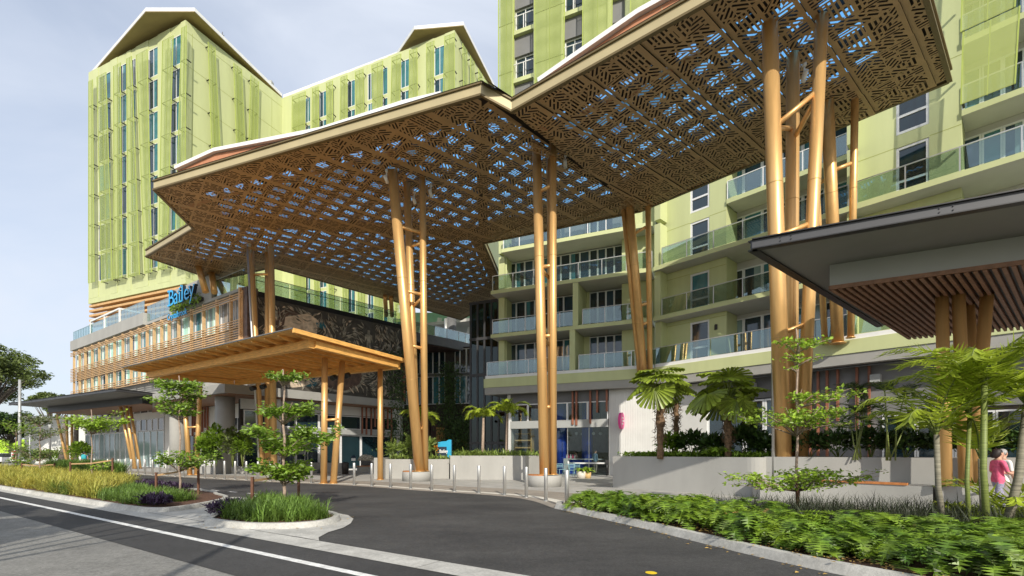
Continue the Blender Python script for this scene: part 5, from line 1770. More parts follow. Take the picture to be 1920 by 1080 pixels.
mb = MB(); a = gz(701, 898); mb.box(a.x, a.x + 0.62, a.y, a.y + 1.6, 0, 1.27); single('wall_block', mb, ['render_grey'], 'narrow grey wall end beside the right hand pergola post', 'wall', (a.x, a.y, 0))
p = gz(842.5, 899); q = gz(985, 900)
PL2 = [(p.x + .05, p.y), (q.x, q.y), (q.x + 1.3, q.y + 2.2), (p.x + .4, p.y + 2.4)]
box_planter('planter', 'taller grey planter carrying two small palms behind the bollards', PL2, 1.4)
mb = MB(); a = gz(1003, 893); mb.tube([(a.x, a.y, 0), (a.x, a.y, 1.2)], 0.12, 14); single('half_round_post', mb, ['white_wall'], 'short pale round post beside the cafe planter', 'post', (a.x, a.y, 0))
# big curved planter in front of the fan palms: front wall with a rounded right end
f0, f1 = gz(1149, 914), Vector((8.75, 16.95, 0))
dirf = (f1 - f0).normalized(); nf = Vector((-dirf.y, dirf.x, 0))
front = [f0, f1 - dirf * 0.5] + [f1 - dirf * 0.5 + nf * 0.5 + (dirf * math.sin(t) - nf * math.cos(t)) * 0.5 for t in [math.pi / 2 * k / 6 for k in range(1, 7)]]
PLD = [v.xy for v in front] + [(f1 + nf * 3.2).xy, (f0 + nf * 3.2).xy]
box_planter('planter', 'large smooth grey planter of fan palms behind the glossy bed', PLD, 1.42)
# long upper wall, low bench wall and end block to the right
u0, u1 = Vector((9.0, 17.25, 0)), Vector((16.5, 10.6, 0))
du = (u1 - u0).normalized(); nu = Vector((-du.y, du.x, 0))
PLU = [u0.xy, u1.xy, (u1 + nu * 2.6).xy, (u0 + nu * 2.6).xy]
box_planter('planter', 'long grey raised planter of shade plants behind the timber bench', PLU, 1.44)
bw0, bw1 = Vector((8.36, 16.3, 0)), Vector((11.55, 13.28, 0))
db = (bw1 - bw0).normalized(); nb = Vector((-db.y, db.x, 0))
bench = thing('bench_wall', 'curved low grey bench wall with orange timber seat edge', 'bench', bw0)
arc = []
for k in range(17):
    t = k / 16
    arc.append(bw0.lerp(bw1, t) + nb * (0.28 * math.sin(math.pi * min(1, t * 1.0)) ))
back_ = [p + nb * 1.0 for p in reversed(arc)]
lead = [bw0 - db * 0.35 + nb * 0.35, bw0 - db * 0.4 + nb * 1.0]
mb = MB(); mb.prism([v.xy for v in arc + back_] + [lead[1].xy, lead[0].xy], 0.0, 0.655); part('base', mb, ['render_grey'], bench)
for r_ in range(3):
    mb = MB(); L = [p + nb * (0.02 + r_ * 0.12) for p in arc[5:15]]
    for a, b_ in zip(L[:-1], L[1:]): mb.beam((a.x, a.y, .66), (b_.x, b_.y, .66), 0.10, 0.06, mid=0)
    part('seat_slat', mb, ['seat_timber'], bench)
e0, e1 = bw1 + db * 0.12, Vector((14.9, 10.05, 0))
mb = MB(); mb.prism([e0.xy, e1.xy, (e1 + nb * 1.25).xy, (e0 + nb * 1.25).xy], 0, 0.70); single('wall_block', mb, ['render_grey'], 'low grey plinth wall under the bronze columns at right', 'wall', e0)
# round bases
for (px, py, r_, lab) in ((781.5, 896.5, 0.80, 'round grey plinth with timber seat under the middle golden columns'), (1020.5, 905.5, 0.80, 'round grey plinth with timber seat under the golden column pair')):
    Y = 26.95 if px < 900 else 22.7
    c = Vector(((px - CX) / FPX * Y, Y, 0))
    t = thing('round_plinth', lab, 'plinth', c)
    mb = MB(); mb.lathe([(r_, 0), (r_, 0.50), (r_ - .02, 0.525)], 40, c); part('base', mb, ['render_grey'], t)
    for k in range(7):
        mb = MB()
        r0, r1 = 0.16 + k * 0.09, 0.16 + k * 0.09 + 0.075
        A0, A1 = R(150), R(262)
        n = 10
        vs_ = []
        for i in range(n + 1):
            a = A0 + (A1 - A0) * i / n
            for rr_ in (r0, r1):
                vs_ += [(c.x + rr_ * math.cos(a), c.y + rr_ * math.sin(a), 0.527), (c.x + rr_ * math.cos(a), c.y + rr_ * math.sin(a), 0.57)]
        fs = []
        for i in range(n):
            b0, b1 = i * 4, i * 4 + 4
            fs += [(b0 + 1, b0 + 3, b1 + 3, b1 + 1), (b0 + 2, b1 + 2, b1 + 3, b0 + 3), (b0, b0 + 1, b1 + 1, b1)]
        fs += [(0, 2, 3, 1)]
        mb.add(vs_, fs); part('seat_slat', mb, ['seat_timber'], t)

# bollards along the driveway, right to left
bpx = [1063, 1023.5, 987, 946, 898, 852, 809.5, 770, 732, 697, 664, 584, 558, 531, 507, 484, 462, 441, 421, 402, 384, 345, 329, 314, 300, 286, 272, 259, 246, 235, 222, 202, 177, 151]
OB = offset_line(EDGE, 0.40)
def ray_line(px, L):
    k = (px - CX) / FPX
    for a, b_ in zip(L[:-1], L[1:]):
        fa, fb = a.x - k * a.y, b_.x - k * b_.y
        if fa * fb <= 0 and a.y > 0:
            t = fa / (fa - fb)
            return a.lerp(b_, t)
mb = MB(); mb.tube([(0, 0, 0), (0, 0, 1.06), (0, 0, 1.075)], [0.062, 0.062, 0.055], 16); post_me = mb.mesh('post', ['steel'])
mb = MB(); mb.lathe([(0.10, 0), (0.10, 0.014)], 16); base_me = mb.mesh('base_plate', ['steel'])
bs = []
for i, px in enumerate(bpx):
    g = ray_line(px, OB)
    if i < len(ORD): lab = 'stainless steel bollard, %s from the right end of the driveway row' % ORD[i]
    else: lab = 'stainless steel bollard, %s from the far left end of the driveway row' % ORD[len(bpx) - 1 - i]
    if i == 0:
        b0 = thing('bollard', lab, 'bollard', (g.x, g.y, 0.012), 'steel bollards along the driveway')
        link('post', post_me, b0, local=True); link('base_plate', base_me, b0, local=True)
    else:
        c = copy_tree(b0, (g.x, g.y, 0.012)); c['label'] = lab

# tree stakes with strap between
def stake_pair(label, pts, hs, strap=True):
    t = thing('tree_stakes', label, 'tree stake', pts[0])
    tops = []
    for p, h in zip(pts, hs):
        mb = MB(); mb.box(p.x - .03, p.x + .03, p.y - .03, p.y + .03, 0.05, h); part('stake', mb, ['stake'], t)
        tops.append(Vector((p.x, p.y, h - 0.1)))
    if strap and len(tops) > 1:
        for a, b_ in zip(tops[:-1], tops[1:]):
            m_ = a.lerp(b_, .5) - Vector((0, 0, .06))
            mb = MB(); mb.beam(a, m_, 0.012, 0.06); mb.beam(m_, b_, 0.012, 0.06); part('strap', mb, ['strap'], t)
def rayq(px, q):
    """ground point at image column px on the road-parallel line q"""
    k = (px - CX) / FPX
    Y = q / (0.555 * k + 0.832)
    return Vector((k * Y, Y, 0))
def topz(py, g): return CAMZ + (CY - py) / FPX * g.y
g1, g2 = gz(293, 934), rayq(372, 8.2)
stake_pair('two brown timber stakes strapped to the young tree at the end of the long island', [g1, g2], [topz(886, g1), topz(867, g2)])
g1, g2 = gz(473, 966), gz(560, 951)
stake_pair('two brown timber stakes strapped to the young tree on the small island', [g1, g2], [topz(894, g1), topz(876, g2)])
g1, g2 = rayq(132, 7.6), rayq(211, 8.8)
stake_pair('two brown stakes with strap among the yellow grass at left', [g1, g2], [topz(866, g1), topz(859, g2)])
g1, g2 = rayq(41, 7.9), rayq(102, 8.9)
stake_pair('dark stakes under the trees at the far left of the island', [g1, g2], [topz(868, g1), topz(868, g2)])
g1 = Vector((6.93, 11.75, 0)); stake_pair('single brown stake against the sapling in the glossy bed', [g1], [topz(893, g1)])

# ================================================================ LETTERS AND SIGNS
def text_obj(name, txt, size, depth, bold, m, parent, f, s, d, z, sxc=1.0, extra=None, world_parent=True):
    cu = bpy.data.curves.new('t', 'FONT')
    cu.body = txt; cu.size = size; cu.extrude = depth / 2; cu.offset = bold; cu.resolution_u = 4
    to = bpy.data.objects.new('t', cu); COL.objects.link(to)
    dg = bpy.context.evaluated_depsgraph_get(); dg.update()
    me = bpy.data.meshes.new_from_object(to.evaluated_get(dg))
    bpy.data.objects.remove(to); bpy.data.curves.remove(cu)
    mb = MB()
    mb.add([(v.co.x * sxc, -v.co.z, v.co.y) for v in me.vertices], [tuple(p.vertices) for p in me.polygons])
    wdt = max(v[0] for v in mb.v) if mb.v else 0
    if extra: extra(mb, wdt)
    bpy.data.meshes.remove(me)
    me = mb.mesh(name, [m] if isinstance(m, str) else m)
    if not isinstance(m, str):
        for p in me.polygons: p.material_index = 0 if p.normal.y < -0.6 else 1
    o = link(name, me, parent, f.P(s, d, z), f.rz)
    return o, wdt
sgn = thing('hotel_sign', 'large bright blue sign letters reading Bailey over smaller Crystalbrook on the podium edge', 'sign', PO.pl(345, 0.2, 13))
dS = 0.25
sB, sE = PO.s(323, dS), PO.s(374, dS)
chars = 'Bailey'
def serif(ch, H):
    dd = 0.13
    def fn(mb, w):
        if ch == 'B': mb.box(-0.10, 0.16, -dd, dd, 0, .12 * H); mb.box(-0.10, 0.16, -dd, dd, H - .12 * H, H)
        if ch in 'il':
            top = H if ch == 'l' else H * 0.74
            mb.box(-0.10, w + .10, -dd, dd, -.01, .09 * H); mb.box(-0.12, 0.08, -dd, dd, top - .1 * H, top - .01)
        if ch == 'a': mb.box(w - .05, w + .12, -dd, dd, -.01, .09 * H)
        if ch == 'y': mb.box(-.10, .22, -dd, dd, H * 0.66, H * 0.74); mb.box(w - .2, w + .1, -dd, dd, H * 0.66, H * 0.74)
    return fn
zB = PO.z(323, 577, dS)
SZ = 1.98; H_ = SZ * 0.7
pos = sB
ws = {'B': 0.92, 'a': 0.78, 'i': 0.42, 'l': 0.44, 'e': 0.80, 'y': 0.85}
tot = sum(ws[c] for c in chars)
scl = (sE - sB) / (tot + 0.1)
for ch in chars:
    o, w = text_obj('letter', ch, SZ, 0.26, 0.0, ['sign_face', 'sign_navy'], sgn, PO, pos, dS + 0.2, zB, 0.92 * scl, serif(ch, H_ * 1.02))
    o['label'] = 'blue sign letter ' + ch
    pos += ws[ch] * scl
zC = PO.z(323, 604, dS)
s_, e_ = PO.s(323, dS), PO.s(360, dS)
o, w = text_obj('small_word', 'Crystalbrook', 0.72, 0.06, 0.012, ['sign_face', 'sign_navy'], sgn, PO, s_, dS + 0.36, zC + 0.05, 0.80)
k = (e_ - s_) / w
o.scale = (k, 1, 1)
mb = MB(); mb.fbox(sB, sE, dS - 0.15, dS - 0.06, zB - 0.06, zB); fpart('mounting_rail', mb, ['dark_grey'], sgn, PO)
# totem
TO = Fac((0, 0), -88); q = at(821, 862, 31.0); TO.o = Vector(q.xy)
w = TO.s(846)
tot_ = thing('totem_sign', 'bright blue totem sign with dark Bailey panel behind the low planter', 'sign', (q.x, q.y, 0))
zt, zb_ = TO.z(830, 826), 0.0
mb = MB(); mb.prism([(0, 0), (w, 0), (w, .35), (0, .35)], 0, 0.01)
mb = MB(); pr = [(0, 0), (w, 0), (w, zt + .05), (w * .82, zt + .06), (w * .62, zt - .04), (w * .3, zt - .06), (0, zt - 0.12)]
b0 = [(x, 0.0, z) for x, z in pr]; b1 = [(x, 0.30, z) for x, z in pr]
mb.face(b0); mb.face(list(reversed(b1)))
for i in range(len(pr)): j = (i + 1) % len(pr); mb.face([b0[j], b0[i], b1[i], b1[j]])
fpart('body', mb, ['cyan_paint'], tot_, TO)
mb = MB(); mb.fbox(0.0, w * 0.66, 0.005, 0.05, 0.1, zt - 0.40); pnl = fpart('panel', mb, ['sign_navy'], tot_, TO)
text_obj('lettering', 'Bailey', 0.30, 0.01, 0.006, 'white', tot_, TO, w * .12, 0.056, zt - .78, 0.78)
mb = MB(); mb.fbox(w * .2, w * .42, 0.051, 0.056, zt - 1.0, zt - .97); mb.fbox(w * .32, w * .46, 0.051, 0.056, zt - 1.45, zt - 1.42); mb.fbox(w * .32, w * .34, .051, .056, zt - 1.42, zt - 1.2); mb.fbox(w * .52, w * .56, .051, .056, zt - 1.38, zt - 1.3); fpart('arrow_marks', mb, ['white'], tot_, TO)
# pink projecting disc on the white wall
ps = thing('round_sign', 'round pink projecting sign on the ribbed white cafe wall', 'sign', AL.pl(1166, -.2, 3.7))
c = AL.pl(1165, -0.25, AL.z(1166, 789, -.2))
ax = Vector((AL.u.x, AL.u.y, 0)); ax = Vector((0.896, -0.445, 0)).normalized()
mb = MB(); mb.tube([c - ax * 0.085, c + ax * 0.085], 0.56, 32, smooth=False); part('disc', mb, ['pink'], ps)
mb = MB()
for sgn_ in (-1, 1):
    cc = c + ax * 0.092 * sgn_
    side = ax.cross(Vector((0, 0, 1))).normalized()
    for r_, z_, l_ in ((0.0, .2, .34), (-.1, 0.0, .5), (.05, -.2, .36)):
        p = cc + side * (r_ - l_ / 2) + Vector((0, 0, z_)); q = cc + side * (r_ + l_ / 2) + Vector((0, 0, z_))
        mb.beam(p, q, 0.02, 0.10)
part('mark', mb, ['white'], ps)
mb = MB(); q = AL.pl(1166, -.78, c.z); mb.tube([q, c], 0.04, 8); part('bracket', mb, ['steel'], ps)

# ================================================================ FORECOURT FURNITURE
bin_ = gz(647.5, 889.5); t = thing('litter_bin', 'dark flared litter bin by the entrance bench wall', 'bin', bin_)
mb = MB(); mb.lathe([(0.22, 0.0), (0.26, 0.8), (0.23, 0.86)], 14, bin_); part('body', mb, ['basalt'], t)
mb = MB(); mb.lathe([(0.15, 0.865), (0.15, 0.89)], 12, bin_); part('lid', mb, ['black'], t)
a, b_ = gz(668, 886), gz(703, 885)
t = thing('stone_bench', 'grey stone bench with timber seat under the pale boulder', 'bench', a)
mb = MB(); mb.beam((a.x, a.y + .6, 0), (b_.x, b_.y + .6, 0), 0.7, 0.45, mid=0); part('base', mb, ['render_grey'], t)
mb = MB(); mb.beam((a.x, a.y + .4, .46), (b_.x, b_.y + .4, .46), 0.5, 0.06, mid=0); part('seat', mb, ['seat_timber'], t)
mb = MB(); mb.beam((a.x, a.y + 1.4, 0), (b_.x, b_.y + 1.4, 0), 0.4, 0.95, mid=0); part('back_wall', mb, ['mid_grey'], t)
a, b_ = gz(560, 885), gz(638, 887); mb = MB(); mb.beam((a.x, a.y + 1.2, 0), (b_.x, b_.y + 1.2, 0), 0.35, 0.75, mid=0); single('low_wall', mb, ['render_grey'], 'low grey wall before the entrance doors behind the pergola posts', 'wall', (a.x, a.y, 0))
c = at(687, 868, 38.5); c.z = 0.95
mb = MB(); mb.lathe([(0.72, 0), (0.70, 0.12), (0.55, 0.32), (0.32, 0.44), (0.05, 0.48)], 16, c, sy_=.7)
mb.v = [(x + 0.04 * math.sin(z * 31 + y * 9), y + 0.03 * math.cos(x * 17), z + .02 * math.sin(x * 23)) for x, y, z in mb.v]
single('boulder', mb, ['stone_pale'], 'pale rounded boulder on the dark wall by the entrance', 'boulder', c)
c = at(663, 866, 37.0); c.z = .95; t = thing('desk_lamp', 'small dark domed lamp beside the pale boulder', 'lamp', c)
mb = MB(); mb.lathe([(0.22, .22), (0.2, .32), (0.08, .42)], 12, c); part('shade', mb, ['sign_navy'], t); mb = MB(); mb.box(c.x - .14, c.x + .14, c.y - .1, c.y + .1, c.z, c.z + .2); part('base', mb, ['white'], t)
# luggage trolley
c = at(588, 884, 36.5); c.z = 0
t = thing('luggage_trolley', 'hooped steel luggage trolley outside the entrance doors', 'trolley', c)
mb = MB(); mb.box(c.x - .6, c.x + .6, c.y - .3, c.y + .3, 0.22, 0.30); part('deck', mb, ['black'], t)
for dy in (-.25, .25):
    mb = MB(); mb.tube([(c.x + .56 * math.cos(a), c.y + dy, .3 + (1.15 if 0 < k < 12 else 0) + .45 * math.sin(a)) for k, a in [(k, math.pi * k / 12) for k in range(13)]], 0.025, 8); part('hoop', mb, ['steel'], t)
for dx in (-.45, .45):
    for dy in (-.2, .2):
        mb = MB(); mb.tube([(c.x + dx, c.y + dy - .03, .1), (c.x + dx, c.y + dy + .03, .1)], 0.1, 12); part('wheel', mb, ['black'], t)
# cafe interior
def S3(px, d, z=0.0): return AL.pl(px, d, z)
t = thing('cafe_shelf', 'honey timber shelf unit behind the cafe window', 'shelf', S3(980, -2, 0))
sa, sb = AL.s(964, -1.6), AL.s(996, -1.6)
for z in (1.9, 2.45, 2.95): mb = MB(); mb.fbox(sa, sb, -2.1, -1.6, z, z + .1); fpart('shelf', mb, ['pot_sand'], t, AL)
for s in (sa, sb): mb = MB(); mb.fbox(s - .06, s + .06, -2.1, -1.6, 0, 3.3); fpart('side_panel', mb, ['pot_sand'], t, AL)
for i in range(9): mb = MB(); mb.fbox(sa + .12 + i * .12, sa + .14 + i * .12, -2.05, -2.03, 1.9, 3.3); fpart('rod', mb, ['steel'], t, AL)
t = thing('cafe_counter', 'white and blue cafe counter behind the glass', 'counter', S3(1090, -2, 0))
sa, sb = AL.s(1040, -1.9), AL.s(1066, -1.9); mb = MB(); mb.fbox(sa, sb, -2.4, -1.9, 0, 1.15); fpart('white_end', mb, ['white'], t, AL)
sa, sb = AL.s(1066, -2.2), AL.s(1092, -2.2); mb = MB(); mb.fbox(sa, sb, -2.7, -2.2, 0, 1.05); fpart('blue_front', mb, ['blue_paint'], t, AL)
sa, sb = AL.s(1066, -2.0), AL.s(1130, -2.0); mb = MB(); mb.fbox(sa, sb, -2.8, -1.9, 1.06, 1.13); fpart('counter_top', mb, ['white'], t, AL)
for i in range(5): mb = MB(); q = S3(1062 + i * 4, -2.2, 1.13); mb.lathe([(.06, 0.005), (.07, .16), (.03, .2), (.03, .3)], 8, q); part('bottle', mb, ['cloth_pink' if i % 2 else 'white'], t)
for i, px in enumerate((1081, 1113, 1126, 1092)):
    q = S3(px, -2.6 - .4 * i, 3.0); t = thing('pendant_lamp', 'white globe pendant inside the cafe, %s from the left' % ORD[(0, 2, 3, 1)[i]], 'lamp', q, 'cafe pendant lamps')
    mb = MB(); mb.lathe([(0.02, -.12), (.11, -.06), (.13, 0), (.1, .08), (.02, .12)], 12, q); part('globe', mb, ['white'], t); mb = MB(); mb.tube([q + Vector((0, 0, .1)), q + Vector((0, 0, 2.9))], .012, 6); part('cord', mb, ['black'], t)
def chair(label, c, rz, m='chair_teal'):
    t = thing('cafe_chair', label, 'chair', c, 'cafe chairs')
    ca, sa_ = math.cos(rz), math.sin(rz)
    def T(x, y, z): return (c.x + x * ca - y * sa_, c.y + x * sa_ + y * ca, z)
    for x in (-.2, .2):
        for y in (-.2, .2):
            mb = MB(); mb.tube([T(x * 1.1, y * 1.1, 0.01), T(x, y, .45)], .016, 6); part('leg', mb, [m], t)
    mb = MB(); mb.beam(T(-.22, 0, .45), T(.22, 0, .45), .44, .03, mid=0); part('seat', mb, [m], t)
    for z in (.62, .72, .82): mb = MB(); mb.beam(T(-.21, .22, z), T(.21, .22, z), .02, .04); part('back_rail', mb, [m], t)
    for x in (-.21, .21): mb = MB(); mb.tube([T(x, .2, .45), T(x, .23, .84)], .015, 6); part('back_post', mb, [m], t)
for i, (px, py, rz, lab) in enumerate(((1052, 893, 0.3, 'left teal metal cafe chair by the table'), (1070, 895, 3.3, 'near teal metal cafe chair in front of the table'), (1084, 892, 2.6, 'right teal metal cafe chair beside the potted ferns'))):
    chair(lab, gz(px, py), rz)
c = gz(1068, 891); t = thing('cafe_table', 'small pale teal cafe table outside the cafe', 'table', c)
mb = MB(); mb.lathe([(.38, .72), (.38, .75)], 20, c); part('tabletop', mb, ['chair_teal'], t); mb = MB(); mb.tube([c, c + Vector((0, 0, .72))], .03, 8); part('pedestal', mb, ['chair_teal'], t); mb = MB(); mb.lathe([(.24, 0), (.24, .02)], 16, c); part('foot', mb, ['chair_teal'], t)
c2 = c + Vector((-.1, 0, .752)); mb = MB(); mb.lathe([(.05, 0), (.06, .22)], 10, c2); single('menu_jar', mb, ['white'], 'white jar standing on the small cafe table', 'jar', c2)
for i, px in enumerate((570, 592, 616, 648, 672, 698)):
    q = ART.P(ART.s(px, -2.0), -2.0, zp(12.36) - .1)
    chair('dark lounge chair on the terrace above the relief wall, %s from the left' % ORD[i], q, .6 + .4 * (i % 3), 'black')
# white barrier tape between dark posts
a, b_ = gz(1064, 890), gz(1138, 892)
t = thing('queue_barrier', 'white tape barrier on a dark post in front of the cafe', 'barrier', b_)
mb = MB(); mb.beam((a.x, a.y, .82), (b_.x, b_.y, .86), .02, .10); part('tape', mb, ['white'], t)
mb = MB(); mb.tube([b_, b_ + Vector((0, 0, 1.0))], .06, 10); part('post', mb, ['black'], t); mb = MB(); mb.box(b_.x - .12, b_.x + .12, b_.y - .1, b_.y + .1, .82, 1.08); part('reel', mb, ['black'], t)
POTS = []
for px, py, r_, h, m, lab in ((1090, 897, .30, .44, 'pot_white', 'cream square-shouldered pot with a fern by the cafe'), (1102, 897, .22, .38, 'pot_sand', 'sand yellow pot with a small fern by the cafe')):
    c = gz(px, py); t = thing('plant_pot', lab, 'pot', c)
    mb = MB(); mb.lathe([(r_ * .85, 0), (r_, h)], 18, c); part('pot', mb, [m], t); mb = MB(); mb.lathe([(r_ * .9, h - .06), (r_ * .9, h - .03)], 16, c + Vector((0, 0, .035))); part('soil', mb, ['mulch'], t)
    POTS.append((t, c, h))

# ================================================================ PEOPLE
def body(name, V, E, Rd, matfn, mats, parent, loc, rz):
    me = bpy.data.meshes.new('b'); me.from_pydata(V, E, [])
    o = bpy.data.objects.new('b', me); COL.objects.link(o)
    o.modifiers.new('s', 'SKIN')
    if not me.skin_vertices: me.skin_vertices.new()
    sv = me.skin_vertices[0].data
    for i, r_ in enumerate(Rd):
        sv[i].radius = r_ if hasattr(r_, '__len__') else (r_, r_); sv[i].use_root = (i == 0)
    ss = o.modifiers.new('u', 'SUBSURF'); ss.levels = 2; ss.render_levels = 2
    dg = bpy.context.evaluated_depsgraph_get(); dg.update()
    m2 = bpy.data.meshes.new_from_object(o.evaluated_get(dg))
    bpy.data.objects.remove(o)
    m2.name = name
    m2.materials.clear()
    for mm in mats: m2.materials.append(M[mm])
    for p in m2.polygons:
        p.material_index = matfn(p.center); p.use_smooth = True
    return link(name, m2, parent, loc, rz)
def person(label, loc, rz, h, mats, matfn, stride=0.0, larm=None, rarm=None, hair='hair_dark', hairlen=0.0, short=False):
    """faces +Y before turning by rz"""
    t = thing('person', label, 'person', loc)
    k = h / 1.67
    V = [(0, 0, .93), (0, 0, 1.05), (0, .01, 1.24), (0, 0, 1.36), (0, .01, 1.45), (0, .035, 1.515), (0, .03, 1.575), (0, .02, 1.625), (0, .125, 1.555)]
    Rd = [(.145, .115), (.125, .10), (.145, .11), (.10, .085), (.052, .052), (.066, .07), (.078, .092), (.062, .07), .014]
    E = [(0, 1), (1, 2), (2, 3), (3, 4), (4, 5), (5, 6), (6, 7), (6, 8)]
    la = larm or ((-.17, 0, 1.35), (-.23, -.02, 1.09), (-.22, .08, .86))
    ra = rarm or ((.17, 0, 1.35), (.23, -.02, 1.09), (.22, .08, .86))
    for arm in (la, ra):
        b = len(V)
        s_, e_, w_ = [Vector(x) for x in arm]
        d = (w_ - e_).normalized()
        V += [tuple(s_), tuple(e_), tuple(w_), tuple(w_ + d * .07)]; Rd += [.056, .043, .030, .032]
        E += [(3, b), (b, b + 1), (b + 1, b + 2), (b + 2, b + 3)]
        side = d.cross(Vector((1, 0, 0))).normalized() if abs(d.x) < .9 else Vector((0, 0, 1))
        for q in range(4):
            o_ = side * (q - 1.5) * .019
            ln = (.07, .085, .08, .06)[q]
            V += [tuple(w_ + d * .08 + o_), tuple(w_ + d * (.08 + ln * .6) + o_ * 1.1 + Vector((0, 0, -.008))), tuple(w_ + d * (.08 + ln) + o_ * 1.1 + Vector((0, 0, -.024)))]
            n_ = len(V); Rd += [.0095, .009, .0075]; E += [(b + 3, n_ - 3), (n_ - 3, n_ - 2), (n_ - 2, n_ - 1)]
        V += [tuple(w_ + d * .045 - side * .035), tuple(w_ + d * .085 - side * .05)]; n_ = len(V); Rd += [.011, .009]; E += [(b + 2, n_ - 2), (n_ - 2, n_ - 1)]
    for sx_, st in ((-1, stride), (1, -stride)):
        b = len(V)
        V += [(sx_ * .085, 0, .88), (sx_ * .09, .04 + st * .5, .48), (sx_ * .09, st - .03, .085), (sx_ * .095, st + .10, .035)]
        Rd += [(.095, .09), .062, .042, .034]; E += [(0, b), (b, b + 1), (b + 1, b + 2), (b + 2, b + 3)]
    V = [(x * k, y * k, z * k) for x, y, z in V]
    Rd = [tuple(a * k for a in r_) if hasattr(r_, '__len__') else r_ * k for r_ in Rd]
    body('body', V, E, Rd, lambda c: matfn(c / k), mats, t, loc, rz)
    mb = MB(); mb.lathe([(.05, 1.555 - hairlen), (.092, 1.56 - hairlen * .6), (.098, 1.60), (.085, 1.65), (.05, 1.68), (.01, 1.69)], 16, (0, -.015, 0), sy_=1.1)
    mb.v = [(x * k, (y - (0.05 if z < 1.58 else 0)) * k, z * k) for x, y, z in mb.v]
    link('hair', mb.mesh('hair', [hair]), t, loc, rz)
    mb = MB()
    for s_ in (-1, 1):
        mb.lathe([(.004, -.012), (.011, -.006), (.011, .006), (.004, .012)], 8, (s_ * .031 * k, .104 * k, 1.575 * k))
    link('eyes', mb.mesh('eyes', ['black']), t, loc, rz)
    mb = MB(); mb.box(-.024 * k, .024 * k, .098 * k, .112 * k, 1.518 * k, 1.526 * k); link('mouth', mb.mesh('mouth', ['cloth_pink']), t, loc, rz)
    for s_ in (-1, 1):
        mb = MB(); mb.lathe([(.006, -.03), (.016, -.01), (.016, .015), (.006, .03)], 8, (s_ * .083 * k, .02 * k, 1.562 * k)); link('ear', mb.mesh('ear', ['skin']), t, loc, rz)
    return t
def m_woman(c):
    if c.z > 1.40: return 0
    if c.z > 0.84 and not (abs(c.x) > .17 and c.z < 1.12): return 1
    if abs(c.x) > .17 and c.z > .7: return 0
    if c.z > 0.12: return 2
    return 3
wp = at(1871, 900, 12.0); wp.z = 0.012
w = person('person in a pink shirt and checked trousers walking right past the low wall', wp, R(-100), 1.66, ['skin', 'cloth_pink', 'cloth_plaid', 'black'], m_woman, 0.22,
           larm=((-.17, 0, 1.35), (-.24, .02, 1.10), (-.20, .26, 1.08)), rarm=((.17, 0, 1.35), (.22, .06, 1.09), (.18, .28, 1.06)), hairlen=.10)
wq = at(1880, 900, 12.75); wq.z = .012
person('grey haired person half hidden beyond the person in pink', wq, R(-85), 1.66, ['skin', 'cloth_white', 'cloth_tan', 'black'], m_woman, 0.15, hair='hair_grey', hairlen=.03)
pp = at(158.5, 880, 40.5); pp.z = .012
pb = person('person in blue shorts and shirt wearing a teal backpack far left', pp, R(25), 1.62, ['skin', 'cloth_blue', 'cloth_blue', 'black'], lambda c: 0 if c.z > 1.4 or c.z < .45 or abs(c.x) > .2 else (1 if c.z > .12 else 3), 0.12)
mb = MB(); mb.lathe([(.12, 1.0), (.17, 1.05), (.18, 1.2), (.15, 1.36), (.06, 1.42)], 14, (0, -.19, 0), sy_=.6)
o = link('backpack', mb.mesh('backpack', ['bag_teal']), None, pp, R(25)); tag(o, 'teal backpack on the back of the far left walker', 'backpack')
cpn = AL.pl(1080, -3.2, .01)
person('person in a white sleeveless top serving at the cafe counter', cpn, R(95), 1.66, ['skin', 'cloth_white', 'black', 'black'], lambda c: 0 if c.z > 1.36 or abs(c.x) > .17 else (1 if c.z > .9 else 2), hairlen=.05,
       larm=((-.17, 0, 1.35), (-.21, .02, 1.10), (-.12, .26, 1.08)), rarm=((.17, 0, 1.35), (.21, .02, 1.09), (.12, .27, 1.08)))
cpn = AL.pl(1116, -1.9, .01)
person('person in a steel blue jacket and tan trousers standing inside the cafe', cpn, R(-60), 1.78, ['skin', 'cloth_steel', 'cloth_tan', 'black'], lambda c: 0 if c.z > 1.42 or (abs(c.x) > .17 and c.z < .92) else (1 if c.z > .86 else (2 if c.z > .1 else 3)))

# ================================================================ PLANTS
def leaves(name, P, D, U, S, m, parent=None, tmpl=(LEAF_V, LEAF_F), mi=None):
    me = scatter(name, tmpl[0], tmpl[1], P, D, U, S, [m] if isinstance(m, str) else m, mi)
    if parent is None: return link(name, me)
    loc = WL[parent.name]
    me.transform(Matrix.Translation(-loc))
    return link(name, me, parent, loc)

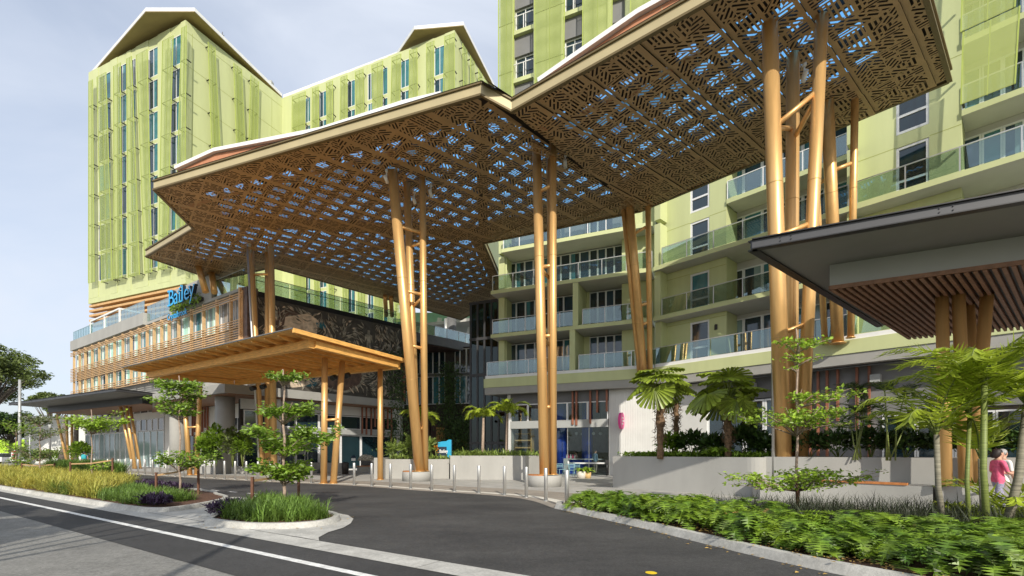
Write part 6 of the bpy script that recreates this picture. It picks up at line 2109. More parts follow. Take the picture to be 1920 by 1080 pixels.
def sapling(label, base, ztop, tiers, m, lsize, tr=0.035, bark='bark_pale', lean=(0, 0), group='young layered street trees'):
    """tiers: (dx, dz centre, radius x, thickness, number of leaves) measured from the base"""
    t = thing('young_tree', label, 'tree', base, group)
    n = 8
    tp = [Vector((base.x + lean[0] * (k / n) + 0.03 * math.sin(k * 2.1), base.y + lean[1] * (k / n), base.z + ztop * k / n)) for k in range(n + 1)]
    mb = MB(); mb.tube(tp, [tr * (1 - 0.65 * k / n) + .004 for k in range(n + 1)], 8)
    P = []
    for dx, zc, rad, th, nl in tiers:
        k0 = min(1, max(0.12, (zc - rad * .5) / ztop))
        org = tp[0].lerp(tp[-1], k0)
        nb_ = max(4, int(4 + rad * 3))
        a0 = rnd.random() * 6
        brs = []
        for b_ in range(nb_):
            a = a0 + 2 * math.pi * b_ / nb_ + rnd.uniform(-.3, .3)
            rr_ = rad * rnd.uniform(.65, 1.05)
            e = Vector((base.x + dx + rr_ * math.cos(a) + lean[0] * k0, base.y + lean[1] * k0 + rr_ * math.sin(a) * .85, base.z + zc + rnd.uniform(-.3, .5) * th))
            mid = org.lerp(e, .5) + Vector((0, 0, -.06 * rad + .08))
            mb.tube([org, mid, e], [tr * .5, tr * .34, tr * .12], 5)
            brs.append((org, mid, e))
        per = nl // nb_
        for org_, mid, e in brs:
            nsub = 5
            for s_ in range(nsub):
                u = rnd.uniform(.35, 1.0)
                c = org_.lerp(mid, u * 2) if u < .5 else mid.lerp(e, u * 2 - 1)
                c2 = c + Vector((rnd.uniform(-.25, .25) * rad, rnd.uniform(-.25, .25) * rad, rnd.uniform(-.2, .45) * th))
                mb.tube([c, c2], [tr * .10, tr * .05], 4, caps=False)
                q = per // nsub
                for _ in range(q):
                    w = rnd.random()
                    pp_ = c.lerp(c2, w)
                    P.append((pp_.x + rnd.gauss(0, .055 + .05 * rad), pp_.y + rnd.gauss(0, .055 + .05 * rad), pp_.z + rnd.gauss(0, th * .16)))
    part('trunk', mb, [bark], t)
    P = np.array(P); k = len(P)
    D = unit(k); D[:, 2] = D[:, 2] * .35 + .1
    U = unit(k) * .8 + np.array([0, -.35, .8])
    S = lsize * nr.uniform(.6, 1.25, k)
    leaves('crown', P, D, U, np.stack([S * 1.0, S, S], 1), m, t)
    return t
def T(base, specs):
    """tiers given by pixel centre and half width"""
    out = []
    for px, py, hw, th, n in specs:
        w = at(px, py, base.y)
        out.append((w.x - base.x, w.z - base.z, hw / FPX * base.y, .70 * th / FPX * base.y, int(n * .85)))
    return out
b = gz(337, 935); b.z = .09
sapling('young layered tree with a pale trunk at the end of the long island', b, 4.15, T(b, [(340, 717, 46, 24, 1100), (347, 738, 34, 18, 350), (330, 752, 44, 22, 600), (338, 768, 40, 18, 500), (375, 742, 20, 14, 220), (352, 855, 60, 26, 900), (360, 870, 24, 14, 160)]), 'leaf_mid', .135)
b = gz(532, 959); b.z = .09
sapling('bushy young tree in four leafy layers on the small island', b, 3.75, T(b, [(543, 707, 34, 20, 420), (546, 768, 56, 30, 1250), (560, 812, 84, 34, 1900), (535, 838, 44, 30, 700), (528, 872, 56, 34, 1100), (545, 890, 40, 26, 500)]), 'leaf_mid', .135, tr=.045)
b = rayq(172, 8.3); b.z = .09
sapling('young tree with one broad bright crown among the yellow grass', b, 3.6, T(b, [(182, 783, 50, 26, 1500), (188, 798, 34, 24, 500), (160, 797, 22, 14, 250), (190, 873, 18, 10, 90)]), 'leaf_bright', .15)
b = rayq(75, 8.0); b.z = .09
sapling('slender young tree third from the left end of the island', b, 3.3, T(b, [(75, 786, 28, 22, 700), (90, 812, 30, 22, 500), (70, 845, 40, 26, 700)]), 'leaf_tree', .14)
b = rayq(30, 8.4); b.z = .09
sapling('bushy young tree at the far left end of the island', b, 3.0, T(b, [(48, 800, 34, 30, 700), (20, 835, 30, 24, 600), (52, 862, 30, 20, 500)]), 'leaf_mid', .14)
b = Vector((7.02, 11.9, .09))
sapling('tall slim sapling with sparse bright layers in the glossy bed', b, 4.55, T(b, [(1512, 640, 46, 18, 330), (1508, 672, 34, 16, 100), (1486, 668, 20, 12, 50), (1480, 692, 12, 10, 40), (1470, 775, 86, 22, 900), (1560, 735, 62, 22, 520), (1530, 770, 60, 24, 620), (1585, 795, 30, 12, 120), (1462, 890, 100, 24, 760), (1570, 888, 90, 24, 640), (1520, 905, 70, 20, 300), (1425, 912, 60, 14, 260)]), 'leaf_bright', .115, tr=.035)

# big trees: trunk, limbs, clustered crown
def big_tree(label, base, H, rad, n, m, lsize, squash=.6, tr=.35, blobs=26, group='background trees', lean=0, cz_=None):
    t = thing('tree', label, 'tree', base, group)
    mb = MB()
    fork = base + Vector((lean * .4, 0, H * .38))
    mb.tube([base, base.lerp(fork, .5) + Vector((.1 * tr, 0, 0)), fork], [tr, tr * .8, tr * .7], 10)
    C = base + Vector((lean, 0, cz_ or H * .68))
    P, Rr = [], []
    for i in range(blobs):
        v = unit(1, -.35)[0]
        q = C + Vector((v[0] * rad * rnd.uniform(.45, .95), v[1] * rad * rnd.uniform(.45, .95), v[2] * rad * squash * rnd.uniform(.4, 1.0)))
        mid = fork.lerp(q, .5) + Vector((0, 0, rnd.uniform(0, .12) * rad))
        mb.tube([fork, mid, q], [tr * .42, tr * .22, tr * .05], 6)
        br = rad * rnd.uniform(.12, .28)
        k = max(20, int(n / blobs))
        u = unit(k) * (nr.random((k, 1)) ** .45) * br * np.array([1, 1, .62])
        P.append(np.array(q) + u)
    part('trunk', mb, ['bark_grey'], t)
    P = np.vstack(P); k = len(P)
    D = unit(k); D[:, 2] *= .5
    U = unit(k) * .7 + np.array([0, 0, 1.])
    S = lsize * nr.uniform(.6, 1.3, k)
    leaves('crown', P, D, U, np.stack([S * 1.2, S, S], 1), m, t)
    return t
def ground(px, Y): q = at(px, 800, Y); q.z = 0; return q
big_tree('large spreading tree with open airy crown at the left edge', ground(-30, 62), 16.0, 7.6, 17000, 'leaf_tree', .38, .72, .5, 60, cz_=10.6)
big_tree('broad pale tree top showing above the dark covered walk', ground(98, 95), 13.6, 4.6, 9000, 'leaf_tree', .42, .55, .4, 26, cz_=10.6)
for i, (px, Y, H, rad, lab) in enumerate(((20, 74, 7.5, 4.6, 'dark low tree under the large spreading tree'), (66, 80, 7.5, 4.8, 'dark rounded tree right of the street lamp'), (110, 84, 7.5, 4.2, 'shaded tree behind the left splayed columns'), (-20, 70, 7, 4.6, 'dark tree at the very edge of the picture at left'))):
    big_tree(lab, ground(px, Y), H, rad, 9000, 'leaf_dark' if i != 2 else 'leaf_tree', .34, .62, .3, 24)
mb = MB(); b = ground(116, 63); mb.tube([b, b + Vector((.3, 0, 2.2)), b + Vector((.5, 0, 6.0))], [.55, .32, .25], 10)
t = thing('tree', 'stout grey leaning trunk behind the left splayed columns', 'tree', b); part('trunk', mb, ['bark_grey'], t)
mb = MB(); b = ground(142, 60); t = thing('tree', 'straight grey trunk against the white building', 'tree', b); mb.tube([b, b + Vector((.1, 0, 6.4))], [.28, .22], 10); part('trunk', mb, ['bark_grey'], t)
# trees across the road behind the viewer: they throw the shade on the old asphalt
big_tree('tree across the road casting shade on the old asphalt', Vector((-7.0, -0.9, 0)), 8.2, 3.3, 9000, 'leaf_tree', .22, .5, .22, 22, group='trees across the road', cz_=7.1)
big_tree('second tree across the road casting shade at the left', Vector((-12.0, 0.6, 0)), 8.0, 2.4, 6000, 'leaf_tree', .22, .5, .22, 22, group='trees across the road', cz_=6.6)
mb = MB(); mb.tube([(-2.2, -4.3, 0), (-2.2, -4.3, 8.2)], [.11, .07], 10); single('lamp_post', mb, ['lamp_pole'], 'slim lamp post across the road casting a thin shadow', 'lamp post', (-2.2, -4.3, 0))

# ---- palms
PALM_V = [(-.5, 0, 0), (.5, 0, 0), (.62, .4, .0), (-.62, .4, .0), (0, 1, -.30)]
PALM_F = [(0, 1, 2), (0, 2, 3), (3, 2, 4)]
def frond(acc, rach, org, az, el, L, droop, n, ll, lw, vee=.35, hang=.25):
    pts = []
    for k in range(9):
        u = k / 8
        e = el - droop * u * u
        if k == 0: p = Vector(org); d = None
        d = Vector((math.cos(az) * math.cos(e), math.sin(az) * math.cos(e), math.sin(e)))
        if k: p = pts[-1] + d * (L / 8)
        pts.append(p)
    rach.tube(pts, [.02 * L / 1.5 * (1 - .8 * k / 8) + .003 for k in range(9)], 5, caps=False)
    side = Vector((-math.sin(az), math.cos(az), 0))
    for i in range(n):
        u = .16 + .84 * i / (n - 1)
        f = u * 8; k = min(7, int(f))
        p = pts[k].lerp(pts[k + 1], f - k)
        t_ = (pts[k + 1] - pts[k]).normalized()
        up = side.cross(t_)
        l = ll * (.45 + .55 * math.sin(math.pi * min(1, .15 + u * .8))) * rnd.uniform(.85, 1.1)
        for s_ in (-1, 1):
            d = t_ * (.55 + .5 * u) + side * s_ * .85 + up * vee * rnd.uniform(.5, 1.2) + Vector((0, 0, -hang * rnd.uniform(.5, 1.4)))
            acc.append((tuple(p), tuple(d), tuple(up + Vector((rnd.uniform(-.3, .3), rnd.uniform(-.3, .3), 0))), (lw, l, l)))
def palm(label, base, stems, fr, group, stem_m='stem_green', leaf_m='leaf_palm', cat='palm'):
    """stems: list of (point list, radii); fr: list of frond arguments"""
    t = thing('palm', label, cat, base, group)
    for pts, rad in stems:
        mb = MB(); mb.tube(pts, rad, 10); part('trunk', mb, [stem_m], t)
    acc, rb = [], MB()
    for a in fr: frond(acc, rb, *a)
    part('frond_stalks', rb, ['stem_green'], t)['kind'] = 'stuff'
    P, D, U, S = (np.array([a[i] for a in acc]) for i in range(4))
    leaves('fronds', P, D, U, S, leaf_m, t, (PALM_V, PALM_F))
    return t
for px, Y, zb, zc, L, lab in ((905, 29.6, 1.3, 3.7, 1.55, 'small arching palm, left of two in the taller planter'), (950, 29.6, 1.3, 3.95, 1.7, 'small arching palm, right of two in the taller planter'), (787, 31.5, 1.1, 3.6, 1.7, 'small arching palm half hidden by the middle golden columns')):
    b = at(px, 800, Y); b.z = zb
    c = b + Vector((.05, 0, zc - zb))
    fr = []
    for k in range(11):
        fr.append((tuple(c), 2 * math.pi * k / 11 + rnd.uniform(-.2, .2), R(rnd.uniform(38, 72)), L * rnd.uniform(.85, 1.1), R(rnd.uniform(95, 130)), 26, .48, .055, .3, .35))
    palm(lab, b, [([b, b + Vector((0, 0, .5)), c], [.14, .09, .07])], fr, 'small arching palms', 'bark_pale')
# areca clump at the right
def stem(px0, py0, Y0, px1, py1, Y1, r0):
    a, b_ = at(px0, py0, Y0), at(px1, py1, Y1)
    m_ = a.lerp(b_, .5) + Vector((.05 * (1 if px1 > px0 else -1), 0, 0))
    return [a, m_, b_], [r0, r0 * .85, r0 * .8]
ar = [(1772, 1012, 9.4, 1756, 815, 9.4, .058, 'leaning'), (1818, 1022, 9.1, 1818, 780, 9.2, .042, 'slender upright'), (1852, 1040, 8.7, 1846, 720, 8.8, .058, 'tallest upright'), (1882, 1036, 8.8, 1926, 760, 8.9, .075, 'thick right leaning'), (1836, 1034, 9.3, 1838, 860, 9.4, .05, 'short pale')]
fan = {0: 8, 1: 7, 2: 9, 3: 8, 4: 4}
for i, (x0, y0, Y0, x1, y1, Y1, r_, wd_) in enumerate(ar):
    pts, rad = stem(x0, y0, Y0, x1, y1, Y1, r_)
    pts[0].z = 0.05
    fr = []
    for k in range(fan[i]):
        az = 2 * math.pi * k / fan[i] + rnd.uniform(-.3, .3) + i
        fr.append((tuple(pts[-1]), az, R(rnd.uniform(45, 85)), rnd.uniform(1.1, 1.8), R(rnd.uniform(55, 105)), 27, .56, .030, .42, .30))
    palm('%s stemmed feathery palm in the clump at the right edge' % wd_, pts[0], [(pts, rad)], fr, 'feathery palms at the right edge', 'stem_green' if i in (1, 2) else 'stem_grey')
b = Vector((9.75, 9.5, .1)); fr = [(tuple(b), 2 * math.pi * k / 11, R(rnd.uniform(38, 80)), rnd.uniform(.9, 1.6), R(85), 16, .48, .045, .2, .2) for k in range(11)]
palm('low stemless palm growing at the foot of the feathery clump', b, [], fr, 'feathery palms at the right edge')
b = Vector((9.7, 10.3, .1)); fr = [(tuple(b), .5 + 2 * math.pi * k / 8, R(rnd.uniform(35, 70)), rnd.uniform(.6, 1.0), R(80), 10, .4, .07, .2, .2) for k in range(8)]
palm('low broad leaved palm behind the glossy bed left of the feathery clump', b, [], fr, 'feathery palms at the right edge')
# bamboo palms in the shade of the raised planter
for px, Y, zt, lab in ((1605, 15.4, 3.7, 'dark slender palm in the raised planter, left of two'), (1668, 14.6, 4.0, 'dark slender palm in the raised planter, right of two')):
    b = at(px, 800, Y); b.z = 1.35
    st, fr = [], []
    for k in range(5):
        e = b + Vector((rnd.uniform(-.5, .5), rnd.uniform(-.3, .3), rnd.uniform(.8, zt - 1.6)))
        st.append(([b + Vector((rnd.uniform(-.2, .2), 0, 0)), b.lerp(e, .5), e], [.022, .02, .015]))
        for q in range(4): fr.append((tuple(e), rnd.uniform(0, 6.28), R(rnd.uniform(20, 70)), rnd.uniform(.6, 1.0), R(80), 14, .34, .030, .1, .35))
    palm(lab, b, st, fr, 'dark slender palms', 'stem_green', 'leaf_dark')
# fan palms in the large planter
def fan_leaf(mb, org, az, el, pet, rad, spread=R(250), n=17):
    d = Vector((math.cos(az) * math.cos(el), math.sin(az) * math.cos(el), math.sin(el)))
    p = Vector(org); m_ = p + d * pet * .6 + Vector((0, 0, .05)); c = p + d * pet
    mb.tube([p, m_, c], [.014, .012, .010], 5, 1, caps=False)
    el2 = el - R(rnd.uniform(35, 75))
    f = Vector((math.cos(az) * math.cos(el2), math.sin(az) * math.cos(el2), math.sin(el2)))
    sd = Vector((-math.sin(az), math.cos(az), 0)); up = sd.cross(f)
    for k in range(n):
        a0 = -spread / 2 + spread * k / n; a1 = -spread / 2 + spread * (k + 1) / n
        am = (a0 + a1) / 2
        def dr(a, r_, lift): return c + (f * math.cos(a) + sd * math.sin(a)) * r_ + up * lift - Vector((0, 0, r_ * r_ * .22))
        rr_ = rad * rnd.uniform(.9, 1.05)
        g = .80 if rnd.random() < .7 else .5
        q0, q1, q2 = dr(a0 + (am - a0) * (1 - g), rr_, 0), dr(am, rr_ * 1.02, .045), dr(a1 - (a1 - am) * (1 - g), rr_, 0)
        m0, m1, m2 = dr(a0, rr_ * .55, -.01), dr(am, rr_ * .55, .03), dr(a1, rr_ * .55, -.01)
        b0 = len(mb.v)
        mb.add([c, m0, m1, m2, q0, q1, q2], [(0, 1, 2), (0, 2, 3), (1, 4, 5, 2), (2, 5, 6, 3)], 0)
for px, Y, zc, nl, rad, tr, lab, lv_ in ((1238, 20.0, 4.35, 13, .85, .16, 'fan palm with a shaggy trunk, leftmost of three in the large planter', 3), (1268, 21.5, 3.9, 8, .6, .10, 'smaller fan palm between the two larger ones', 5), (1365, 18.2, 3.65, 15, .92, .14, 'broad fan palm with wide flat leaves at the right of the large planter', 7)):
    b = at(px, 800, Y); b.z = 1.33
    t = thing('fan_palm', lab, 'palm', b, 'fan palms in the large planter')
    c = b + Vector((0, 0, zc - 1.33))
    mb = MB(); nn = 10; mb.tube([b.lerp(c, k / nn) + Vector((.02 * math.sin(k * 3), .02 * math.cos(k * 2.3), 0)) for k in range(nn + 1)], [tr * (1.0 + .25 * math.sin(k * 2.7)) * (.8 if k < 4 else 1.05) for k in range(nn + 1)], 12); part('trunk', mb, ['bark_fibre'], t)
    k = 240; zz = nr.uniform(.25, .95, k); an = nr.uniform(0, 6.28, k)
    P = np.stack([b.x + tr * .95 * np.cos(an), b.y + tr * .95 * np.sin(an), b.z + (zc - 1.33) * zz], 1)
    D = np.stack([np.cos(an) * .5, np.sin(an) * .5, nr.uniform(-1, .8, k)], 1)
    leaves('fibres', P, D, np.stack([np.cos(an), np.sin(an), np.zeros(k)], 1), np.stack([np.full(k, .05), nr.uniform(.1, .3, k), np.full(k, .2)], 1), 'bark_fibre', t)['kind'] = 'stuff'
    mb = MB()
    for q in range(nl):
        fan_leaf(mb, c + Vector((0, 0, rnd.uniform(-.15, .1))), 2 * math.pi * q / nl * 2.4 + lv_, R(rnd.uniform(-15, 85)), rnd.uniform(.5, .95) * rad / .85, rad * rnd.uniform(.75, 1.0))
    part('leaves', mb, ['leaf_fan', 'stem_green'], t)

# ---- shrubs and ground cover
def cover(name, label, cat, poly, n, h0, h1, size, m, tmpl=(LEAF_V, LEAF_F), z0=0.0, up=.8, kind='stuff', wid=.9, lean=1.0, hm=None):
    q = sample(poly, n)
    hh = nr.uniform(h0, h1, n)
    P = np.stack([q[:, 0], q[:, 1], z0 + hh], 1)
    D = unit(n); D[:, 2] = np.abs(D[:, 2]) * up + .05
    U = unit(n) * .5 + np.array([0, 0, 1.])
    S = size * nr.uniform(.65, 1.25, n)
    o = leaves(name, P, D, U, np.stack([S * wid, S, S], 1), m, None, tmpl)
    return tag(o, label, cat, kind=kind)
def bush(label, c, rx, ry, h, n, size, m, cat='shrub', group=None, tmpl=(LEAF_V, LEAF_F), name='shrub', stems=6):
    t = thing(name, label, cat, c, group)
    mb = MB()
    for k in range(stems):
        e = c + Vector((rnd.uniform(-.6, .6) * rx, rnd.uniform(-.6, .6) * ry, h * rnd.uniform(.5, .85)))
        mb.tube([c, c.lerp(e, .5) + Vector((0, 0, .05)), e], [.02, .016, .008], 5)
    part('stems', mb, ['stem_green'], t)
    v = unit(n, -.2) * (nr.random((n, 1)) ** .35)
    P = np.array(c) + v * np.array([rx, ry, h * .55]) + np.array([0, 0, h * .5])
    D = v * .9 + unit(n) * .6; D[:, 2] += .15
    U = unit(n) * .5 + np.array([0, 0, 1.])
    S = size * nr.uniform(.6, 1.25, n)
    leaves('foliage', P, D, U, np.stack([S, S, S], 1), m, t, tmpl)
    return t
# glossy lobed bed
bedc = [Vector((p.x, p.y)) for p in BED3]
pl_ = []
def philo(name, label, poly, spacing, m):
    A = area(poly)
    nplants = int(A / (spacing ** 2))
    q = sample(poly, nplants)
    P, D, U, S = [], [], [], []
    for x, y in q:
        hh = rnd.uniform(.30, .62)
        for k in range(26):
            a = rnd.gauss(-1.4, 1.25); r_ = rnd.uniform(.03, .30)
            e = rnd.uniform(-1.1, .35)
            P.append((x + r_ * math.cos(a), y + r_ * math.sin(a), .10 + hh * (1.0 - .9 * r_ / .34 * rnd.uniform(.3, 1.1))))
            D.append((math.cos(a), math.sin(a), e)); U.append((.9 * math.cos(a), .9 * math.sin(a), .75))
            s = rnd.uniform(.17, .29); S.append((s * 1.15, s, s))
    o = leaves(name, np.array(P), np.array(D), np.array(U), np.array(S), [m, 'leaf_lime', 'leaf_dead'], None, (PHILO_V, PHILO_F), nr.choice(3, len(P), p=[.955, .04, .005]))
    return tag(o, label, 'ground cover', kind='stuff')
vis = [p for p in inset_poly([Vector(p) for p in BEDP], .32)]
front = []
bedpoly = [Vector((1.75, 14.2)), Vector((1.75, 13.1)), Vector((2.25, 12.0)), Vector((3.1, 10.1)), Vector((4.2, 7.4)), Vector((5.1, 5.9)), Vector((6.4, 4.2)), Vector((13, 4.2)), Vector((12, 6.6)), Vector((8.2, 7.2)), Vector((6.2, 7.8)), Vector((5.1, 8.5)), Vector((5.0, 10.0)), Vector((4.2, 11.3)), Vector((2.7, 12.9))]
philo('philodendron_bed', 'glossy bright green lobed leaves filling the kerbed bed', bedpoly, .31, 'leaf_philo')
cover('fine_grass', 'thin dark fountain grass at the back of the glossy bed', 'grass', [Vector((4.6, 11.6)), Vector((5.4, 9.6)), Vector((6.4, 8.6)), Vector((9, 7.9)), Vector((11.5, 7.4)), Vector((11.5, 9.6)), Vector((9.0, 10.9)), Vector((6.4, 11.8))], 9000, 0.0, .10, .50, 'grass_dark', (BLADE_V, BLADE_F), .1, 2.2, wid=.022)
# island grasses
def grass(name, label, poly, dens, h, m, wid=.025, tuft=.5, up=1.6):
    n = int(area(poly) * dens)
    nt = max(3, int(n / 60))
    c = sample(poly, nt)
    idx = nr.integers(0, nt, n)
    q = c[idx] + nr.normal(size=(n, 2)) * .07
    P = np.stack([q[:, 0], q[:, 1], np.full(n, .09)], 1)
    a = nr.uniform(0, 6.283, n); l = np.abs(nr.normal(size=n)) * tuft
    D = np.stack([np.cos(a) * l, np.sin(a) * l, np.full(n, 1.0)], 1)
    U = np.stack([np.cos(a), np.sin(a), np.full(n, .6)], 1) * -1
    U = np.stack([-np.cos(a), -np.sin(a), l + .2], 1)
    S = h * nr.uniform(.6, 1.2, n)
    o = leaves(name, P, D, U, np.stack([np.full(n, wid), S, S * 1.0], 1), m, None, (BLADE_V, BLADE_F))
    return tag(o, label, 'grass', kind='stuff')
i2 = [Vector(p) for p in BED2]
def band(t0, t1, q0, q1, sl=0.0):
    return [rq(t0, q0).xy, rq(t1, q0).xy, rq(t1 + sl, q1).xy, rq(t0 + sl, q1).xy]
grass('yellow_grass', 'arching golden yellow grass filling the long island', [rq(-34, 5.55).xy, rq(-19.7, 5.55).xy, rq(-26.2, 8.7).xy, rq(-38, 8.9).xy], 680, .64, 'grass_yellow', .024, 1.2)
grass('yellow_grass_far', 'yellow grass at the far left end of the long island', band(-56, -34, 5.5, 9.0, -1.0), 260, .70, 'grass_yellow', .04, 1.0)
grass('green_tussocks', 'strappy green tussock grass at the near end of the long island', [rq(-20.2, 5.6).xy, rq(-16.2, 5.55).xy, rq(-16.9, 7.1).xy, rq(-24.5, 7.9).xy], 900, .37, 'grass_green', .022, 1.0)
grass('green_patch', 'patch of short fine green grass at the kerb among the yellow', band(-24.6, -22.6, 5.45, 6.1), 1200, .42, 'grass_green', .012, .5)
grass('small_island_tussocks', 'strappy green tussock grass filling the small island', [rq(-11.9, 5.6).xy, rq(-10.4, 5.65).xy, rq(-9.7, 6.1).xy, rq(-9.65, 6.8).xy, rq(-10.6, 7.25).xy, rq(-13.6, 7.6).xy], 1300, .46, 'grass_green', .022, 1.0)
far_h = [rq(-50, 10.8).xy, rq(-37, 10.6).xy, rq(-36.5, 11.9).xy, rq(-50, 12.4).xy]
grass('clipped_grass_hedge', 'rounded olive grass hedge beyond the long island', far_h, 520, .95, 'grass_green', .05, .45)
def purple(label, poly, n): return cover('purple_plants', label, 'ground cover', poly, n, .05, .25, .16, 'leaf_purple', (LEAF_V, LEAF_F), .09, 1.3, wid=.42)
purple('purple leaved plants at the kerb corner of the long island', band(-16.3, -15.2, 5.5, 6.1, -.4), 700)
purple('purple leaved plants at the back of the long island', band(-25.0, -20.5, 8.15, 8.7), 1400)
purple('purple leaved plants at the left tip of the small island', [rq(-12.2, 5.4).xy, rq(-11.5, 5.45).xy, rq(-12.4, 6.4).xy, rq(-13.3, 6.5).xy], 700)
# fallen leaves along the kerbs and on the mulch
def litter(label, L, n, wdt, z):
    k = nr.integers(0, len(L) - 1, n); u = nr.random(n)
    a = np.array([[L[i].x, L[i].y] for i in k]); b_ = np.array([[L[i + 1].x, L[i + 1].y] for i in k])
    q = a + (b_ - a) * u[:, None] + nr.normal(size=(n, 2)) * wdt
    P = np.stack([q[:, 0], q[:, 1], np.full(n, z)], 1)
    D = unit(n); D[:, 2] = .02
    U = unit(n) * .25 + np.array([0, 0, 1.])
    o = leaves('leaf_litter', P, D, U, nr.uniform(.03, .085, n), 'leaf_dead')
    return tag(o, label, 'leaf litter', kind='stuff')
litter('dry fallen leaves along the kerb of the glossy bed', BEDK[2:34], 230, .16, .02)
litter('dry fallen leaves on the mulch of the glossy bed', [Vector((p.x, p.y)) for p in offset_line(BEDK, .35)][2:34], 420, .14, .155)
litter('dry fallen leaves round the small island kerb', [Vector((p.x, p.y)) for p in ISL], 90, .22, .03)
# planter planting
s2 = [Vector(p) for p in PL2]
cover('variegated_cover', 'pale striped strap leaved cover in the taller planter', 'ground cover', inset_poly(s2, .2), 1500, 0.0, .22, .36, 'leaf_lime', (BLADE_V, BLADE_F), 1.3, 1.2, wid=.16)
s1 = [Vector(p) for p in PL1]
cover('small_leaf_cover', 'mixed low leafy cover in the low grey planter', 'ground cover', inset_poly(s1, .2), 700, 0.0, .22, .22, 'leaf_lime', (LEAF_V, LEAF_F), 1.1, .9, wid=.9)
MON = (PHILO_V, PHILO_F)
for px, hh, w_, lab in ((738, 1.0, .35, 'pale big leafed plant at the left of the low planter'), (768, 1.3, .6, 'big lobed pale green plant left of the golden columns'), (806, 1.2, .42, 'big lobed plant right of the golden columns')):
    q = at(px, 860, 30.6); q.z = 1.1
    bush(lab, q, w_, .4, hh, int(50 * w_ / .4), .42, 'leaf_lime', 'shrub', 'big leafed plants in the low planter', MON)
q = at(818, 848, 30.4); q.z = 1.1
bush('orange flower spike beside the blue totem', q, .12, .12, .95, 30, .16, 'flower_orange', 'flower', None, name='flower', stems=3)
sd_ = [Vector(p) for p in PLD]
cover('planter_cover', 'low dark leafy cover along the large planter top', 'ground cover', inset_poly(sd_, .15), 5200, 0.0, .24, .15, 'leaf_mid', (LEAF_V, LEAF_F), 1.32, .9)
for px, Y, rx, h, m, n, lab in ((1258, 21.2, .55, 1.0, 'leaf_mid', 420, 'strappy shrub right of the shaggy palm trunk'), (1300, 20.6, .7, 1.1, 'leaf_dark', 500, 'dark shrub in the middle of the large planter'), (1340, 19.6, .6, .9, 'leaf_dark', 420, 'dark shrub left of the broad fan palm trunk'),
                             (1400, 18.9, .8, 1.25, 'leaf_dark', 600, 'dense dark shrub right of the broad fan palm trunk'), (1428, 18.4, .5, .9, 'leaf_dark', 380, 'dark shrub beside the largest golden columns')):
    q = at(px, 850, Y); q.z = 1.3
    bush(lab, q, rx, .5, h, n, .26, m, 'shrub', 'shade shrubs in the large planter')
q = at(1345, 850, 18.6); q.z = 1.35; fr = [(tuple(q), 2 * math.pi * k / 9, R(rnd.uniform(40, 75)), rnd.uniform(.7, 1.0), R(110), 20, .36, .03, .25, .3) for k in range(9)]
palm('small ferny palm in front of the broad fan palm', q, [], fr, 'small ferny palms', leaf_m='leaf_mid')
for k in range(8):
    w_ = k / 7
    q = (u0.lerp(u1, .03 + .62 * w_) + nu * 1.0); q.z = 1.35
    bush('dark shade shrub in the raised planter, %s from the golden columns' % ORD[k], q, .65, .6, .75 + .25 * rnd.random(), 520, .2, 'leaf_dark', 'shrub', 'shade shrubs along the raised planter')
for t_, c_, h_ in POTS:
    q = c_ + Vector((0, 0, h_ - .03)); fr = [(tuple(q), 2 * math.pi * k / 9, R(rnd.uniform(35, 75)), .55, R(95), 14, .22, .03, .2, .2) for k in range(9)]
    palm('potted fern in the %s pot' % ('cream' if h_ > .4 else 'sand yellow'), q, [], fr, 'potted ferns by the cafe', leaf_m='leaf_bright', cat='fern')
# podium front planting
a, b_ = gz(372, 888), gz(486, 889)
mb = MB(); mb.beam((a.x, a.y + 1, 0), (b_.x, b_.y + 1, 0), 1.6, .55, mid=0); single('planter', mb, ['concrete_grey'], 'long low concrete planter below the podium columns', 'planter', (a.x, a.y, 0))
for px, hh, m, lab in ((386, 2.2, 'leaf_mid', 'leafy shrub left of the round column'), (404, 2.8, 'leaf_mid', 'taller leafy shrub just left of the round column'), (436, 2.6, 'leaf_tree', 'spiky shrub just right of the round column'), (455, 2.2, 'leaf_mid', 'leafy shrub before the podium window'), (396, 1.2, 'leaf_dark', 'low dark shrub at the foot of the round column')):
    q = at(px, 850, 33.4); q.z = .55
    bush(lab, q, .6, .5, hh, 520, .30, m, 'shrub', 'shrubs in the podium planter')
# climbers
def climber(label, px, Y, w, z0, z1, n, m='leaf_dark'):
    c = at(px, 800, Y); c.z = z0
    t = thing('climbing_plant', label, 'climber', c, 'climbing plants in the courtyard')
    P = np.stack([c.x + nr.normal(size=n) * w * .5, c.y + nr.normal(size=n) * .25 - .3, nr.uniform(z0, z1, n)], 1)
    D = unit(n); D[:, 2] -= .5; U = unit(n) + np.array([0, -1., .4])
    leaves('foliage', P, D, U, nr.uniform(.14, .3, n), m, t)
    mb = MB(); mb.tube([(c.x, c.y, z0), (c.x, c.y, z1)], .05, 6); part('stem', mb, ['bark_grey'], t)
climber('tall climbing plant on the courtyard pillar', 843, 50.5, 1.3, 0, 11, 3200)
climber('bushy climber spreading low left of the lift', 868, 49.5, 1.6, 1.5, 5.2, 1800)
climber('climber behind the middle golden columns', 752, 45, 1.6, 0, 11, 2200)
q = PO.pl(338, .6, 14.0)
n = 420; ss = nr.uniform(PO.s(316, .6), PO.s(372, .6), n)
t = thing('trailing_plant', 'trailing plant hanging below the big blue sign letters', 'plant', q)
P = np.array([tuple(PO.P(s, .35 + .25 * rnd.random(), PO.z(323, 583) + rnd.uniform(-.75, .4) * (1 if rnd.random() < .5 else .35))) for s in ss])
D = unit(n); D[:, 2] -= .6
leaves('foliage', P, D, unit(n) + np.array([0, -1., .3]), nr.uniform(.14, .26, n), 'leaf_mid', t)
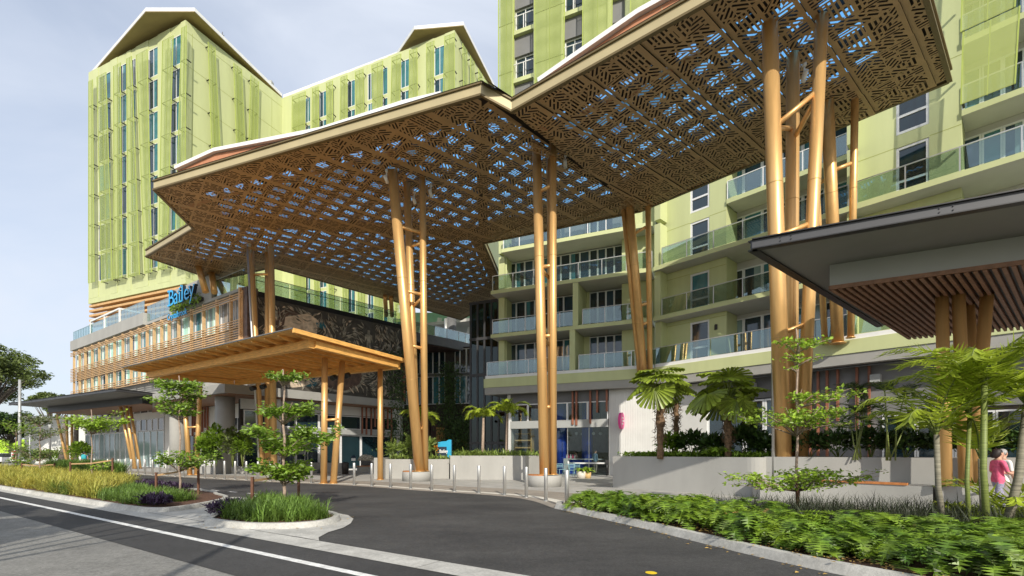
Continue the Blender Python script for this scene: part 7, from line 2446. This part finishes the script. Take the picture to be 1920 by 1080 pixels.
mb = MB(); mb.fbox(PO.s(318, .5), PO.s(370, .5), .02, .5, PO.z(323, 586), PO.z(323, 580)); fpart('trough', mb, ['dark_grey'], t, PO)

# ================================================================ FAR LEFT
b = ground(37, 44); t = thing('street_lamp', 'tall slim grey lamp pole at the far left', 'street lamp', b)
mb = MB(); mb.tube([b, b + Vector((0, 0, 8.2))], [.14, .10], 10); part('pole', mb, ['lamp_pole'], t)
p, q = at(-60, 850, 112), at(122, 850, 100)
mb = MB(); mb.beam((p.x, p.y, 0), (q.x, q.y, 0), .3, 4.4, mid=0); single('hoarding', mb, ['lime_bright'], 'vivid lime green wall glimpsed between the far left trees', 'wall', (p.x, p.y, 0))
p = at(118, 850, 76); q = at(170, 850, 70)
t = thing('white_building', 'plain white low building behind the splayed columns', 'building', (p.x, p.y, 0))
mb = MB(); mb.box(p.x, q.x, 70, 78, 0, 6.6); part('wall', mb, ['white_wall'], t); mb = MB(); mb.box(p.x + 1.0, p.x + 2.1, 69.9, 70, 4.3, 4.7); part('window', mb, ['pane_dark'], t); mb = MB(); mb.box(p.x - .2, q.x + .2, 69.8, 78.2, 6.6, 6.8); part('roof', mb, ['white'], t)
def car(label, c, rz, m):
    t = thing('parked_car', label, 'car', c)
    ca, sa_ = math.cos(rz), math.sin(rz)
    def TT(v): return [(c.x + x * ca - y * sa_, c.y + x * sa_ + y * ca, c.z + z) for x, y, z in v]
    def ex(prof, w, nm, mm):
        mb = MB(); n = len(prof)
        a_, b__ = TT([(x, -w, z) for x, z in prof]), TT([(x, w, z) for x, z in prof])
        mb.face(a_); mb.face(list(reversed(b__)))
        for i in range(n): j = (i + 1) % n; mb.face([a_[j], a_[i], b__[i], b__[j]])
        return part(nm, mb, [mm], t)
    ex([(-2.1, .35), (2.1, .35), (2.15, .7), (1.3, .92), (-1.9, .98), (-2.15, .8)], .86, 'body', m)
    ex([(-1.75, .985), (1.15, .93), (.45, 1.42), (-1.2, 1.46)], .74, 'cabin', 'pane_dark')
    ex([(-1.2, 1.462), (.45, 1.425), (.4, 1.47), (-1.15, 1.5)], .72, 'roof', m)
    for x in (-1.35, 1.35):
        for y in (-.8, .8):
            mb = MB(); mb.tube(TT([(x, y - .1, .32), (x, y + .1, .32)]), .32, 14); part('wheel', mb, ['black'], t)
    for y in (-.6, .6): mb = MB(); v = TT([(-2.17, y, .78)])[0]; mb.box(v[0] - .12, v[0] + .12, v[1] - .05, v[1] + .05, v[2] - .06, v[2] + .06); part('tail_light', mb, ['red_paint'], t)
c = at(14, 870, 66); c.z = 0; car('white car parked under the far left trees', c, R(20), 'white')
c = at(29, 870, 62); c.z = 0
t = thing('red_sign', 'red and white banner sign under the far left trees', 'sign', c)
mb = MB(); mb.box(c.x - .5, c.x + .5, c.y - .04, c.y + .04, .5, 1.9); part('board', mb, ['white'], t)
for z in (.7, 1.15, 1.55): mb = MB(); mb.box(c.x - .42, c.x + .38, c.y - .05, c.y - .041, z, z + .22); part('stripe', mb, ['red_paint'], t)
for s_ in (-.5, .5): mb = MB(); mb.tube([(c.x + s_, c.y, 0), (c.x + s_, c.y, 2.0)], .03, 6); part('post', mb, ['lamp_pole'], t)
for k, (px, Y, m, lab) in enumerate(((95, 66, 'leaf_mid', 'green shrub by the leaning trunk'), (60, 60, 'leaf_dark', 'low dark shrub right of the lamp pole'), (150, 54, 'leaf_mid', 'leafy shrub beside the backpack walker'))):
    bush(lab, ground(px, Y), 2.0 if k < 2 else .9, 1.2, 1.7 if k < 2 else 2.6, 900, .34, m, 'shrub', 'shrubs at far left')
for px, Y, h, lab in ((94, 62, 4.6, 'green post with a pale top among the far left trees'), (56, 58, 4.2, 'short pale lamp post among the far left trees')):
    b = ground(px, Y); mb = MB(); mb.tube([b, b + Vector((0, 0, h))], .09, 8); t = thing('signal_post', lab, 'post', b); part('post', mb, ['lamp_pole' if h < 4.5 else 'mid_grey'], t); mb = MB(); mb.lathe([(.16, h), (.2, h + .45), (.1, h + .55)], 10, b); part('head', mb, ['box_grey'], t)
